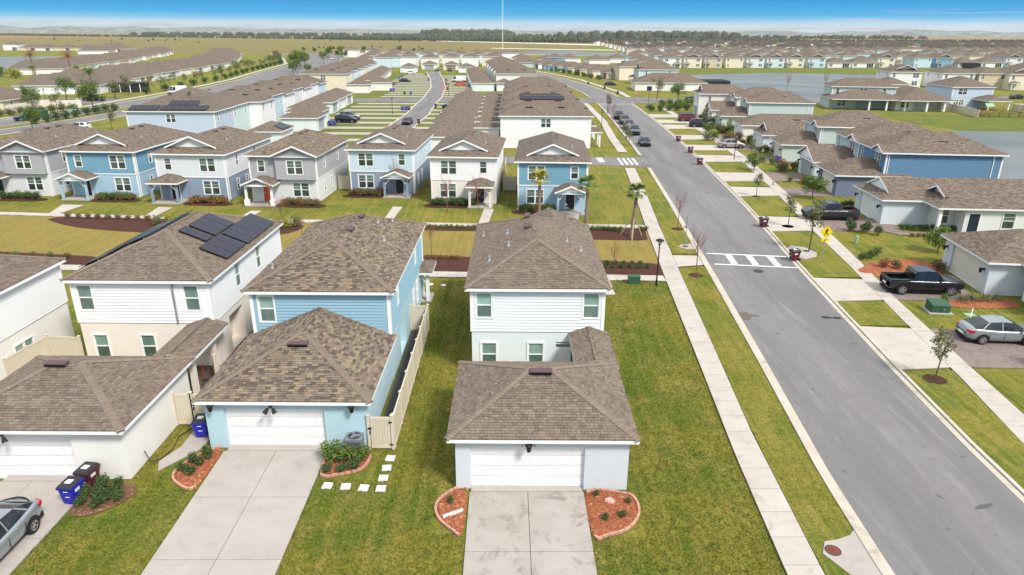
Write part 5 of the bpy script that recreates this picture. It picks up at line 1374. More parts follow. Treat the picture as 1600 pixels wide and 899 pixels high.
def ranch(kind, W, dep, col, roof, lod, label, loc, rz, group=None, scale=None):
    def mk():
        t = thing('single_storey_house', label, 'house', loc, rz); h = W/2; pm = PAINTS[col]
        fo = [('twin', .8, .7, 1.8, 1.4), ('hole', W-4.6, .05, 3.9, 2.35, 1.5)] if kind == 'patio' else [('dh', 1, .7, .8, 1.4), ('twin', W-3.2, .7, 1.6, 1.4)]
        if kind == 'plain': fo = []
        if kind == 'garage': fo = [('garage', W/2-2.4, 4.8, 2.2, M_garage)]
        eo = [('dh', 2.5, .8, .8, 1.3), ('dh', dep-4, .8, .8, 1.3)]
        block(t, -h, h, 0, dep, 0, 2.7, pm, {'S': fo, 'E': eo[:1] if kind != 'garage' else [], 'W': eo[1:] if kind != 'garage' else []}, lod=lod, names=('wall', 'b'))
        make_roof(t, -h-.4, h+.4, -.4, dep+.4, 2.72, rm=ROOFS[roof], axis='y' if dep >= W else 'x', pitch=.52 if dep > 21 else .417)
        if kind == 'patio':
            mb = MB()
            for x in (h-4.6, h-3.3, h-2, h-.75): mb.box(x-.08, -.06, 0, x+.08, -.001, 2.4, M_trim)
            mb.build('patio_posts', t)
            mb = MB(); mb.box(h-4.6, .06, .06, h-.75, .09, 2.35, M_screen); mb.build('patio_screen', t)
        if lod < 2: roof_vent(t, 1.5, dep*.4, 2.75+(h+.4-1.5)*.417-.1, (1, 0), .9) if dep >= W else None
        return t
    return place(('r', kind, W, dep, col, roof, lod), mk, loc, rz, label, group, scale)
ORD = ['first', 'second', 'third', 'fourth', 'fifth', 'sixth', 'seventh', 'eighth', 'ninth', 'tenth', 'eleventh', 'twelfth', 'thirteenth', 'fourteenth', 'fifteenth', 'sixteenth', 'seventeenth', 'eighteenth', 'nineteenth', 'twentieth']
def ordn(i):
    if i < 20: return ORD[i]
    tens = ['twenty', 'thirty', 'forty', 'fifty', 'sixty', 'seventy', 'eighty', 'ninety'][(i+1)//10-2]
    return (tens[:-1]+'ieth') if (i+1) % 10 == 0 else tens+'-'+ORD[(i+1) % 10-1]

# terraces running away from the camera (party walls butt together)
def terrace(name, xs, y0, n, step, W, cols, lab, side, grp, sol=(), sheet_end=True, h=5.4, storeys=2, lod0=1, rzs=None):
    """xs(y) = left wall x; side: +1 fronts to the right, -1 to the left"""
    for i in range(n):
        y = y0+i*step; x = xs(y)+(.9*(i % 2) if name in ('m2', 'l3') else 0); c = cols[i % len(cols)]; pm = PAINTS[c]
        lod = 1 if i < lod0 else 2
        rz = rzs(y) if rzs else 0
        t = thing('terraced_house', f'{c} {lab}, {ordn(i)} from near end', 'terraced house', (x, y), rz, grp)
        w_ = W-(.5 if i % 2 and name != 'm' else 0)
        so = [('dh', 1.2, h-1.85, .7, 1.35), ('dh', step-2.2, h-1.85, .7, 1.35)]
        fo = [('twin', W*.5-.8, h-1.9, 1.6, 1.35)] if i == 0 and storeys == 2 else []; ax_ = 'y' if (name == 'l' and n == 2) else 'x'
        block(t, 0, w_, 0, step-.02, 0, h, pm, {'S': fo, 'E' if side > 0 or storeys == 2 else 'W': so, 'W': so}, lod=lod, lap='S' if (lod == 1) else 0, corners=(i == 0), names=('wall', 'siding'))
        ends = ('hip' if i == 0 else 'gable', 'hip' if i == n-1 else 'gable')
        W2 = w_/2+.4
        polysz = h+.03+(.35*(i % 2) if ax_ == 'x' else 0)
        yy0 = -.4 if i == 0 else (.0)
        rf = make_roof(t, -.4, w_+.4, yy0, step+(.4 if i == n-1 else .0), polysz, rm=M_sh_plain if i % 3 or name == 'm' else M_sh_grey, close=False, ends=ends if ax_ == 'y' else ('hip', 'hip'), axis=ax_, skip_fascia=('N', 'S') if 0 < i < n-1 else (() if n == 1 else (('N',) if i == 0 else ('S',))))
        cx = w_/2
        for s in (-1, 1):
            if i < 6 and ax_ == 'y': roof_vent(t, cx+s*1.6, step*.55, polysz+(w_/2+.4-1.6)*.417-.02, (s, 0), .9)
            elif i < 6: roof_vent(t, cx+s*2.7, 2.2+(.2 if i else 0), polysz+(2.6 if i == 0 else 2.4)*.417+.02, (0, -1), 1.1)
        if side > 0 and storeys == 2:
            make_roof(t, w_-1.0, w_+2.2, 1.2, 4.6, 2.6, rm=M_sh_plain, axis='x', ends=('hip', 'hip'), name='porch_roof')
            mb = MB(); mb.box(w_+1.7, 1.5, 0, w_+1.95, 1.75, 2.4, M_trim); mb.box(w_+1.7, 4.1, 0, w_+1.95, 4.35, 2.4, M_trim); mb.build('porch_posts', t)
        if i in sol:
            k = .417; z = polysz
            if i == 0: pass
            solar_array(t, (3.3, 2.7, z+2.7*k), (1, 0, 0), (0, 1, k), (0, -k, 1), 8, 1, ph=1.4)
terrace('m', lambda y: -1.0+(y-117)*.012, 117.4, 9, 8.8, 15.2, ['white', 'pale grey', 'warm white', 'blue-grey', 'white', 'pale blue'], 'townhouse in the long terrace left of the street', 1, 'long terrace left of the street', sol=(1, 2), lod0=2)
terrace('m2', lambda y: -3.4-(y-240)*.075, 241, 12, 8.2, 13.4, ['warm white', 'pale grey', 'cream', 'white', 'aqua'], 'townhouse in the terrace beyond the cross street', 1, 'terrace beyond the cross street', lod0=0)
terrace('l', lambda y: -66.2+(y-122)*.02, 122.3, 2, 8.9, 15.2, ['blue-grey', 'aqua'], 'townhouse with dark solar panels near the boulevard', -1, 'solar townhouses by the boulevard', sol=(), lod0=2)
terrace('l', lambda y: -61+(y-122)*-.03, 140.2, 7, 8.4, 12.6, ['white', 'pale blue', 'white', 'pale grey', 'white'], 'townhouse in the left terrace behind the solar townhouses', -1, 'left terrace', lod0=2)
terrace('l3', lambda y: -68-(y-236)*.07, 236, 11, 8.4, 14.6, ['cream', 'aqua', 'white', 'aqua', 'white', 'cream'], 'townhouse in the far left terrace', -1, 'far left terrace', lod0=1)
# solar panels on the front pair, facing the camera
sp = [o for o in bpy.data.objects if o.get('label', '').startswith('blue-grey townhouse with dark solar')][0]
for (xa, s0, cols, rows) in ((.6, .15, 5, 1), (6.0, .15, 8, 1), (6.9, 1.9, 5, 1)):
    k = .417; solar_array(sp, (xa, -.4+s0*.92, 5.45+s0*.92*k), (1, 0, 0), (0, 1, k), (0, -k, 1), cols, rows)
# detached garages of the terraces
for i in range(9):
    small_garage(f'low garage with brown hip roof behind the long terrace, {ordn(i)} from the green', (-13.6+(.3 if i % 2 else 0), 112+i*9.0), 0, 7.2, 7.0, [S_white, S_palegrey, S_white][i % 3], lod=2, front='W')
    if i: small_garage(f'small link roof building between garage and terrace, {ordn(i)} from the green', (-6.0, 114.5+i*9.0), 0, 4.6, 3.4, S_white, lod=2, front='N', cat='outbuilding', name='outbuilding')
for i in range(9):
    small_garage(f'low garage right of the alley beyond the cross street, {ordn(i)} one along', (-11.4-i*.75, 236+i*9.6), .07, 7.2, 7.0, [S_palegreen, S_white, S_sage][i % 3], lod=2, front='W')
small_garage('pale garage with white roof trim just beyond the cross street, right of the alley', (-3.4, 237.8), .05, 5.2, 6.5, S_palegrey, lod=2)
g1 = small_garage('pale garage with small solar panels beside the blue townhouse', (-43.6, 117.4), -.03, 5.4, 6.6, S_palegreen, lod=1, front='E')
k = .417; solar_array(g1, (5.4+.35-.2, 1.0, 2.7+.2*k), (0, 1, 0), (-1, 0, k), (k, 0, 1), 4, 1)
for i, (x, y) in enumerate(((-44.2, 136.9), (-46.2, 147.5), (-48.2, 154.5), (-48.8, 168), (-49.2, 178), (-49.6, 188))):
    small_garage(f'low garage in the row facing the alley on the left, {ordn(i)} from the near end', (x, y), 0, 7.0, 7.6, [S_palegreen, S_palegrey, S_white][i % 3], lod=1 if i < 3 else 2, front='E', gm=[M_garageG, M_garage, M_garageG][i % 3])
for i in range(10):
    y = 227+i*10.2
    small_garage(f'low garage left of the alley beyond the cross street, {ordn(i)} one along', (-51.2+(6 if i == 1 else 0)-i*.9, y), .06, 7.0, 7.4, [S_white, S_white, S_tan, S_sage][i % 4], lod=2, front='E')

# back row facing the alley end
cols = ['aqua', 'white', 'warm white', 'warm white', 'white', 'cream', 'pale grey', 'white']
for i, (x, y) in enumerate(((-67.5, 392), (-55.3, 402), (-43, 396), (-31.7, 404), (-21.2, 409), (-10, 414))):
    two_storey('rear', 8.6, 13, cols[i], 'brown' if i % 2 else 'grey-brown', 2, f'{cols[i]} two-storey house at the end of the alley, {ordn(i)} from the left', (x, y), -.02*i, 'houses closing the alley')
for i, (x, y, m, gm) in enumerate(((-47.7, 346, S_palegreen, M_garage), (-40.8, 376, S_white, M_garageG), (-29.1, 372, S_cream, M_garageT), (-19.8, 348, S_white, M_garage))):
    small_garage(f'{["pale aqua","white","cream","plain white"][i]} garage closing the end of the alley, {ordn(i)} from the left', (x-3.7, y), 0, 7.6, 7, m, lod=2, front='S', gm=gm)
for i in range(11):
    c = ['white', 'warm white', 'cream', 'pale blue', 'white'][i % 5]; x = -92+i*9.8+(2 if i % 2 else 0)
    two_storey('rear', 8.8, 12, c, 'brown', 2, f'{c} two-storey house in the far row before the brown field, {ordn(i)} from the left', (x, 505+(i % 3)*5-(i*2)), 0, 'far row before the brown field')
for i in range(8):
    c = ['cream', 'white', 'aqua', 'white'][i % 4]; x = -84+i*11
    two_storey('front', 8.4, 12, c, 'grey-brown', 2, f'{c} two-storey house in the row behind the alley end houses, {ordn(i)} from the left', (x, 452+(i % 2)*6), .03, 'row behind the alley end')
two_storey('end', 10.5, 14, 'white', 'brown', 2, 'white two-storey house by the car park at the far left end of the rows', (-120, 552), 0)
two_storey('front', 9, 12, 'white', 'grey-brown', 2, 'white two-storey house just right of the one by the far car park', (-103, 548), 0)
for i in range(6):
    c = ['white', 'pale blue', 'warm white'][i % 3]
    two_storey('front', 8.6, 12, c, 'brown', 2, f'{c} two-storey house beyond the left terrace, {ordn(i)} from the near end', (-74-i*3.2+(i % 2)*14, 372+i*24), .1, 'houses beyond the left terrace')

# right of the road beyond the junction
t = ranch('plain', 24, 13, 'warm white', 'brown', 1, 'long plain white single-storey house just beyond the side street', (55.8, 241), -.06)
two_storey('front', 9.5, 15, 'pale blue', 'brown', 1, 'pale blue two-storey house just behind the long white house', (50.2, 276.5), R(-88), low='pale blue')
two_storey('front', 9, 13, 'cream', 'brown', 2, 'cream two-storey house behind the pale blue one on the far right kerb', (46, 300), R(-82))
rc = ['tan', 'cream', 'tan', 'cream', 'sage', 'blue', 'white']
for i in range(7):
    ranch('garage' if i % 2 else 'patio', 9, 15, rc[i], 'brown', 2, f'{rc[i]} single-storey house along the right kerb past the junction, {ordn(i)} beyond the two-storey pair', (41.5-i*4.3, 306+i*14), R(-80+i*1.2), 'low houses along the far right kerb')
for i in range(4):
    two_storey('front', 8.8, 12, ['pale grey', 'cream', 'white', 'pale blue'][i], 'brown', 2, f'{["pale grey", "cream", "white", "pale blue"][i]} two-storey house between the far street and the lake, {ordn(i)} from the camera', (60+i*3, 318+i*34), R(-95), 'houses between far street and lake')
ranch('plain', 17, 14, 'sage', 'brown', 2, 'sage gabled single-storey house at the far bend of the street', (10, 400), 0)
two_storey('front', 10, 12, 'blue', 'brown', 2, 'blue two-storey house at the far bend of the street', (27.5, 402), 0)
for i in range(6): ranch('plain', 13, 13, 'white' if i % 2 else 'warm white', 'brown', 2, f'{"white" if i % 2 else "warm white"} low house behind the far bend of the street, {ordn(i)} from the left', (-6+i*16, 448+(i % 2)*22), .03*i, 'low houses behind the far bend')
# pool cage
def pool_cage(x, y, W, D_, label, rz=0, h=3.0, where=None):
    t = thing('pool_cage', label, 'pool cage', (x, y), rz)
    mb = MB()
    for i in range(6):
        for yy in (0, D_): mb.box(i*W/5-.05, yy-.05, 0, i*W/5+.05, yy+.05, h, M_screen)
        mb.box(i*W/5-.05, .051, h-.1, i*W/5+.05, D_-.051, h, M_screen)
    mb.build('frame', t)
    q = MB(); q.box(.06, .02, .1, W-.06, .03, h-.11, M_screen); q.box(W-.03, .08, .1, W-.02, D_-.08, h-.11, M_screen); q.box(.08, .08, h-.09, W-.08, D_-.08, h-.08, M_screen); q.build('screen', t)
    return t
pool_cage(68.5, 246, 9, 11, 'black screened pool cage beside the long white house by the lake')

# ---- houses beyond the lake bank, right
two_storey('front', 12.5, 13, 'sage', 'brown', 1, 'pale sage two-storey house with a wide covered lanai nearest the lake', (92, 186), R(-12)) if False else None
t = thing('sage_lake_house', 'pale sage two-storey house with long low lanai roof, leftmost beyond the lake bank', 'house', (84.5, 181.5), R(-10))
block(t, 0, 17, 4.5, 14, 0, 2.7, M_green, {'S': [('twin', 2.2, .7, 2.0, 1.5), ('hole', 6.8, .05, 8.8, 2.3, 1.5)]}, lod=1, names=('ground_floor_wall', 'b'))
block(t, 1.2, 17, 7.5, 16, 2.71, 5.42, M_green, {'S': [('dh', 1, 3.5, .8, 1.4), ('twin', 6.8, 3.6, 2, 1.3), ('dh', 12.6, 3.5, .9, 1.4)]}, lod=1, names=('upper_wall', 'b'), corners=True)
make_roof(t, .8, 17.4, 7.1, 16.4, 5.45, rm=M_sh_plain, axis='x')
make_roof(t, -.4, 18.2, 0.2, 12.6, 2.75, rm=M_sh_plain, axis='x', name='lanai_roof', pitch=.30)
for x in (9, 13.2, 17.6):
    mb = MB(); mb.box(x-.2, .6, 0, x+.2, 1.0, 2.54, M_trim); mb.build('post', t)
t = thing('white_lanai_house', 'white single-storey house with lanai on thick white posts, second beyond the lake bank', 'house', (100.3, 180.5), R(-4))
block(t, 0, 12.4, 0, 16, 0, 2.7, S_white, {'S': [('twin', 1.2, .8, 1.9, 1.4), ('hole', 4.4, .05, 7.0, 2.35, 2.0)]}, lod=1, names=('wall', 'b'))
make_roof(t, -.4, 13.2, -2.9, 16.4, 2.75, rm=M_sh_plain)
for x in (6.6, 10.9): mb = MB(); mb.box(x-.22, -2.5, 0, x+.22, -2.06, 2.5, M_trim); mb.build('post', t)
roof_vent(t, 8, 3, 4.7, (1, 0), 1.3)
t = thing('blue_grey_corner_house', 'pale blue-grey two-storey house with small hipped porch beside the timber playset', 'house', (118.6, 187.5), R(-2))
block(t, 0, 10.6, 0, 13, 0, 2.72, M_lav, {'S': [('twin', 1.0, .8, 1.1, 1.4), ('twin', 2.3, .8, 1.1, 1.4), ('hole', 6.2, .1, 1.8, 2.2, .3)]}, lod=1, names=('ground_floor_wall', 'b'))
block(t, -.01, 10.61, -.01, 13.01, 2.722, 5.42, M_lav, {'S': [('twin', 1.6, 3.5, 2.2, 1.5)]}, lap='SW', lod=1, corners=True, names=('upper_wall', 'siding'))
make_roof(t, -.4, 11, -.4, 13.4, 5.45, rm=M_sh_plain)
porch(t, 5.6, 11.2, -7.2, 0, 2.5, 'hip', slab=False, rm=M_sh_plain, braces=False)
two_storey('front', 11, 14, 'white', 'brown', 1, 'white two-storey house with front gable by the lake, left of the cream houses', (147.5, 262.5), R(-8), low='warm white')
ranch('garage', 8, 14, 'warm white', 'brown', 1, 'low white house with open garage in front of the white gabled house', (131, 238), R(-10))
two_storey('rear', 11, 14, 'white', 'grey-brown', 1, 'pale two-storey house between the white gabled house and the cream ones', (163, 256), R(-6))
two_storey('rear', 9, 13, 'tan', 'brown', 1, 'tan two-storey house behind the blue-grey corner house', (174, 254), R(-4))
t = two_storey('front', 10, 13, 'cream', 'brown', 1, 'cream two-storey house with dark shutters at the right edge', (182.5, 250), R(-3))
for i in range(8):
    c = ['blue-grey', 'cream', 'white', 'tan', 'pale blue'][i % 5]
    two_storey('patio' if i % 2 else 'rear', 10, 13, c, 'brown', 2, f'{c} two-storey house in the group right of the lake, {ordn(i)} from its left', (196+i*13, 262+(i % 3)*18), R(-5), 'houses right of the lake')

# ---- far rows beyond the lake
def far_row(y0, xa, xb, n0, tag_, kinds=('front', 'rear', 'patio'), slope=0.0, stuff=False):
    n = int((xb-xa)/12.2); rr = random.Random(int(y0))
    for i in range(n):
        x = xa+i*12.2; y = y0+slope*(x-xa)+rr.uniform(-1.5, 1.5)
        c = rr.choice(['white', 'cream', 'white', 'pale blue', 'pale grey', 'warm white', 'sage', 'blue-grey', 'cream', 'tan'])
        rf = rr.choice(['brown', 'grey-brown'])
        lab = f'{c} {{}} house in the {tag_}, {ordn(i)} from the left'
        if rr.random() < .27: ranch('patio', 11.2, 15, c, rf, 2, lab.format('low'), (x, y), rr.uniform(-.03, .03), tag_)
        else: two_storey(rr.choice(kinds), 9.4, 13, c, rf, 2, lab.format('two-storey'), (x, y), rr.uniform(-.03, .03), tag_)
# front row by hand in the photo's order
FR = [('white', 'patio', 93), ('cream', 'front', 105), ('tan', 'front', 117), ('cream', 'rear', 129.5), ('pale grey', 'front', 142), ('aqua', 'front', 154), ('cream', 'front', 166), ('pale blue', 'front', 179),
      ('warm white', 'ranch', 193), ('white', 'ranch', 208), ('cream', 'front', 222), ('pale blue', 'rear', 245), ('blue', 'front', 259), ('warm white', 'ranch', 275), ('white', 'ranch', 290), ('pale grey', 'front', 304), ('pale blue', 'front', 318), ('white', 'front', 332), ('cream', 'rear', 346)]
for i, (c, k, x) in enumerate(FR):
    y = 403+(x-93)*.12
    lab = f'{c} {"low" if k == "ranch" else "two-storey"} house facing the lake across the water, {ordn(i)} from the left'
    if k == 'ranch': ranch('patio', 13, 15, c, 'brown', 1, lab, (x, y), 0, 'houses facing the lake')
    else: two_storey(k, 10, 13, c, 'brown' if i % 2 else 'grey-brown', 1, lab, (x, y), .02, 'houses facing the lake')
pool_cage(262, 411, 11, 8, 'black screened pool cage behind the blue house facing the lake')
for j, (y, xa, xb) in enumerate(((446, 84, 385), (492, 92, 420), (538, 100, 455), (588, 108, 500), (646, 112, 520))):
    far_row(y, xa, xb, 0, f'{ordn(j+1)} row beyond the lake', slope=.08)
# remaining far roofs, one mass
mb = MB(); rr = random.Random(3)
for y in (700, 752, 808, 870, 935, 1005, 1085, 1170, 1260):
    xa = 118+(y-700)*.06; xb = 560+(y-700)*.72
    x = xa
    while x < xb:
        W = rr.uniform(9, 13); h = 5.4 if rr.random() < .7 else 2.8; D_ = 13; yy = y+rr.uniform(-6, 6)+(x-xa)*.08
        pm = PAINTS[rr.choice(['white', 'cream', 'white', 'pale blue', 'pale grey', 'warm white', 'tan'])]
        mb.box(x, yy, 0, x+W, yy+D_, h, pm, skip=(0, 1))
        for q in roof_polys(x-.4, x+W+.4, yy-.4, yy+D_+.4, h)[0]: mb.face(q, M_sh_plain)
        if h > 3: mb.box(x+1, yy-.06, 3.5, x+2, yy-.01, 4.8, M_pane_d); mb.box(x+W-2.6, yy-.06, 3.5, x+W-1, yy-.01, 4.8, M_pane_d)
        x += W+rr.uniform(2, 5)
mb.build('distant_houses')['kind'] = 'stuff'

# ---- left: single-storey villa rows
def villa_row(line, W, dep, cols, lab, grp, flip=False, lod=2, kinds=('garage', 'front')):
    pts = walk_line(line, W+.9)
    for i, (p, a) in enumerate(pts):
        c = cols[i % len(cols)]
        rz = a+(math.pi if flip else 0)
        ranch(kinds[i % len(kinds)], W, dep, c, 'brown' if i % 3 else 'grey-brown', lod, f'{c} {lab}, {ordn(i)} from its near end', (p.x+random.uniform(-1.6, 1.6), p.y), rz+random.uniform(-.04, .04), grp, scale=random.uniform(.92, 1.03))
# eave-side lines; each villa's front (local -y) faces right of travel direction
villa_row([(-126.5, 226), (-132.5, 254), (-136, 275), (-142, 320), (-150, 386), (-165, 440), (-184, 500), (-214, 580)], 11, 24, ['white', 'warm white', 'pale grey', 'white', 'cream'], 'single-storey villa in the row along the boulevard', 'villas along the boulevard', kinds=('patio', 'front', 'front'))
villa_row([(-199, 323), (-208, 352), (-215, 390), (-228, 440), (-243, 487), (-260, 545), (-284, 620)], 11, 22, ['warm white', 'cream', 'tan', 'cream', 'white', 'white', 'pale grey'], 'single-storey villa in the second villa row', 'second villa row', kinds=('garage', 'front'))
villa_row([(-333, 605), (-345, 640), (-380, 720), (-420, 800)], 12, 22, ['white', 'cream', 'white'], 'single-storey villa in the farthest villa row', 'far villa row')
for i, (x, y, c, k) in enumerate(((-478, 700, 'white', 't'), (-458, 694, 'cream', 'r'), (-441, 690, 'white', 'r'), (-424, 693, 'cream', 'r'), (-406, 694, 'cream', 'r'), (-388, 692, 'white', 'r'), (-370, 672, 'warm white', 'r'), (-355, 656, 'white', 'r'))):
    lab = f'{c} {"two-storey" if k == "t" else "low"} house across the left lake, {ordn(i)} from the left'
    if k == 't': two_storey('patio', 13, 14, c, 'brown', 2, lab, (x, y), .1, 'houses across the left lake')
    else: ranch('patio', 15, 18, c, 'brown', 2, lab, (x, y), .1-i*.05, 'houses across the left lake')
# the villa with screened lanai nearest the boulevard
ranch('garage', 25, 18, 'warm white', 'brown', 1, 'wide white villa at the near end of the boulevard row, a tall palm before it', (-139.5, 226.5), 0)
t = thing('screened_lanai', 'black screened lanai with brown roof attached at the corner of the wide white villa', 'lanai', (-126, 226.2), R(8))
mb = MB(); mb.box(0, 0, 0, 9, .06, 2.5, M_screen); mb.box(8.95, .07, 0, 9, 8, 2.5, M_screen); mb.build('screen', t)
mb = MB(); mb.box(-.2, -.2, 2.51, 9.2, 8.2, 2.7, M_screen); mb.build('roof', t)
for x in (0, 3, 6, 9): mb = MB(); mb.box(x-.1, -.15, 0, x+.1, -.01, 2.5, M_trim); mb.build('post', t)
mb = MB(); mb.box(-2.2, -3.1, 0, -2, 8, 1.2, S_cream); mb.box(-1.99, -3.1, 0, 14, -2.9, 1.2, S_cream)
tag(mb.build('garden_wall'), 'low cream garden wall round the screened lanai', 'wall')
t = thing('cream_villa', 'cream villa with walled yard at the left edge beside the boulevard', 'house', (-137, 168), R(4))
block(t, 0, 16.5, 0, 15, 0, 2.7, PAINTS['cream'], {'S': [('twin', 7, .8, 1.6, 1.3)], 'E': [('dh', 3, .8, .8, 1.3), ('hole', 7, .1, 4, 2.2, 1)]}, lod=1, names=('wall', 'b'))
make_roof(t, -.4, 17, -.4, 15.4, 2.72, rm=M_sh_plain)
mb = MB(); mb.box(18.5, -2, 0, 18.7, 12, 1.7, S_cream); mb.box(18.7, 11.8, 0, 28, 12.0, 1.7, S_cream); mb.box(27.8, 11.0, 0, 28.6, 11.79, 2.1, S_cream)
t2 = mb.build('garden_wall'); t2.location = (-137, 168, 0); t2.rotation_euler = (0, 0, R(4)); tag(t2, 'cream garden wall stepping along the boulevard lawn in front of the cream villa', 'wall')

# ---- mast
t = thing('radio_mast', 'tall thin white lattice mast rising above the horizon near the centre', 'mast', (-4.7, 790))
mb = MB()
for a in range(3):
    x, y = .5*math.cos(a*2.094), .5*math.sin(a*2.094); mb.tube((x, y, 0), (x, y, 72), .16, .12, M_cloth, 5)
for k in range(36):
    for a in range(3):
        b = (a+1) % 3; mb.tube((.5*math.cos(a*2.094), .5*math.sin(a*2.094), k*2), (.5*math.cos(b*2.094), .5*math.sin(b*2.094), k*2+2), .06, .06, M_cloth, 4, cap=False)
mb.build('lattice', t)
# ================================================================ PLANTS
def leaf_mesh(name, blobs, n, size, m, seed, flat=.0, squash=1.0):
    """blobs: (x,y,z,rx,ry,rz); small leaf quads spread through their volume"""
    rs = np.random.RandomState(seed); mb = MB(); tot = sum(b[3]*b[4]*b[5] for b in blobs)
    for (x, y, z, rx, ry, rz) in blobs:
        k = max(4, int(n*rx*ry*rz/tot))
        for _ in range(k):
            d = rs.normal(size=3); d /= np.linalg.norm(d); r = rs.rand()**.42
            c = np.array([x+d[0]*rx*r, y+d[1]*ry*r, z+d[2]*rz*r])
            a = rs.normal(size=3); a /= np.linalg.norm(a); b = np.cross(a, rs.normal(size=3)); b /= np.linalg.norm(b)
            s = size*(.6+.8*rs.rand()); f = rs.rand()
            mb.face([c-a*s, c-b*s*.5, c+a*s, c+b*s*.5], m, c=(f, f, f))
    return mb.mesh(name)
def limb_mesh(name, h, r, spread, m, seed, n=5, tw=0):
    rs = random.Random(seed); mb = MB(); p = Vector((0, 0, -.05)); q = Vector((rs.uniform(-.05, .05)*h, rs.uniform(-.05, .05)*h, h*.5))
    mb.tube(p, q, r, r*.75, m, 7); top = q+Vector((rs.uniform(-.06, .06)*h, rs.uniform(-.06, .06)*h, h*.4)); mb.tube(q, top, r*.75, r*.3, m, 6)
    for i in range(n):
        a = i*2.4+rs.random(); s = q.lerp(top, i/n); e = s+Vector((math.cos(a)*spread*rs.uniform(.6, 1), math.sin(a)*spread*rs.uniform(.6, 1), h*rs.uniform(.15, .4)))
        mb.tube(s, e, r*.45, r*.15, m, 5)
        for j in range(tw):
            b = rs.random()*6.28; s2 = s.lerp(e, .4+.5*rs.random()); mb.tube(s2, s2+Vector((math.cos(b)*spread*.35, math.sin(b)*spread*.35, h*.22)), r*.15, r*.04, m, 3, cap=False)
    return mb.mesh(name)
PM = {}
TREEK = {}
def tree(kind, loc, label, scale=1.0, rz=None, group=None):
    """kinds: street, bare, oak, sapling, pine, cypress"""
    v = int(abs(loc[0]*7+loc[1]*3)) % 3; key = (kind, v)
    def mk():
        t = thing('tree' if kind != 'bare' else 'bare_tree', label, 'tree', loc)
        s = 11*v+3; rr = random.Random(s)
        if kind == 'street':
            link('trunk', limb_mesh('trunk', 3.0, .05, .8, M_bark, s), t)
            bl = [(rr.uniform(-.45, .45), rr.uniform(-.45, .45), 1.7+rr.uniform(0, 1.7), .36, .36, .36) for _ in range(12)]
            link('crown', leaf_mesh('crown', bl, 620, .085, M_leafo, s), t)
        elif kind == 'bare':
            link('trunk', limb_mesh('trunk', 3.4, .045, .75, M_twig, s, n=12, tw=5), t)
            bl = [(rr.uniform(-.5, .5), rr.uniform(-.5, .5), 1.5+rr.uniform(0, 2), .5, .5, .5) for _ in range(6)]
            link('crown', leaf_mesh('crown', bl, 90, .05, M_leafp, s), t)
        elif kind == 'oak':
            link('trunk', limb_mesh('trunk', 4.2, .13, 1.8, M_bark, s, n=7), t)
            bl = [(rr.uniform(-1.6, 1.6), rr.uniform(-1.6, 1.6), 2.6+rr.uniform(0, 2.8), 1.0, 1.0, .8) for _ in range(16)]
            link('crown', leaf_mesh('crown', bl, 2300, .14, M_leaf, s), t)
        elif kind == 'scrub':
            link('trunk', limb_mesh('trunk', 4.0, .08, 1.1, M_bark, s, n=7), t)
            bl = [(rr.uniform(-1.1, 1.1), rr.uniform(-1.1, 1.1), 2.0+rr.uniform(0, 2.4), .6, .6, .6) for _ in range(10)]
            link('crown', leaf_mesh('crown', bl, 700, .12, M_leafo, s), t)
        elif kind == 'shrubtree':
            link('trunk', limb_mesh('trunk', 2.0, .06, .9, M_bark, s, n=7), t)
            bl = [(rr.uniform(-.9, .9), rr.uniform(-.9, .9), .9+rr.uniform(0, 1.6), .6, .6, .5) for _ in range(14)]
            link('crown', leaf_mesh('crown', bl, 1500, .11, M_leaf, s), t)
        return t
    return place(key, mk, loc, rz if rz is not None else (loc[0]*1.7 % 6.28), label, group, scale)
def bush(kind, loc, label, scale=1.0, group=None, name='bush', cat='bush', rz=None):
    v = int(abs(loc[0]*5+loc[1]*11)) % 3; key = ('b', kind, v)
    M = {'round': M_leafd, 'mid': M_leaf, 'olive': M_leafo, 'yellow': M_leafy, 'copper': M_leafr, 'bronze': M_leafb, 'dark': M_leafd}[kind]
    def mk():
        t = thing(name, label, cat, loc); s = 17*v+5; rr = random.Random(s)
        n = 5 if kind == 'round' else 8; k = .28 if kind == 'round' else .4
        bl = [(rr.uniform(-k, k)*.6, rr.uniform(-k, k)*.6, .28+rr.uniform(0, .3), .30, .30, .26) for _ in range(n)]
        link('foliage', leaf_mesh('foliage', bl, 600, .055, M, s), t)
        mb = MB()
        for i in range(5):
            a = i*1.3; mb.tube((0, 0, -.03), (.2*math.cos(a), .2*math.sin(a), .45), .02, .008, M_bark, 4)
        mb.build('stems', t); return t
    return place(key, mk, loc, rz if rz is not None else loc[0]*2.1 % 6.28, label, group, scale)
def fan_plant(loc, label, m, n=16, h=.6, name='spiky_plant', group=None, scale=1):
    key = ('fan', m.name, n, h)
    def mk():
        t = thing(name, label, 'plant', loc); rr = random.Random(n); mb = MB()
        for i in range(n*3):
            a = rr.random()*6.28; l = h*rr.uniform(.6, 1.2); e = rr.uniform(.2, 1.2); d = Vector((math.cos(a)*math.cos(e), math.sin(a)*math.cos(e), math.sin(e))); s = d.cross(Vector((0, 0, 1))).normalized()*.03; f = rr.random()
            p = d*l*.5; q = d*l+Vector((0, 0, -.15*l)); mb.face([(0, 0, 0), p-s, q, p+s], m, c=(f, f, f))
        mb.build('leaves', t); return t
    return place(key, mk, loc, loc[0] % 6.28, label, group, scale)
FR_M = {}
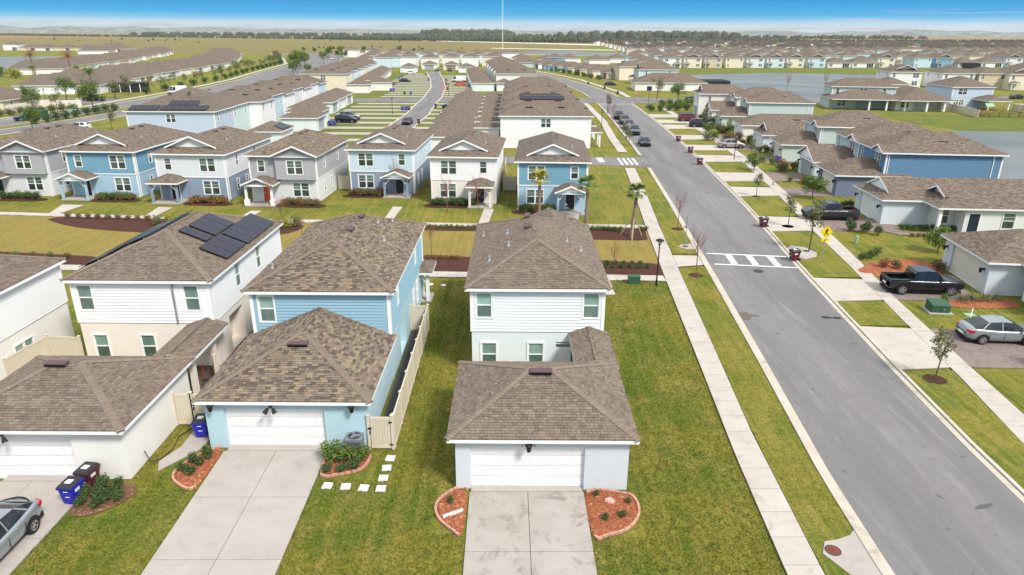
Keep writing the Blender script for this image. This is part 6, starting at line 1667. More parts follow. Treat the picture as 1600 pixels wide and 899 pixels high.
def palm(loc, label, H_, m, nf=26, L_=1.9, r=.17, fan=True, brace=False, scale=1, lean=(0, 0), droop=1.0, group=None):
    t = thing('palm_tree', label, 'palm tree', loc, 0, group); mb = MB(); n = 9
    for i in range(n):
        a, b = i/n, (i+1)/n
        mb.tube((lean[0]*a, lean[1]*a, H_*a-.05), (lean[0]*b, lean[1]*b, H_*b), r*(1.15-.3*a)*(1.12 if i % 2 else 1), r*(1.15-.3*b), M_palmtrunk, 9)
    mb.build('trunk', t)
    key = (m.name, L_, fan)
    if key not in FR_M:
        FR_M[key] = []
        for v in range(4):
            rr = random.Random(v); q = MB()
            if fan:
                q.tube((0, 0, 0), (L_*.45, 0, .08), .02, .012, m, 4, c=(.2,)*3)
                for k in range(15):
                    a = (k-7)*.17; l = L_*.6*math.cos(a*.55); d = Vector((math.cos(a), math.sin(a), .05-.10*abs(a))); s = Vector((-math.sin(a), math.cos(a), 0))*.045; o = Vector((L_*.45, 0, .08)); f = rr.random()
                    q.face([o, o+d*l*.55-s, o+d*l+Vector((0, 0, -.30*L_*.3*(1+rr.random()))), o+d*l*.55+s], m, c=(f,)*3)
            else:
                prev = Vector((0, 0, 0))
                for k in range(9):
                    u = (k+1)/9; p = Vector((L_*u, 0, L_*(.25*u-.55*u*u))); q.tube(prev, p, .03*(1-u*.7), .03*(1-u*.8), m, 4, cap=False, c=(.3,)*3)
                    for s_ in (-1, 1):
                        for e in (.0, .5):
                            o = prev.lerp(p, e); ll = L_*.28*(1-.6*abs(u-.45)); f = rr.random()
                            q.face([o, o+Vector((.06, s_*ll*.6, -.05)), o+Vector((.18, s_*ll, -.22*ll-.05)), o+Vector((.10, s_*ll*.5, -.03))], m, c=(f,)*3)
                    prev = p
            FR_M[key].append(q.mesh('frond'))
    rr = random.Random(int(loc[0]*10+7))
    for i in range(nf):
        az = i*2.399+rr.random()*.4; el = (1.25-1.75*(i/nf)*droop)+rr.uniform(-.15, .15)
        o = link('frond', FR_M[key][i % 4], t, (lean[0], lean[1], H_+.02)); o.rotation_euler = (rr.uniform(-.3, .3), -el, az)
    if brace:
        for a in (.4, 2.5, 4.6):
            b = MB(); b.tube((math.cos(a)*1.25, math.sin(a)*1.25, -.05), (math.cos(a)*.2+lean[0]*.45, math.sin(a)*.2+lean[1]*.45, H_*.45), .045, .045, M_brace, 5); b.build('brace', t)
    return t
palm((3.5, 71.3), 'yellowish fan palm in front of the small blue house, left of its porch', 4.0, M_palmy, nf=22, L_=1.3)
palm((8.3, 68.9), 'green fan palm in front of the small blue house porch', 3.9, M_palm, nf=20, L_=1.3)
palm((12.0, 63.2), 'green fan palm held by timber braces in the mulch bed by the street sidewalk', 4.3, M_palm, nf=18, L_=1.2, brace=True, lean=(.35, .3))
palm((-126, 217.5), 'tall green feather palm before the wide white villa', 6.5, M_palm, nf=34, L_=3.4, r=.22, fan=False, lean=(-.6, 0))
palm((-201, 306), 'brown-headed palm, left one of the pair by the left lake', 8.5, M_palmr, nf=26, L_=3.6, r=.3, fan=False, lean=(-.5, 0))
palm((-186, 307), 'brown-headed palm, right one of the pair by the left lake', 8.0, M_palmr, nf=26, L_=3.6, r=.3, fan=False, lean=(-.4, 0))
for i, (x, y) in enumerate(((-196, 297), (-178.5, 298), (-169.5, 301))): palm((x, y), f'small green palm beside the brown-headed pair, {ORD[i]} from the left', 3.2, M_palm, nf=20, L_=1.9)
# street trees
def ring(x, y, r=.62, m=M_mulch_b): return blob('mulch_ring', x, y, r, r, .062, m, 16, .08)
for x, y, k, lab, s in ((15.4, 52.2, 'bare', 'bare reddish young tree in a mulch ring just before the crosswalk, left kerb', 1.0), (17.15, 66.2, 'bare', 'bare reddish young tree in a mulch ring beyond the crosswalk, left kerb', .95),
        (30.2, 80.9, 'street', 'small leafy street tree in the right verge near the blue house', .85), (28.75, 67.3, 'street', 'small leafy street tree in the right verge opposite the front-facing pickup', .95), (27.4, 58.9, 'street', 'open leafy street tree just left of the yellow pedestrian sign', 1.3),
        (24.45, 34.5, 'street', 'thin leafy street tree in the nearest right verge', .9), (38.4, 107.5, 'street', 'small street tree beside the street lamp right of the road', .9), (36.2, 99.5, 'bare', 'bare sapling in the right lawn between the paver drives', .7),
        (44.7, 138, 'scrub', 'bushy tree beside the cream driveway at the right terrace', .6), (41.6, 146.5, 'street', 'small street tree between the two dark parked vehicles on the right', 1.2), (25.0, 172, 'street', 'young street tree by the parked dark cars, far left verge', 1.3),
        (22.2, 128, 'scrub', 'young leafy tree in the left verge beside the row of parked cars', .55), (21.5, 121.2, 'scrub', 'leafy young tree in the left verge nearest the parked cars', .6), (23.0, 150, 'bare', 'bare young tree in the left verge by the parked cars', 1.2)):
    tree(k, (x, y), lab, s)
    if y < 110: ring(x, y, .62 if y < 70 else .5, M_mulch_b)
for i, (x, y) in enumerate(((-6.6, 57.6), (8.9, 53.2), (-22.6, 66.8), (-19, 61), (-3, 72.6), (-6.5, 73.4), (-13.2, 80.5), (-26, 73.8))): tree('bare', (x, y), ['bare sapling in the brown mulch bed left of the centre house', 'staked bare sapling among round shrubs right of the centre house', 'bare sapling by the orange door house walk', 'bare sapling above the sky blue roof', 'bare twiggy tree before the cream house window', 'bare twiggy tree at the left corner of the cream house', 'bare twiggy tree before the pale slate house', 'bare twiggy tree before the grey orange door house'][i], [.8, .6, .8, .7, 1, 1, 1.1, .9][i])
# landscaping trees on the boulevard and beyond
rr = random.Random(21)
for i in range(34):
    u = i/34; y = 196+u*330; x = interp(BW, y)+ -4.2+rr.uniform(-1.5, 1.5)
    tree('scrub', (x, y), f'leafy young tree along the boulevard walk, {ordn(i)} counted from the near end', rr.uniform(.9, 1.4), group='trees along the boulevard walk')
for i, (x, y, s) in enumerate(((-103, 350, 1.5), (-107, 372, 1.7), (-99, 340, 1.1), (-110, 392, 1.4), (-96, 322, 1.0), (-92, 332, .8), (-112, 440, 1.2), (-106, 470, 1.2))):
    tree('oak', (x, y), f'dense green tree grouped by the far bend of the boulevard, {ordn(i)} of the clump', s, group='tree clump at the boulevard bend')
for i, (x, y, s) in enumerate(((-118, 176, 1.0), (-113.5, 170, .9), (-109, 171, 1.0), (-123, 198, 1.1), (-119, 199, 1), (-112, 203, 1.0), (-99.0, 169, 1.2), (-120, 160, 1.2), (-116, 152, 1.3), (-110.5, 147, 1.2), (-128, 158, 1.3), (-107, 140, 1.1), (-93, 137, .8), (-78, 138, .9))):
    tree('scrub' if i % 3 else 'oak', (x, y), f'green tree by the cream villa wall and boulevard at left, {ordn(i)} of the group', s, group='trees by the cream villa')
for i, (x, y) in enumerate(((-80, 620), (-95, 640), (-118, 600), (-140, 610), (-170, 640), (-185, 660), (-70, 600), (-128, 520), (-118, 505))): tree('oak', (x, y), f'distant green tree by the far car park, {ordn(i)} from the group\'s near side', rr.uniform(.8, 1.6), group='trees by the far car park')
# right side landscaping
bl = [(34.3, 65.6, 'round', 1.6, 'dark clipped shrub on the lawn before the pale blue ranch, left one'), (35.6, 65.0, 'round', 1.6, 'dark clipped shrub on the lawn before the pale blue ranch, right one'), (36.4, 64.2, 'round', 1.2, 'small dark shrub at the end of the paver path by the ranch')]
for x, y, k, s, lab in bl: bush(k, (x, y), lab, s)
tree('shrubtree', (36.6, 80.0), 'round leafy garden tree in the lawn before the dark blue garage', 1.1)
tree('shrubtree', (35.5, 97.5), 'dark leafy garden tree in the lawn before the sage house', 1.0)
tree('shrubtree', (38.9, 58.6), 'small dark tree beside the recessed garage at right', .9)
tree('shrubtree', (33.6, 35.0), 'large olive bush at the right edge behind the silver sedan', 1.15)
for i, (x, y, k, s) in enumerate(((31.8, 54.2, 'copper', 1.2), (32.6, 54.0, 'bronze', 1.1), (35.9, 53.4, 'bronze', 1.3), (32.0, 57.0, 'dark', 1.1), (31.2, 56.6, 'dark', .9), (33.0, 57.8, 'mid', 1.1), (33.0, 34.2, 'round', 1.3), (34.2, 33.6, 'round', 1.3), (32.2, 46.6, 'mid', .9))): bush(k, (x, y), ['coppery bush in the red mulch behind the black pickup, nearest the road', 'bronze bush in the red mulch behind the black pickup', 'brown bush by the recessed garage corner', 'dark green bush on the lawn left of the red mulch bed', 'small dark green bush at the road end of the red mulch bed', 'green bush above the red mulch bed', 'low dark bush under the large olive bush', 'second low dark bush under the large olive bush at the right edge', 'green bush by the front wheel of the black pickup'][i], s)
for i, (x, y) in enumerate(((33.6, 46.6), (34.4, 46.8), (35.2, 46.6), (36.0, 46.8))): fan_plant((x, y), f'green spiky plant in the mulch by the pale garage wall, {ORD[i]} from the pickup', M_leafo, h=1.1, scale=1.0)
for i in range(9): bush('dark', (39.7+i*.62, 66.2-.06*i), f'hedge shrub along the pale blue ranch side wall, {ORD[i]} from the garage corner', .85)
fan_plant((43.0, 66.2), 'dark red-leaved shrub at the house end of the ranch hedge', M_leafb, h=1.2)
for i in range(9): bush('bronze', (39.5+i*.55, 63.7-.04*i), f'low brown grassy clump edging the ranch path, {ORD[i]} from the road', .55)
for i in range(6): bush('dark', (38.2+i*.55, 75.8+.1*i), f'dark shrub against the blue-grey garage wall, {ORD[i]} from the road', .95)
for i, (x, y, k, s) in enumerate(((38.0, 127, 'mid', 2.2), (40.5, 126, 'bronze', 2.2), (42.6, 126.4, 'bronze', 2.4), (36.8, 126.5, 'olive', 2.0), (40, 137.6, 'mid', 2.6), (42, 137, 'olive', 2.6), (44, 137.4, 'mid', 2.2), (45.6, 139, 'dark', 1.8), (39.0, 88.6, 'copper', 1.3), (41.0, 88.2, 'dark', 1.0), (42.2, 88.2, 'dark', 1.0), (41.0, 101.8, 'copper', 1.5), (39.8, 102.4, 'mid', 1.4), (37.6, 89.5, 'mid', 1.0))):
    bush(k, (x, y), f'{["green","bronze","brown","olive","tall green","tall olive","rounded green","dark","copper","dark low","second dark low","reddish","light green","small green"][i]} garden shrub in the right-hand front yards, {ordn(i)} of the planting', s, group='front yard shrubs on the right')
for i, (x, y) in enumerate([(36, 176), (38.5, 176.5), (41, 177), (43.5, 177.5), (46, 178), (48.5, 178.5), (44, 190), (46.5, 190), (49, 191), (51, 192), (41.8, 189.5), (47, 186), (50, 185), (44.5, 184)]): bush('dark' if i < 6 else 'mid', (x, y), f'{"clipped hedge" if i < 6 else "loose green"} shrub in the corner garden at the junction, {ordn(i)} of the planting', 2.4, group='corner garden shrubs')
tree('oak', (48.5, 199), 'dense dark conical tree in the corner garden at the junction', .95); tree('scrub', (43.3, 203), 'open leafy tree on the verge at the junction', 1.4)
for i in range(16): bush('mid' if i % 3 else 'dark', (35.5-i*1.05+(.8 if i % 2 else 0)+3, 296+i*5), f'green shrub before the low houses along the far right kerb, {ordn(i)} from the near end', 2.6, group='shrubs along the far right kerb')
for i, (x, y) in enumerate(((92, 232), (108, 240), (115, 150), (124, 168), (129, 171))): tree('bare', (x, y), f'bare pinkish sapling by the lake bank, {ordn(i)} from the left', 1.6)
rr = random.Random(77)
for i in range(26):
    a, b, ln = DRV[4+i % 6] if i % 6 + 4 < len(DRV) else DRV[5]
    y = b+rr.uniform(.6, 3.2); x = interp(RWR, y)+rr.uniform(2.2, 6.0)
    bush(rr.choice(['mid', 'olive', 'dark', 'bronze']), (x, y), f'mixed garden shrub between the right-hand paver drives, {ordn(i)} of the mixed planting', rr.uniform(1.2, 2.2), group='mixed garden shrubs on the right')
# near beds
for i, (x, y, s) in enumerate(((-13.9, 27.0, .72), (-14.25, 26.45, .66), (-13.85, 26.25, .6), (-14.45, 25.8, .62), (-13.95, 25.55, .62), (-13.65, 26.8, .6))): bush('round', (x, y, .04), ['clipped round shrub touching the sky blue garage corner', 'clipped round shrub, back left of the bed left of the sky blue driveway', 'clipped round shrub in the middle of the bed left of the sky blue driveway', 'clipped round shrub at the outer left of the same bed by the path', 'clipped round shrub at the front of the bed left of the sky blue driveway', 'clipped round shrub against the driveway side of the left bed'][i], s, name='round_shrub', cat='shrub')
for i, (x, y, s, k) in enumerate(((-8.0, 26.6, 1.25, 'mid'), (-7.35, 26.4, 1.2, 'mid'), (-6.55, 26.6, 1.05, 'mid'), (-8.0, 25.75, .6, 'dark'), (-7.3, 25.85, .62, 'dark'), (-6.75, 25.95, .7, 'dark'))): bush(k, (x, y, .04), ['tall leafy shrub beside the driveway right of the sky blue garage door', 'leafy shrub in front of the air conditioner', 'leafy shrub between air conditioner and gate', 'small dark shrub at the driveway edge of the right bed', 'small dark shrub in the middle front of the right bed', 'small dark shrub at the right front of the right bed'][i], s, rz=i)
for i, (x, y, s) in enumerate(((-17.2, 24.5, .9), (-16.6, 24.55, .8), (-17.75, 23.9, .85), (-17.1, 23.9, .8), (-16.65, 23.8, .85), (-16.2, 23.8, .7), (-16.85, 23.35, .7), (-17.6, 23.5, .7))): bush('round', (x, y, .04), f'dark low shrub in the chip bed by the blue bin, {ORD[i]} from the garage', s, name='low_shrub', cat='shrub')
for i, (x, y, s) in enumerate(((-2.35, 23.65, .42), (3.85, 24.05, .36), (4.05, 22.55, .42), (4.75, 22.75, .45), (5.1, 23.6, .34))): bush('dark', (x, y, .05), ['small shrub alone in the red bed left of the centre driveway', 'small shrub by the centre garage wall, right bed', 'small round shrub at the driveway side of the right red bed', 'small round shrub in the middle of the right red bed', 'tiny shrub at the outer edge of the right red bed'][i], s)
mb = MB()
for k in range(9): mb.prism([(-2.55+k*.085, 22.62+k*.045+.05*math.sin(k)), (-2.46+k*.085, 22.62+k*.045), (-2.44+k*.085, 22.76+k*.045), (-2.56+k*.085, 22.78+k*.045)], .05, .14, M_stone)
tag(mb.build('stone_border'), 'pale curved stone border across the red bed left of the centre driveway', 'stone border')
mb = MB()
for a in range(10):
    t_ = a*.628; mb.prism([(4.32+.12*math.cos(t_)*(1+a % 2*.6), 23.6+.10*math.sin(t_)), (4.42+.16*math.cos(t_+.5), 23.6+.13*math.sin(t_+.5)), (4.3, 23.72)], .05, .16+.04*(a % 3), mat('pink_stone', (.75, .45, .42), .8))
tag(mb.build('garden_ornament'), 'pink and white stone butterfly ornament in the red bed right of the centre driveway', 'ornament')
# mews planting
for i in range(11): bush('round', (8.2+(i % 6)*.72+(.3 if i > 5 else 0), 54.0 if i < 6 else 54.8), f'round shrub in the bed by the street lamp, {"front" if i < 6 else "back"} line, {ORD[i % 6]} from left', .62, name='round_shrub', cat='shrub')
for i in range(13): bush('olive' if i % 2 else 'mid', (-8.8+i*.55, 66.5-.03*i), f'green clump in the strip bed by the far green walk, {ORD[i]} from the left', .6)
for i in range(9): bush('mid', (8.0+i*.55+(1.5 if i > 6 else 0), 65.6), f'green clump in the palm bed near the sidewalk, {ORD[i]} from the left', .7)
for i in range(9): bush(['copper', 'bronze'][i % 2], (-8.2+i*.5, 56.4), f'low bronze plant in the mulch bed left of the centre house, {ORD[i]} from left', .55)
for i in range(16): bush('yellow' if i % 3 else 'olive', (-35.5+i*.95, 67.6-.25*i*.3+(.5 if i % 2 else 0)), f'yellow-green shrub in the long mews bed, {ORD[i]} from the left', 1.3, group='yellow-green mews shrubs')
for i in range(12): bush('olive', (-34+i*.95, 65.4+(.4 if i % 2 else 0)), f'olive grass clump along the front of the long mews bed, {ORD[i]} from the left', 1.0, group='olive mews clumps')
for i in range(9): bush('bronze', (-46+i*1.1, 70.0-.12*i), f'bronze shrub at the back left of the long mews bed, {ORD[i]} from the left', .8, group='bronze mews shrubs')
for i in range(14): bush('bronze' if i % 2 else 'olive', (-58+i*1.55, 57.6-.1*i), f'low brown shrub along the lower left mews bed, {ORD[i]} from the left', .8, group='brown mews shrubs')
def front_bed(x0, x1, y, kinds, what, n, s=1.1):
    n = n+3
    for i in range(n):
        x = x0+(x1-x0)*i/max(1, n-1); bush(kinds[i % len(kinds)], (x, y+(.35 if i % 2 else 0)-.055*(x-x0)), f'{kinds[i % len(kinds)]} shrub before {what}, {ORD[i]} from the left', s+.1*(i % 3))
    bed('mulch_bed', [(x0-.5, y+.9), (x0-.6, y-.6), (x1+.5, y-.7-.055*(x1-x0)), (x1+.5, y+.8-.055*(x1-x0))], M_mulch_b)
front_bed(1.6, 5.0, 72.9, ['dark', 'bronze', 'mid'], 'the small blue house', 7)
front_bed(-8.3, -3.6, 75.9, ['dark', 'olive', 'dark'], 'the cream and white house', 9, 1.15)
front_bed(-18.6, -14.6, 80.7, ['bronze', 'dark'], 'the slate-based pale house', 7)
front_bed(-25.2, -21.4, 75.8, ['copper', 'bronze', 'olive'], 'the grey house with the orange door', 8, 1.0)
front_bed(-35.8, -32.2, 76.6, ['copper', 'dark'], 'the white and slate house', 6)
front_bed(-47.4, -43.5, 78.2, ['bronze', 'dark', 'mid'], 'the blue gabled house', 7)
front_bed(-59.5, -54.6, 78.6, ['dark', 'mid'], 'the leftmost grey house', 8, 1.1)
tree('street', (-60.5, 76.9), 'leafy young tree before the leftmost grey house', .9)
for i in range(26):
    y = 220+i*12; bush('dark', (interp(BW, y)-1.8, y), f'dark hedge clump along the boulevard walk, {ordn(i)} from the near end', 3.0, group='hedge clumps along the boulevard walk')
for i in range(9): bush('dark', (-98.2+i*.3, 146+i*3.2), f'dark shrub on the boulevard median, {ORD[i]} from the near end', 2.6, group='median shrubs')
for i in range(12): bush('olive', (-119+i*1.2, 150+i*2.0), f'olive shrub by the boulevard verge at left, {ORD[i]} from the near end', 2.6, group='verge shrubs at left')
for i, (x, y) in enumerate(((-213, 300), (-206, 298), (-222, 302), (-230, 306), (-216, 306), (-200, 292))): bush('yellow' if i % 2 else 'mid', (x, y), f'colourful shrub mass by the left lake palms, {ORD[i]} from the right', 5, group='shrub mass by the left lake')

# ================================================================ distant woods, one mass each
def wood(name, pts, n, h, seed, m=M_wood, depth=60, wide=1.0):
    rs = np.random.RandomState(seed); mb = MB()
    segs = [(np.array(a), np.array(b)) for a, b in zip(pts, pts[1:])]; ln = np.array([np.linalg.norm(b-a) for a, b in segs]); pr = ln/ln.sum()
    for _ in range(n):
        a, b = segs[rs.choice(len(segs), p=pr)]; p = a+(b-a)*rs.rand(); x, y = p[0]+rs.normal()*depth*.2, p[1]+rs.rand()*depth
        hh = h*(.45+.8*rs.rand()); r = hh*.5*wide*(.6+.6*rs.rand()); f = rs.rand()
        k = 6; A = [(x+r*math.cos(6.283*i/k)*(.7+.5*rs.rand()), y+r*math.sin(6.283*i/k), hh*(.15+.2*rs.rand())) for i in range(k)]
        Bq = [(x+r*.75*math.cos(6.283*(i+.5)/k)*(.7+.5*rs.rand()), y+r*.75*math.sin(6.283*(i+.5)/k), hh*(.65+.2*rs.rand())) for i in range(k)]
        top = (x+rs.normal()*r*.2, y, hh)
        for i in range(k):
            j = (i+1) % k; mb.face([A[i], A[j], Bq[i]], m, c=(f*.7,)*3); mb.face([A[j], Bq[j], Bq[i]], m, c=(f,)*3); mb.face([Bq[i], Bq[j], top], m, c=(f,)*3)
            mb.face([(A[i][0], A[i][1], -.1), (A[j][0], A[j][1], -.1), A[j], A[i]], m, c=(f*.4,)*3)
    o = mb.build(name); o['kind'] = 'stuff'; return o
wood('woodland', [(-430, 1750), (-250, 1650), (60, 1420), (330, 1330), (600, 1450)], 1700, 8.5, 1, depth=140)
wood('woodland', [(600, 1500), (1000, 1700), (1600, 1800), (2300, 2000)], 1100, 6.5, 2, depth=120)
wood('woodland', [(-1500, 2900), (-700, 2700), (0, 2500), (700, 2600), (1700, 2900)], 900, 13, 3, depth=300, wide=1.4)
wood('woodland', [(250, 2300), (700, 2350)], 260, 22, 4, depth=240, wide=1.3)
wood('woodland', [(-300, 2900), (0, 2800)], 130, 26, 6, depth=240, wide=1.3)
wood('woodland', [(-2600, 3300), (-1500, 2400), (-700, 1950), (-430, 1800)], 1100, 6, 9, depth=120)
wood('scrub_woodland', [(-900, 1300), (-500, 1150), (-150, 1500)], 20, 4, 5, depth=400)
wood('scrub_woodland', [(-300, 760), (-180, 780), (-60, 850)], 10, 3, 7, depth=120)
wood('lakeside_scrub', [(70, 345), (78, 300)], 12, 3, 8, depth=10, m=M_leafd)
HAZE_D = 0.00004
# ================================================================ VEHICLES
CARM = {}
def car_paint(name, col, met=.35):
    m = mat(name, col, .28, metal=met, spec=.5, coat=.6); return m
P_silver = car_paint('paint_silver', (.30, .33, .35)); P_black = car_paint('paint_black', (.010, .012, .020)); P_darkblue = car_paint('paint_dark_blue', (.014, .02, .045))
P_white = car_paint('paint_white', (.72, .72, .72), 0); P_maroon = car_paint('paint_maroon', (.16, .012, .025)); P_grey = car_paint('paint_grey', (.10, .115, .14)); P_orange = car_paint('paint_orange', (.75, .09, .02), 0)
P_gunmetal = car_paint('paint_gunmetal', (.035, .038, .045)); P_beige = car_paint('paint_champagne', (.36, .34, .32)); P_blue = car_paint('paint_blue', (.02, .05, .42))
WHEEL = {}
def wheel(root, x, y, r, w_=.24, rim=M_rim):
    k = (r, w_, rim.name)
    if k not in WHEEL:
        a = MB(); n = 22
        prof = [(r*.60, -w_/2), (r*.92, -w_/2), (r, -w_/2+.04), (r, w_/2-.04), (r*.92, w_/2), (r*.60, w_/2)]
        for (r0, x0), (r1, x1) in zip(prof, prof[1:]):
            for i in range(n):
                t0, t1 = 6.2832*i/n, 6.2832*(i+1)/n
                a.face([(x0, r0*math.cos(t0), r0*math.sin(t0)), (x1, r1*math.cos(t0), r1*math.sin(t0)), (x1, r1*math.cos(t1), r1*math.sin(t1)), (x0, r0*math.cos(t1), r0*math.sin(t1))], M_tyre)
        b = MB()
        for s in (-1, 1):
            b.tube((s*(w_/2-.10), 0, 0), (s*(w_/2-.06), 0, 0), r*.6, r*.6, M_iron, 18); b.tube((s*(w_/2-.06), 0, 0), (s*(w_/2-.005), 0, 0), r*.14, r*.12, rim, 8)
            for i in range(n):
                t0, t1 = 6.2832*i/n, 6.2832*(i+1)/n
                b.face([(s*(w_/2-.002), .52*r*math.cos(t0), .52*r*math.sin(t0)), (s*(w_/2+.004), .62*r*math.cos(t0), .62*r*math.sin(t0)), (s*(w_/2+.004), .62*r*math.cos(t1), .62*r*math.sin(t1)), (s*(w_/2-.002), .52*r*math.cos(t1), .52*r*math.sin(t1))], rim)
            for i in range(5):
                t = 6.2832*i/5; d = Vector((0, math.cos(t), math.sin(t))); q = Vector((0, -d.z, d.y)); o = Vector((s*(w_/2-.045), 0, 0))
                b.hexa([o+d*.1*r-q*.05*r*2, o+d*.1*r+q*.05*r*2, o+d*.56*r+q*.07*r, o+d*.56*r-q*.07*r]+[v_+Vector((s*.04, 0, 0)) for v_ in (o+d*.1*r-q*.05*r*2, o+d*.1*r+q*.05*r*2, o+d*.56*r+q*.07*r, o+d*.56*r-q*.07*r)], rim)
        WHEEL[k] = (a.mesh('tyre', True), b.mesh('rim'))
    h = bpy.data.objects.new('wheel', None); h.empty_display_size = .1; COL.objects.link(h); h.parent = root; h.location = (x, y, r)
    link('tyre', WHEEL[k][0], h); link('rim', WHEEL[k][1], h)
def loft(mb, rings, m, close=False):
    for a, b in zip(rings, rings[1:]):
        n = len(a)
        for i in range(n-1): mb.face([a[i], a[i+1], b[i+1], b[i]], m)
def car(kind, pm, name, label, loc, rz, cat='car', rim=M_rim, group=None, far=False):
    key = ('car', kind, pm.name, rim.name, name)
    return place(key, lambda: car_build(kind, pm, name, label, cat, rim), loc, rz, label, group)
SPEC = { # y stations rear->front: (y, half width, belt/deck z, bottom z)
 'sedan': dict(L=[(-2.28, .62, .70, .42), (-2.22, .76, .96, .30), (-1.95, .86, 1.06, .24), (-1.45, .90, 1.04, .22), (-.7, .91, .98, .20), (.4, .91, .95, .20), (1.1, .90, .98, .22), (1.7, .87, .88, .22), (2.1, .80, .76, .26), (2.27, .62, .62, .34)],
   G=[(-1.85, .74, 1.05, .70, 1.07), (-1.42, .78, 1.03, .62, 1.27), (-1.02, .80, 1.0, .58, 1.39), (-.25, .81, .96, .59, 1.46), (.40, .81, .94, .60, 1.42), (.82, .80, .95, .63, 1.26), (1.25, .77, .97, .70, 1.0)], wb=(-1.36, 1.38), r=.33, tr=.80),
 'suv': dict(L=[(-2.35, .68, .85, .50), (-2.32, .86, 1.18, .38), (-2.0, .94, 1.20, .30), (-1.3, .96, 1.16, .28), (-.3, .97, 1.12, .28), (.8, .97, 1.10, .28), (1.3, .95, 1.14, .28), (1.9, .92, 1.05, .30), (2.25, .84, .95, .34), (2.38, .66, .80, .42)],
   G=[(-2.28, .80, 1.17, .68, 1.24), (-2.0, .84, 1.17, .68, 1.66), (-1.0, .86, 1.14, .70, 1.77), (.3, .86, 1.10, .70, 1.74), (1.25, .80, 1.14, .74, 1.17)], wb=(-1.42, 1.45), r=.38, tr=.86),
 'van': dict(L=[(-2.9, .92, 1.1, .45), (-2.88, .97, 1.30, .38), (-2.0, .98, 1.3, .32), (-.5, .98, 1.3, .32), (1.0, .98, 1.25, .32), (1.7, .96, 1.2, .32), (2.4, .92, 1.15, .32), (2.85, .84, .95, .36), (2.95, .7, .7, .42)],
   G=[(-2.86, .95, 1.30, .86, 2.40), (-1.0, .95, 1.30, .86, 2.48), (1.1, .95, 1.28, .84, 2.45), (1.55, .94, 1.26, .82, 2.30), (2.5, .86, 1.16, .80, 1.22)], wb=(-1.9, 1.9), r=.36, tr=.86),
 'pickup': dict(L=[(-2.75, .90, 1.0, .50), (-2.72, .95, 1.14, .42), (-1.2, .96, 1.14, .36), (-.98, .96, 1.14, .36), (-.3, .97, 1.14, .36), (.9, .97, 1.12, .36), (1.2, .96, 1.16, .36), (2.0, .95, 1.14, .38), (2.55, .90, 1.05, .42), (2.74, .76, .86, .50)],
   G=[(-.98, .86, 1.14, .74, 1.60), (-.80, .86, 1.14, .72, 1.78), (-.1, .86, 1.12, .72, 1.84), (.5, .86, 1.10, .72, 1.80), (1.22, .80, 1.15, .74, 1.18)], wb=(-1.78, 1.75), r=.41, tr=.86)}
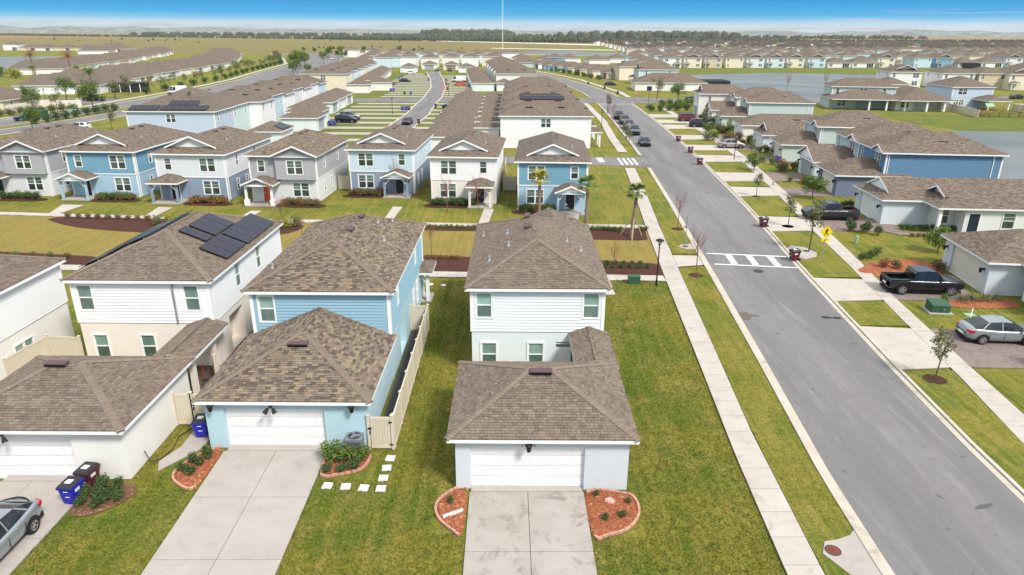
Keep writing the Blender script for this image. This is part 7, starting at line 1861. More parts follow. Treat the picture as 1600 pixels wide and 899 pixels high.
def car_build(kind, pm, name, label, cat, rim):
    S = SPEC[kind]; t = thing(name, label, cat)
    mb = MB(); rings = []
    for (y, w_, zt, zb) in S['L']:
        zm = zb+(zt-zb)*.55
        half = [(w_*.80, zb), (w_*.95, zb+.08), (w_*1.0, zm), (w_*.985, zt-.10), (w_*.93, zt-.02), (w_*.60, zt+.015), (0, zt+.025)]
        rings.append([(x, y, z) for x, z in half]+[(-x, y, z) for x, z in half[::-1][1:]])
    if kind == 'pickup':   # open bed: skip deck faces behind the cab
        for a, b in zip(rings, rings[1:]):
            n = len(a)
            for i in range(n-1):
                if a[0][1] >= -2.73 and b[0][1] <= -.97 and i in (5, 6): continue
                mb.face([a[i], a[i+1], b[i+1], b[i]], pm)
    else: loft(mb, rings, pm)
    mb.face([p for p in rings[0]], pm); mb.face([p for p in rings[-1]][::-1], pm)
    body = mb.build('body', t, smooth=False)
    me = body.data; bmod = body.modifiers.new('s', 'WELD'); bmod.merge_threshold = .001
    if kind != 'pickup':
        sd = body.modifiers.new('u', 'SUBSURF'); sd.levels = sd.render_levels = 1
    me.polygons.foreach_set('use_smooth', [True]*len(me.polygons))
    if kind == 'pickup':
        q = MB(); q.box(-.80, -2.66, .62, .80, -1.02, .66, M_black)
        for s in (-1, 1): q.box(s*.80, -2.68, .66, s*.86, -1.02, 1.17, M_black); q.box(s*.86, -2.7, 1.13, s*.94, -1.0, 1.18, pm)
        q.box(-.86, -1.04, .66, .86, -.99, 1.17, M_black); q.box(-.86, -2.74, .60, .86, -2.68, 1.17, pm); q.box(-.5, -2.78, .88, .5, -2.75, 1.0, M_black)
        q.build('cargo_bed', t)
    # greenhouse
    g_ = MB(); rf = MB(); G = S['G']; P_ = []
    for (y, wb, zb, wt, zt) in G: P_.append(((-wb, y, zb), (wb, y, zb), (wt, y, zt), (-wt, y, zt)))
    N_ = len(P_)
    for i in range(N_-1):
        a, b = P_[i], P_[i+1]
        ng = 2 if kind == 'sedan' else 1; first, last = i < ng, i >= N_-1-ng
        solid = kind == 'van' and i < 2
        sm = pm if solid else M_carglass
        g_.face([a[1], b[1], b[2], a[2]], sm); g_.face([b[0], a[0], a[3], b[3]], sm)
        if (first and kind in ('sedan', 'suv')) or last: g_.face([a[3], a[2], b[2], b[3]], M_carglass)
        else: rf.face([a[3], a[2], b[2], b[3]], pm)
        if True:
            rf.face([(a[2][0]+.012, a[2][1], a[2][2]-.045), (b[2][0]+.012, b[2][1], b[2][2]-.045), (b[2][0], b[2][1], b[2][2]+.004), (a[2][0], a[2][1], a[2][2]+.004)], pm)
            rf.face([(b[3][0]-.012, b[3][1], b[3][2]-.045), (a[3][0]-.012, a[3][1], a[3][2]-.045), (a[3][0], a[3][1], a[3][2]+.004), (b[3][0], b[3][1], b[3][2]+.004)], pm)
    a = P_[0]; g_.face([a[0], a[1], a[2], a[3]], pm if kind == 'van' else M_carglass)
    g_.build('windows', t)
    # pillars
    def bar(p, q, w_=.05):
        p, q = Vector(p), Vector(q); s = -1 if p.x < 0 else 1; e = Vector((s*.012, 0, 0)); d = Vector((0, w_/2, 0))
        rf.face([p+e-d, p+e+d, q+e+d, q+e-d] if s > 0 else [p+e+d, p+e-d, q+e-d, q+e+d], pm)
    for s in (1, 2):
        o = 1 if s == 1 else 0; tp = 2 if s == 1 else 3
        if kind == 'sedan': bar(P_[3][o], P_[3][tp], .06); bar(P_[1][o], P_[2][tp], .10); continue
        bar(P_[1][o], P_[1][tp], .14); bar(P_[2][o], P_[2][tp], .07)
        bar(P_[-1][o], P_[-2][tp], .09); bar(P_[0][o], P_[1][tp], .12)
        if kind == 'suv': bar(P_[3][o], P_[3][tp], .06)
    rf.build('roof', t)
    # wheel wells, wheels, lights, trim
    W_ = max(l[1] for l in S['L'])
    for y in S['wb']:
        q = MB()
        for s in (-1, 1):
            n = 12; x0 = s*(W_-.03); x1 = s*(W_+.006)
            arc = [(math.cos(math.pi*i/n)*(S['r']+.065), math.sin(math.pi*i/n)*(S['r']+.065)) for i in range(n+1)]
            pts = [(x1, y+c, S['r']+z_) for c, z_ in arc]; q.face(pts if s < 0 else pts[::-1], M_black)
        q.build('wheel_arch', t)
        for s in (-1, 1): wheel(t, s*(W_-.10), y, S['r'], .25, rim)
    yr, yf = S['L'][0][0], S['L'][-1][0]; zr = S['L'][1][2]; zf = S['L'][-2][2]
    for s in (-1, 1):
        q = MB(); q.hexa([(s*.50, yr+.0, zr-.24), (s*.80, yr+.10, zr-.22), (s*.885, yr+.36, zr-.20), (s*.60, yr+.2, zr-.24), (s*.50, yr-.01, zr-.06), (s*.79, yr+.08, zr-.06), (s*.88, yr+.36, zr-.07), (s*.60, yr+.2, zr-.06)], M_tail); q.build('tail_light', t)
        q = MB(); q.hexa([(s*.48, yf-.10, zf-.16), (s*.80, yf-.22, zf-.15), (s*.84, yf-.45, zf-.08), (s*.55, yf-.3, zf-.1), (s*.48, yf-.07, zf-.06), (s*.79, yf-.20, zf-.03), (s*.83, yf-.5, zf+.0), (s*.55, yf-.3, zf-.0)], M_head); q.build('headlight', t)
        q = MB(); gx = G[-1][1]; q.box(s*(gx+.06), G[-1][0]-.35, S['L'][5][2]+.04, s*(gx+.26), G[-1][0]-.22, S['L'][5][2]+.18, pm); q.build('side_mirror', t)
        q = MB()
        for yy in ((-.55, .45) if kind != 'van' else (.9,)): q.box(s*(W_*.985), yy-.09, S['L'][5][2]-.17, s*(W_+.015), yy+.09, S['L'][5][2]-.13, M_rim if pm is P_silver else pm)
        q.build('door_handle', t)
    q = MB()
    for s in (-1, 1):
        for yy in ((-1.0, -.1, 1.0) if kind != 'van' else (.2, 1.5)): q.box(s*(W_-.02), yy-.008, S['L'][5][3]+.14, s*(W_+.004), yy+.008, S['L'][5][2]-.16, M_black)
    q.build('door_seam', t)
    q = MB(); q.box(-.26, yr-.02, zr-.50, .26, yr-.008, zr-.36, M_cloth); q.build('number_plate', t)
    q = MB(); q.box(-.5, yf+.0, S['L'][-1][3]+.05, .5, yf+.012, zf-.16, M_black); q.build('grille', t)
    q = MB(); q.box(-W_*.8, S['L'][1][0], .16, W_*.8, S['L'][-2][0], .34, M_black); q.build('underbody', t)
    return t
H90 = R(-90)
def add_spoiler(t):
    q = MB()
    for k in range(8):
        xa, xb = -.62+k*.155, -.465+k*.155; f = lambda x: -2.16+.32*(x/.62)**2
        q.hexa([(xa, f(xa), 1.0), (xb, f(xb), 1.0), (xb, f(xb)+.05, 1.02), (xa, f(xa)+.05, 1.02), (xa, f(xa)-.02, 1.065), (xb, f(xb)-.02, 1.065), (xb, f(xb)+.05, 1.06), (xa, f(xa)+.05, 1.06)], M_black)
    q.build('spoiler', t); return
    q = MB(); q.hexa([(-.50, -2.13, 1.0), (.50, -2.13, 1.0), (.62, -2.0, 1.03), (-.62, -2.0, 1.03), (-.50, -2.15, 1.06), (.50, -2.15, 1.06), (.62, -2.0, 1.075), (-.62, -2.0, 1.075)], M_black); q.build('spoiler', t)
s1 = car('sedan', P_silver, 'sports_sedan', 'silver-grey sedan with black spoiler on the near left driveway, cut off by the frame', (-19.35, 20.5, .045), R(180), rim=M_alu); add_spoiler(s1)
car('sedan', P_silver, 'parked_car', 'silver sedan on the paver driveway at the right edge, tail lights toward the street', (31.6, 39.9, .05), R(-94))
car('pickup', P_black, 'pickup_truck', 'shiny black pickup with open bed toward the street, before the recessed garage', (31.7, 48.7, .05), R(-95), 'pickup truck')
car('pickup', P_gunmetal, 'pickup_truck', 'dark grey pickup facing the street on the drive of the pale blue ranch', (34.3, 70.4, .05), R(86), 'pickup truck', rim=M_iron)
car('sedan', P_beige, 'parked_car', 'champagne sedan on the paver drive beside the street lamp, far right terrace', (38.6, 118.2, .05), R(-94))
car('suv', P_darkblue, 'parked_suv', 'very dark blue off-roader on the drive before the sage end house', (40.6, 145.6, .05), R(-95), 'suv')
car('suv', P_maroon, 'parked_suv', 'maroon off-roader on the farthest drive of the right terrace', (40.6, 155.6, .05), R(-95), 'suv')
for i, (x, y, k, pm, c) in enumerate(((24.2, 121.0, 'sedan', P_darkblue, 'dark blue-black sedan'), (24.8, 134.8, 'suv', P_grey, 'dark grey off-roader'), (25.0, 142.4, 'suv', P_darkblue, 'dark blue off-roader'), (25.6, 151.5, 'suv', P_grey, 'dark grey off-roader'), (25.7, 160, 'suv', P_black, 'black off-roader'))):
    car(k, pm, 'parked_car', f'{c} parked along the left kerb, {["nearest the camera, apart from the queue","second from the camera","third from the camera","fourth from the camera","last of the line"][i]}', (x, y, .03), R(176), 'car' if k == 'sedan' else 'suv', group='cars parked along the kerb')
for lab, k, pm, x, y, rz, cat in (('white delivery van on the boulevard beside the left villas', 'van', P_white, -102.5, 221, R(150), 'van'), ('black pickup in the small parking court by the boulevard', 'pickup', P_black, -115, 197.4, R(95), 'pickup truck'),
    ('dark off-roader driving on the boulevard at the left edge', 'suv', P_darkblue, -104.5, 153, R(140), 'suv'), ('white sedan half hidden by a roof on the boulevard', 'sedan', P_white, -84.5, 138, R(120), 'car'),
    ('black off-roader on the left alley driveways', 'suv', P_black, -34.6, 150.8, R(-90), 'suv'), ('champagne off-roader beside the black one on the left alley driveways', 'suv', P_beige, -35.2, 157, R(-90), 'suv'),
    ('dark off-roader right of the alley, below the cross street', 'suv', P_darkblue, -14.2, 180.8, R(90), 'suv'), ('grey off-roader behind it near the garages right of the alley', 'suv', P_grey, -10.8, 193, R(90), 'suv'),
    ('dark sedan right of the alley nearer the green', 'sedan', P_darkblue, -13.6, 166, R(90), 'car'), ('dark car at the lower end of the alley by the garage roofs', 'sedan', P_black, -21.2, 149, R(178), 'car'),
    ('dark blue sedan left of the alley beyond the cross street', 'sedan', P_darkblue, -39.8, 279, R(-90), 'car'), ('orange sports car right of the alley beyond the cross street', 'sedan', P_orange, -17.2, 261, R(90), 'car'),
    ('white delivery van right of the alley behind the orange car', 'van', P_white, -18.8, 280, R(90), 'van'), ('white sedan left of the alley before the aqua garage', 'sedan', P_white, -44.5, 331, R(-90), 'car'),
    ('grey sedan before the grey garage door at the alley end', 'sedan', P_grey, -35, 360, R(0), 'car'), ('dark grey off-roader before the tan garage door at the alley end', 'suv', P_grey, -28.6, 360, R(0), 'suv'),
    ('dark blue sedan at the drive of the pale blue house beyond the junction', 'sedan', P_darkblue, 38.8, 266, R(-85), 'car'), ('dark off-roader in the side street left of the cream board house', 'suv', P_black, 53, 199.5, R(-80), 'suv'),
    ('bright blue sedan in the side street beside the dark off-roader', 'sedan', P_blue, 54.3, 194.5, R(-85), 'car'), ('dark blue sedan on the side street at the far right', 'sedan', P_darkblue, 156.5, 215.5, R(-80), 'car'),
    ('dark sedan at the far bend of the street', 'sedan', P_black, 24.3, 386, R(-60), 'car'), ('pale sedan on the boulevard far away near the tree clump', 'sedan', P_white, -121, 500, R(165), 'car')):
    car(k, pm, 'parked_car' if cat != 'van' else 'van', lab, (x, y, .03), rz, cat)
# ================================================================ BINS
def bin_(m, loc, rz, label, group=None):
    def mk():
        t = thing('wheelie_bin', label, 'bin')
        mb = MB(); b, h = .24, .92
        mb.hexa([(-.24, -.27, .10), (.24, -.27, .10), (.24, .27, .06), (-.24, .27, .06), (-.31, -.36, h), (.31, -.36, h), (.31, .38, h), (-.31, .38, h)], m)
        mb.box(-.34, -.39, h-.10, .34, -.30, h, m); mb.box(-.34, -.30, h-.10, -.30, .38, h, m); mb.box(.30, -.30, h-.10, .34, .38, h, m)
        mb.build('body', t)
        l = MB(); l.hexa([(-.33, -.41, h+.005), (.33, -.41, h+.005), (.33, .40, h+.005), (-.33, .40, h+.005), (-.27, -.34, h+.08), (.27, -.34, h+.08), (.27, .34, h+.11), (-.27, .34, h+.11)], M_binlid)
        lo = l.build('lid', t); k = MB(); k.box(-.12, -.16, h+.094, .14, .10, h+.108, M_cloth); k.build('label', lo)
        hd = MB(); hd.tube((-.28, .46, h-.05), (.28, .46, h-.05), .02, .02, m, 6); hd.box(-.3, .37, h-.08, -.26, .47, h-.03, m); hd.box(.26, .37, h-.08, .3, .47, h-.03, m); hd.build('handle', t)
        for s in (-1, 1):
            q = MB(); q.tube((s*.22, .34, .13), (s*.30, .34, .13), .13, .13, M_tyre, 12); q.build('wheel', t)
        # small white lettering bars on the sides
        q = MB()
        for s in (-1, 1):
            for j in range(4): q.box(s*.293, -.16+j*.07, .60, s*.30, -.11+j*.07, .74, M_cloth)
        q.box(-.10, -.345, .70, .10, -.335, .73, M_cloth); q.box(-.08, -.31, .42, .10, -.30, .46, M_cloth)
        q.build('lettering', t); return t
    return place(('bin', m.name), mk, loc, rz, label, group)
BL, MR = M_navybin, M_maroon
for m, x, y, rz, lab in ((BL, -18.05, 23.75, -.1, 'blue wheelie bin with black lid beside the near left driveway, front of the pair'), (MR, -17.95, 24.75, -.15, 'maroon wheelie bin behind the blue one against the cream garage wall'), (BL, -14.75, 28.75, .1, 'blue wheelie bin tucked between gate and sky blue garage'),
    (MR, 24.95, 56.2, -1.4, 'maroon wheelie bin at the right kerb by the crosswalk'), (MR, 26.15, 67.2, -1.4, 'maroon wheelie bin at the right kerb beyond the crosswalk'), (MR, 28.95, 102.3, -1.4, 'maroon wheelie bin at the right kerb, nearest of the three farther ones'), (MR, 30.2, 112.8, -1.4, 'maroon wheelie bin at the right kerb, middle of the three farther ones'), (MR, 31.2, 125.5, -1.4, 'maroon wheelie bin at the right kerb, farthest of the three farther ones'),
    (BL, 43.8, 46.6, 0, 'blue wheelie bin at the right edge beside the pale garage wall'), (BL, 41.5, 104.2, 0, 'blue wheelie bin beside the sage hipped garage'),
    (MR, -18.5, 183, 0, 'maroon bin right of the alley below the cross street'), (BL, -26.1, 176, 0, 'blue bin of the cluster left of the alley, left one'), (BL, -25.3, 176.3, 0, 'blue bin of the cluster left of the alley, middle one'), (MR, -24.5, 176, 0, 'maroon bin of the cluster left of the alley'),
    (MR, -18.9, 150, 0, 'maroon bin right of the alley near the green'), (BL, -37.0, 146.2, 0, 'blue bin at the corner of the alley garage, left one'), (BL, -36.2, 146.6, 0, 'blue bin at the corner of the alley garage, right one'), (BL, -36.9, 127, 0, 'blue bin by the front of the nearest alley garage, upper'), (BL, -37.2, 125.9, 0, 'blue bin by the front of the nearest alley garage, lower'),
    (BL, -38.2, 233.6, 0, 'blue bin before the white garage beyond the cross street, left'), (BL, -37.3, 233.9, 0, 'blue bin before the white garage beyond the cross street, right'), (BL, -30, 221.6, 0, 'lone blue bin on the grass beyond the cross street'), (M_black, -32, 222, 0, 'lone black bin on the grass beyond the cross street'),
    (BL, -10.9, 237.4, 0, 'blue bin against the pale garage right of the alley, left'), (BL, -10.0, 237.4, 0, 'blue bin against the pale garage right of the alley, right'), (BL, -13.5, 256, 0, 'blue bin near the orange car, left'), (BL, -12.7, 256.4, 0, 'blue bin near the orange car, right'),
    (MR, -20.0, 240, 0, 'maroon bin at the right alley kerb beyond the cross street'), (MR, -22.3, 262, 0, 'maroon bin at the right alley kerb by the orange car'), (MR, -24.0, 283, 0, 'maroon bin at the right alley kerb by the white van'), (MR, -31.6, 288, 0, 'maroon bin at the left alley kerb, nearer'), (MR, -36.8, 325, 0, 'maroon bin at the left alley kerb, farther'),
    (BL, -41.5, 262, 0, 'blue bin by the left alley garages'), (BL, -45, 298, 0, 'blue bin by the far left alley garages, first'), (BL, -45, 306, 0, 'blue bin by the far left alley garages, second'),
    (M_black, 35.5, 226, 0, 'dark bin on the right kerb just past the junction'), (M_black, 34, 246, 0, 'dark bin on the right kerb farther past the junction'), (M_black, 31, 270, 0, 'dark bin on the right kerb by the pale blue house')):
    bin_(m, (x, y, .03), rz, lab)
# ================================================================ STREET FURNITURE
def lamp(loc, label, H_=3.75, rz=0):
    def mk():
        t = thing('street_lamp', label, 'street lamp'); mb = MB(); mb.tube((0, 0, -.05), (0, 0, .5), .085, .075, M_black, 10); mb.tube((0, 0, .5), (0, 0, H_-.42), .06, .045, M_black, 10); mb.build('pole', t)
        q = MB(); q.tube((0, 0, H_-.42), (0, 0, H_-.36), .09, .09, M_black, 8)
        for i in range(4):
            a = i*1.571+.78; q.tube((.06*math.cos(a), .06*math.sin(a), H_-.38), (.24*math.cos(a), .24*math.sin(a), H_-.08), .016, .016, M_black, 4)
        q.build('cage', t)
        q = MB(); q.tube((0, 0, H_-.34), (0, 0, H_-.09), .07, .20, mat('lamp_glass', (.55, .57, .58), .2), 12); q.build('lens', t)
        q = MB(); q.tube((0, 0, H_-.08), (0, 0, H_-.02), .33, .30, M_black, 16); q.tube((0, 0, H_-.02), (0, 0, H_+.08), .30, .07, M_black, 16); q.build('cap', t); return t
    return place('lamp', mk, loc, rz, label, None)
lamp((11.7, 49.9), 'black post-top street lamp at the corner of the green path and the left sidewalk')
for x, y, lab in ((35.5, 106.6, 'black street lamp beside the champagne sedan on the right'), (19.6, 143.5, 'black street lamp beside the long terrace, left of the street'), (-27.2, 167.2, 'black street lamp left of the alley below the cross street'), (-17.7, 215.6, 'black street lamp right of the alley beyond the cross street'), (24.6, 171, 'black street lamp on the left verge near the junction'), (-108.9, 169, 'street lamp on the boulevard sidewalk by the cream villa wall'), (-124, 190.5, 'street lamp at the parking court by the boulevard')):
    lamp((x, y), lab)
def sign_pole(t, x, y, h, m=M_galv, r=.028):
    mb = MB(); mb.tube((x, y, -.05), (x, y, h), r, r, m, 8); return mb.build('pole', t)
t = thing('pedestrian_crossing_sign', 'yellow diamond pedestrian crossing sign with arrow plate by the crosswalk', 'road sign', (27.0, 55.4), R(-8))
sign_pole(t, 0, 0, 3.3)
def plate(t, name, pts, y, m, th=.006):
    mb = MB(); f = [(x, y, z) for x, z in pts]; b_ = [(x, y+th, z) for x, z in pts]
    mb.face(f, m); mb.face(b_[::-1], M_galv)
    for i in range(len(pts)): j = (i+1) % len(pts); mb.face([f[j], f[i], b_[i], b_[j]], m)
    return mb.build(name, t)
cz = 2.85; d = plate(t, 'diamond_plate', [(0, cz-.54), (.54, cz), (0, cz+.54), (-.54, cz)], -.05, M_yellow)
def border(d, y): 
    mb = MB()
    for s in range(4):
        a = [(0, -.50), (.50, 0), (0, .50), (-.50, 0)]; p, q = a[s], a[(s+1) % 4]
        mb.face([(p[0], y, cz+p[1]), (q[0], y, cz+q[1]), (q[0]*.96, y, cz+q[1]*.96), (p[0]*.96, y, cz+p[1]*.96)], M_black)
    mb.build('border', d)
border(d, -.052)
w_ = MB()
def sl(p, q, r0, r1):
    p, q = Vector((p[0], 0, p[1])), Vector((q[0], 0, q[1])); dd = (q-p).normalized(); s = Vector((-dd.z, 0, dd.x)); o = Vector((0, -.054, cz))
    w_.face([o+p-s*r0, o+q-s*r1, o+q+s*r1, o+p+s*r0], M_black)
w_.face([(.03+.055*math.cos(a*.785), -.054, cz+.27+.055*math.sin(a*.785)) for a in range(8)], M_black)
sl((.02, .21), (-.01, -.02), .065, .055); sl((-.01, 0), (.09, -.16), .045, .035); sl((.09, -.15), (.12, -.32), .035, .03); sl((-.02, 0), (-.09, -.16), .045, .035); sl((-.09, -.15), (-.17, -.30), .035, .03)
sl((.03, .19), (.14, .05), .03, .022); sl((.14, .06), (.19, .10), .022, .02); sl((.0, .19), (-.12, .07), .03, .022); sl((-.12, .08), (-.13, -.02), .022, .02)
w_.build('walking_person_symbol', d)
d2 = plate(t, 'arrow_plate', [(-.31, 2.0), (.31, 2.0), (.31, 2.29), (-.31, 2.29)], -.05, M_yellow)
w_ = MB(); w_.face([(.18, -.054, 2.24), (.14, -.054, 2.20), (-.04, -.054, 2.12), (-.02, -.054, 2.17)], M_black); w_.face([(-.16, -.054, 2.07), (.03, -.054, 2.07), (-.03, -.054, 2.20)], M_black); w_.build('arrow_symbol', d2)
t = thing('road_sign', 'grey back of a diamond road sign beside the drain, left kerb by the crosswalk', 'road sign', (16.3, 59.5), R(172))
sign_pole(t, 0, 0, 3.2); plate(t, 'diamond_plate', [(0, 2.3), (.45, 2.75), (0, 3.2), (-.45, 2.75)], -.05, M_yellow); plate(t, 'arrow_plate', [(-.28, 1.95), (.28, 1.95), (.28, 2.22), (-.28, 2.22)], -.05, M_yellow)
t = thing('road_sign', 'pale back of a diamond warning sign beside the parked cars', 'road sign', (22.6, 128.5), R(172)); sign_pole(t, 0, 0, 3.0); plate(t, 'diamond_plate', [(0, 2.05), (.5, 2.55), (0, 3.05), (-.5, 2.55)], -.05, M_yellow)
def stop_sign(x, y, lab):
    t = thing('stop_sign', lab, 'stop sign', (x, y)); sign_pole(t, 0, 0, 2.9)
    pts = [(.45*math.cos(math.pi/8+i*math.pi/4), 2.5+.45*math.sin(math.pi/8+i*math.pi/4)) for i in range(8)]; p_ = plate(t, 'octagon', [(x_, z_) for x_, z_ in pts], -.05, M_red)
    mb = MB()
    for i in range(8): a, b = pts[i], pts[(i+1) % 8]; k = .93; mb.face([(a[0], -.052, a[1]), (b[0], -.052, b[1]), (b[0]*k, -.052, 2.5+(b[1]-2.5)*k), (a[0]*k, -.052, 2.5+(a[1]-2.5)*k)], M_cloth)
    mb.build('border', p_)
    text_mesh('lettering', 'STOP', .34, M_cloth, p_, (0, -.054, 2.5))
stop_sign(-19.1, 215.3, 'red stop sign beside the alley at the cross street'); stop_sign(36.7, 199.4, 'red stop sign at the side street beyond the right terrace')
t = thing('community_sign', 'dark blue small square sign on a post at the junction verge', 'sign', (40.3, 200)); sign_pole(t, 0, 0, 3.4, M_black, .05); q = MB(); q.box(-.7, -.06, 3.2, .7, .06, 4.4, mat('sign_navy', (.02, .02, .12), .5)); q.build('panel', t)
# utilities
t = thing('utility_cabinet', 'dark green transformer cabinet on a pale pad between the two right driveways', 'utility box', (30.7, 44.8), R(-6), scale=.85)
q = MB(); q.box(-.95, -.85, 0, .95, .85, .09, M_conc); q.build('pad', t)
q = MB(); q.hexa([(-.72, -.6, .09), (.72, -.6, .09), (.72, .6, .09), (-.72, .6, .09), (-.72, -.6, .72), (.72, -.6, .72), (.72, .6, .92), (-.72, .6, .92)], M_util); q.box(-.75, -.62, .60, .75, -.601, .68, M_util); q.build('cabinet', t)
q = MB(); q.box(-.02, -.615, .12, .02, -.602, .6, M_black); q.box(.2, -.63, .35, .3, -.602, .45, M_galv); q.build('door_seam', t)
for x, y, s, m, lab in ((32.6, 44.1, .8, M_utilp, 'flat pale green ground box cover beside the transformer cabinet'), (33.3, 57.9, 1, M_utilp, ''), (9.9, 51.1, 1, M_util, '')):
    if lab: mb = MB(); mb.prism([(x-.35, y-.25), (x+.35, y-.25), (x+.35, y+.25), (x-.35, y+.25)], 0, .05, m); tag(mb.build('ground_box'), lab, 'ground box')
def pedestal(x, y, m, h, w_, lab):
    mb = MB(); mb.tube((x, y, 0), (x, y, h), w_, w_*.94, m, 8); mb.tube((x, y, h), (x, y, h+.06), w_*1.08, w_*.7, m, 8); mb.tube((x, y, h*.6), (x, y, h*.63), w_*1.03, w_*1.03, m, 8); tag(mb.build('utility_pedestal'), lab, 'utility pedestal')
pedestal(33.0, 61.6, M_utilp, .65, .14, 'pale green utility pedestal standing on the lawn right of the pedestrian sign'); pedestal(34.6, 87.4, M_utilp, .6, .13, 'pale green utility pedestal on the lawn before the dark blue garage'); pedestal(35.6, 101.6, M_utilp, .6, .13, 'pale green utility pedestal on the lawn before the sage house')
mb = MB(); mb.box(9.6, 50.3, 0, 10.5, 50.85, .55, M_util); mb.box(9.57, 50.27, .55, 10.53, 50.88, .60, M_util); tag(mb.build('utility_box'), 'small green utility box on the path corner left of the street lamp', 'utility box')
for x, y, lab in ((-100.5, 163.5, 'pale green'), (-104.8, 158.6, 'dark green')):
    mb = MB(); mb.box(x-1, y-.8, 0, x+1, y+.8, 1.5, M_utilp if 'pale' in lab else M_util); mb.box(x-1.05, y-.85, 1.5, x+1.05, y+.85, 1.6, M_util); tag(mb.build('utility_box'), lab+' utility cabinet on the lawn left of the boulevard', 'utility box')
for x, y, lab in ((-5.9, 50.1, 'white irrigation cap in the grass at the left back corner of the lawn'), (-4.9, 49.9, 'second white irrigation cap in the grass beside the first'), (30.6, 53.2, 'small white irrigation cover in the right lawn'), (-6.9, 25.0+.0, '')):
    if lab: mb = MB(); mb.tube((x, y, 0), (x, y, .05), .22, .2, M_stone, 12); tag(mb.build('irrigation_cap'), lab, 'irrigation cap')
mb = MB(); mb.tube((31.9, 43.0, 0), (32.25, 43.45, .75), .03, .03, M_cloth, 5); tag(mb.build('marker_stake'), 'thin white leaning stake in the lawn right of the transformer cabinet', 'stake')
# air conditioner
t = thing('air_conditioner', 'round-topped grey air conditioner unit against the sky blue garage wall', 'air conditioner', (-7.05, 27.35), 0)
q = MB(); q.box(-.42, -.36, 0, .42, .36, .06, M_conc); q.build('base', t)
q = MB(); m_ac = mat('ac_grey', (.20, .21, .23), .55); q.box(-.36, -.33, .06, .36, .33, .80, m_ac); q.box(-.38, -.35, .80, .38, .35, .90, m_ac)
for i in range(12): q.box(-.375, -.345+.0, .12+i*.055, .375, -.331, .13+i*.055, M_black)
q.build('casing', t)
q = MB(); q.tube((0, 0, .90), (0, 0, .915), .30, .30, M_black, 22); q.tube((0, 0, .915), (0, 0, .95), .09, .07, m_ac, 10)
for i in range(3): a = i*2.094; q.tube((0, 0, .93), (.27*math.cos(a), .27*math.sin(a), .925), .05, .07, m_ac, 5)
q.build('fan', t)
q = MB()
for r in (.12, .2, .28, .32):
    for i in range(20): a, b = 6.283*i/20, 6.283*(i+1)/20; q.tube((r*math.cos(a), r*math.sin(a), .955), (r*math.cos(b), r*math.sin(b), .955), .006, .006, m_ac, 3, cap=False)
q.build('fan_guard', t)
# folding chair and clutter in the covered side patio
def chair(x, y, rz, lab):
    t = thing('folding_chair', lab, 'chair', (x, y, .02), rz); q = MB(); q.box(-.22, -.2, .43, .22, .2, .46, M_cloth); q.build('seat', t)
    q = MB(); q.hexa([(-.2, .22, .62), (.2, .22, .62), (.2, .24, .62), (-.2, .24, .62), (-.2, .28, .88), (.2, .28, .88), (.2, .30, .88), (-.2, .30, .88)], M_cloth); q.build('backrest', t)
    for s in (-1, 1):
        q = MB(); q.tube((s*.22, -.24, 0), (s*.22, .28, .88), .014, .014, M_galv, 5); q.build('leg', t); q = MB(); q.tube((s*.2, .24, 0), (s*.2, -.18, .44), .014, .014, M_galv, 5); q.build('leg', t)
chair(-15.9, 38.2, -.3, 'white folding chair in the gap between the white solar house and the sky blue house')
mb = MB(); mb.box(-18.2, 31.8, .0, -14.7, 41, .02, mat('patio_dirt', (.09, .065, .05), .95, noise=(6, .5))); structure('patio', mb)
mb = MB(); mb.tube((-17.1, 34.3, 0), (-16.9, 34.2, 1.2), .02, .02, M_red, 5); mb.tube((-17.1, 34.3, .02), (-16.8, 34.4, .03), .12, .12, M_black, 6); tag(mb.build('garden_tool'), 'red-handled tool leaning in the covered patio by the white solar house', 'garden tool')
# garden hose at the white garage
mb = MB(); pts = [(-16.45, 26.6, .6), (-16.2, 26.5, .1), (-15.9, 26.7, .05), (-15.7, 27.6, .04), (-15.9, 28.6, .04), (-15.6, 29.4, .04)]
for a, b in zip(pts, pts[1:]): mb.tube(a, b, .02, .02, M_black, 5)
tag(mb.build('garden_hose'), 'dark garden hose running from the white garage wall across the grass to the gate', 'hose')
# porch furniture of the small blue house
t = thing('bicycle', 'small bicycle leaning at the porch of the pale blue ranch', 'bicycle', (43.3, 66.0), .3)
for y in (-.42, .42):
    q = MB()
    for i in range(14): a, b = 6.283*i/14, 6.283*(i+1)/14; q.tube((y+.27*math.cos(a), 0, .27+.27*math.sin(a)), (y+.27*math.cos(b), 0, .27+.27*math.sin(b)), .02, .02, M_tyre, 4, cap=False)
    for i in range(6): a = i*.5236; q.tube((y-.26*math.cos(a), 0, .27-.26*math.sin(a)), (y+.26*math.cos(a), 0, .27+.26*math.sin(a)), .004, .004, M_galv, 3, cap=False)
    q.build('wheel', t)
q = MB()
for a, b in (((-.42, 0, .27), (-.15, 0, .62)), ((-.42, 0, .27), (0, 0, .27)), ((-.15, 0, .62), (0, 0, .27)), ((-.15, 0, .62), (.32, 0, .62)), ((0, 0, .27), (.32, 0, .60)), ((.42, 0, .27), (.30, 0, .75))): q.tube(a, b, .02, .02, P_blue, 6)
q.build('frame', t); q = MB(); q.tube((.3, -.2, .78), (.3, .2, .78), .015, .015, M_black, 5); q.build('handlebar', t); q = MB(); q.hexa([(-.26, -.06, .68), (-.06, -.03, .68), (-.06, .03, .68), (-.26, .06, .68), (-.26, -.06, .72), (-.06, -.03, .72), (-.06, .03, .72), (-.26, .06, .72)], M_black); q.build('saddle', t)
chair(6.6, 73.2, .5, 'small white chair on the porch of the small blue house'); chair(-2.4, 76.0, -.5, 'folding seat on the porch of the cream and white house')
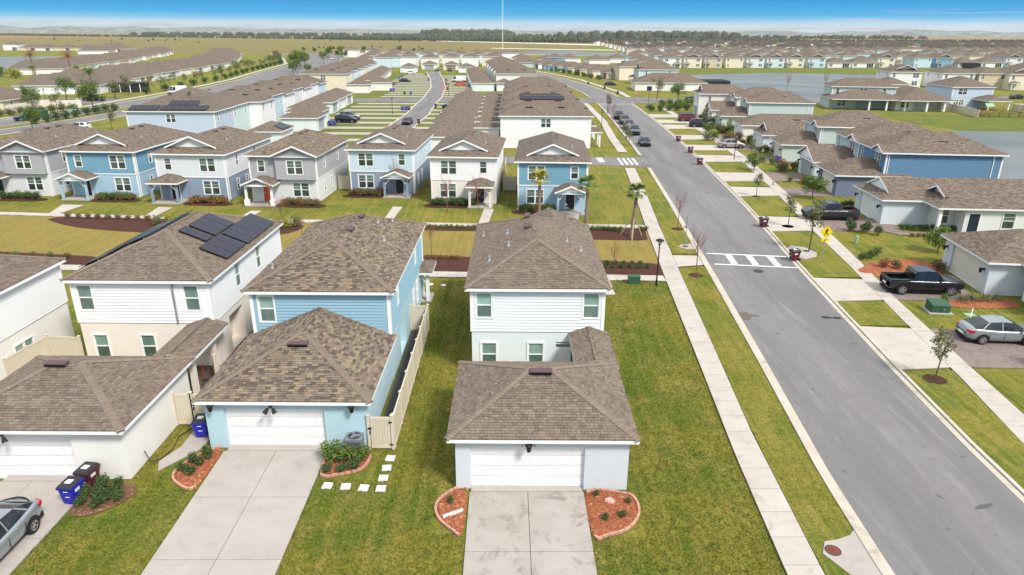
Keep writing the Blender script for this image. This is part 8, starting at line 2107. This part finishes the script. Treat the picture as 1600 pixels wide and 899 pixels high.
# black rail fence and playset
t = thing('railing', 'low black metal railing along the back lawn beside the playset', 'fence', (112, 165)); q = MB(); q.box(0, -.03, 1.1, 19, .03, 1.16, M_black); q.box(0, -.03, .15, 19, .03, .2, M_black); q.build('rail', t)
q = MB()
for i in range(125): q.box(i*.152, -.012, .2, i*.152+.02, .012, 1.1, M_black)
q.build('bar', t)['kind'] = 'stuff'
for i in range(9): q = MB(); q.box(i*2.37-.04, -.05, 0, i*2.37+.04, .05, 1.25, M_black); q.build('post', t)
t = thing('playset', 'timber playset with a small green roof behind the black railing', 'playset', (116, 168.8))
for x, y in ((0, 0), (1.6, 0), (1.6, 1.6), (0, 1.6)): q = MB(); q.box(x-.06, y-.06, 0, x+.06, y+.06, 2.2, M_timber); q.build('post', t)
q = MB(); q.box(-.1, -.1, 1.1, 1.7, 1.7, 1.2, M_timber); q.build('deck', t)
q = MB(); q.face([(-.2, -.2, 2.2), (1.8, -.2, 2.2), (1.8, .8, 2.9), (-.2, .8, 2.9)], M_utilp); q.face([(1.8, 1.8, 2.2), (-.2, 1.8, 2.2), (-.2, .8, 2.9), (1.8, .8, 2.9)], M_utilp); q.build('roof', t)
q = MB(); q.hexa([(-1.9, .5, 0), (-1.9, 1.1, 0), (-.1, 1.1, 1.1), (-.1, .5, 1.1), (-1.9, .5, .08), (-1.9, 1.1, .08), (-.1, 1.1, 1.2), (-.1, .5, 1.2)], M_timber); q.build('slide', t)
q = MB(); q.tube((1.6, .8, 2.1), (4.6, .8, 2.1), .07, .07, M_timber, 6); q.tube((4.6, .8, 2.1), (5.1, .1, 0), .06, .06, M_timber, 6); q.tube((4.6, .8, 2.1), (5.1, 1.5, 0), .06, .06, M_timber, 6); q.build('swing_beam', t)
for x in (2.6, 3.7): q = MB(); q.box(x-.25, .7, .5, x+.25, .9, .54, M_black); q.tube((x-.22, .8, .54), (x-.22, .8, 2.1), .012, .012, M_black, 4); q.tube((x+.22, .8, .54), (x+.22, .8, 2.1), .012, .012, M_black, 4); q.build('swing', t)
t = thing('patio_bench', 'white bench at the edge of the lake lawn behind the sage terrace', 'bench', (58.5, 126), .1); q = MB(); q.box(0, 0, .4, 2.2, .5, .46, M_cloth); q.build('seat', t)
for x in (.2, 2.0): q = MB(); q.box(x-.05, .05, 0, x+.05, .45, .4, M_cloth); q.build('leg', t)

# ================================================================ HAZE
mh = bpy.data.materials.new('haze'); mh.use_nodes = True; ht = mh.node_tree
for n in list(ht.nodes): ht.nodes.remove(n)
ho = ht.nodes.new('ShaderNodeOutputMaterial'); hv = ht.nodes.new('ShaderNodeVolumePrincipled')
hv.inputs['Color'].default_value = (.93, .96, 1, 1); hv.inputs['Density'].default_value = HAZE_D; hv.inputs['Anisotropy'].default_value = .2
ht.links.new(hv.outputs[0], ho.inputs['Volume'])
mb = MB(); mb.box(-7000, -60, -1.2, 7000, 7000, 80, mh); hz = mb.build('haze'); hz['kind'] = 'stuff'
sc.cycles.volume_max_steps = 64
sc.cycles.max_bounces = 6; sc.cycles.diffuse_bounces = 3; sc.cycles.volume_bounces = 1
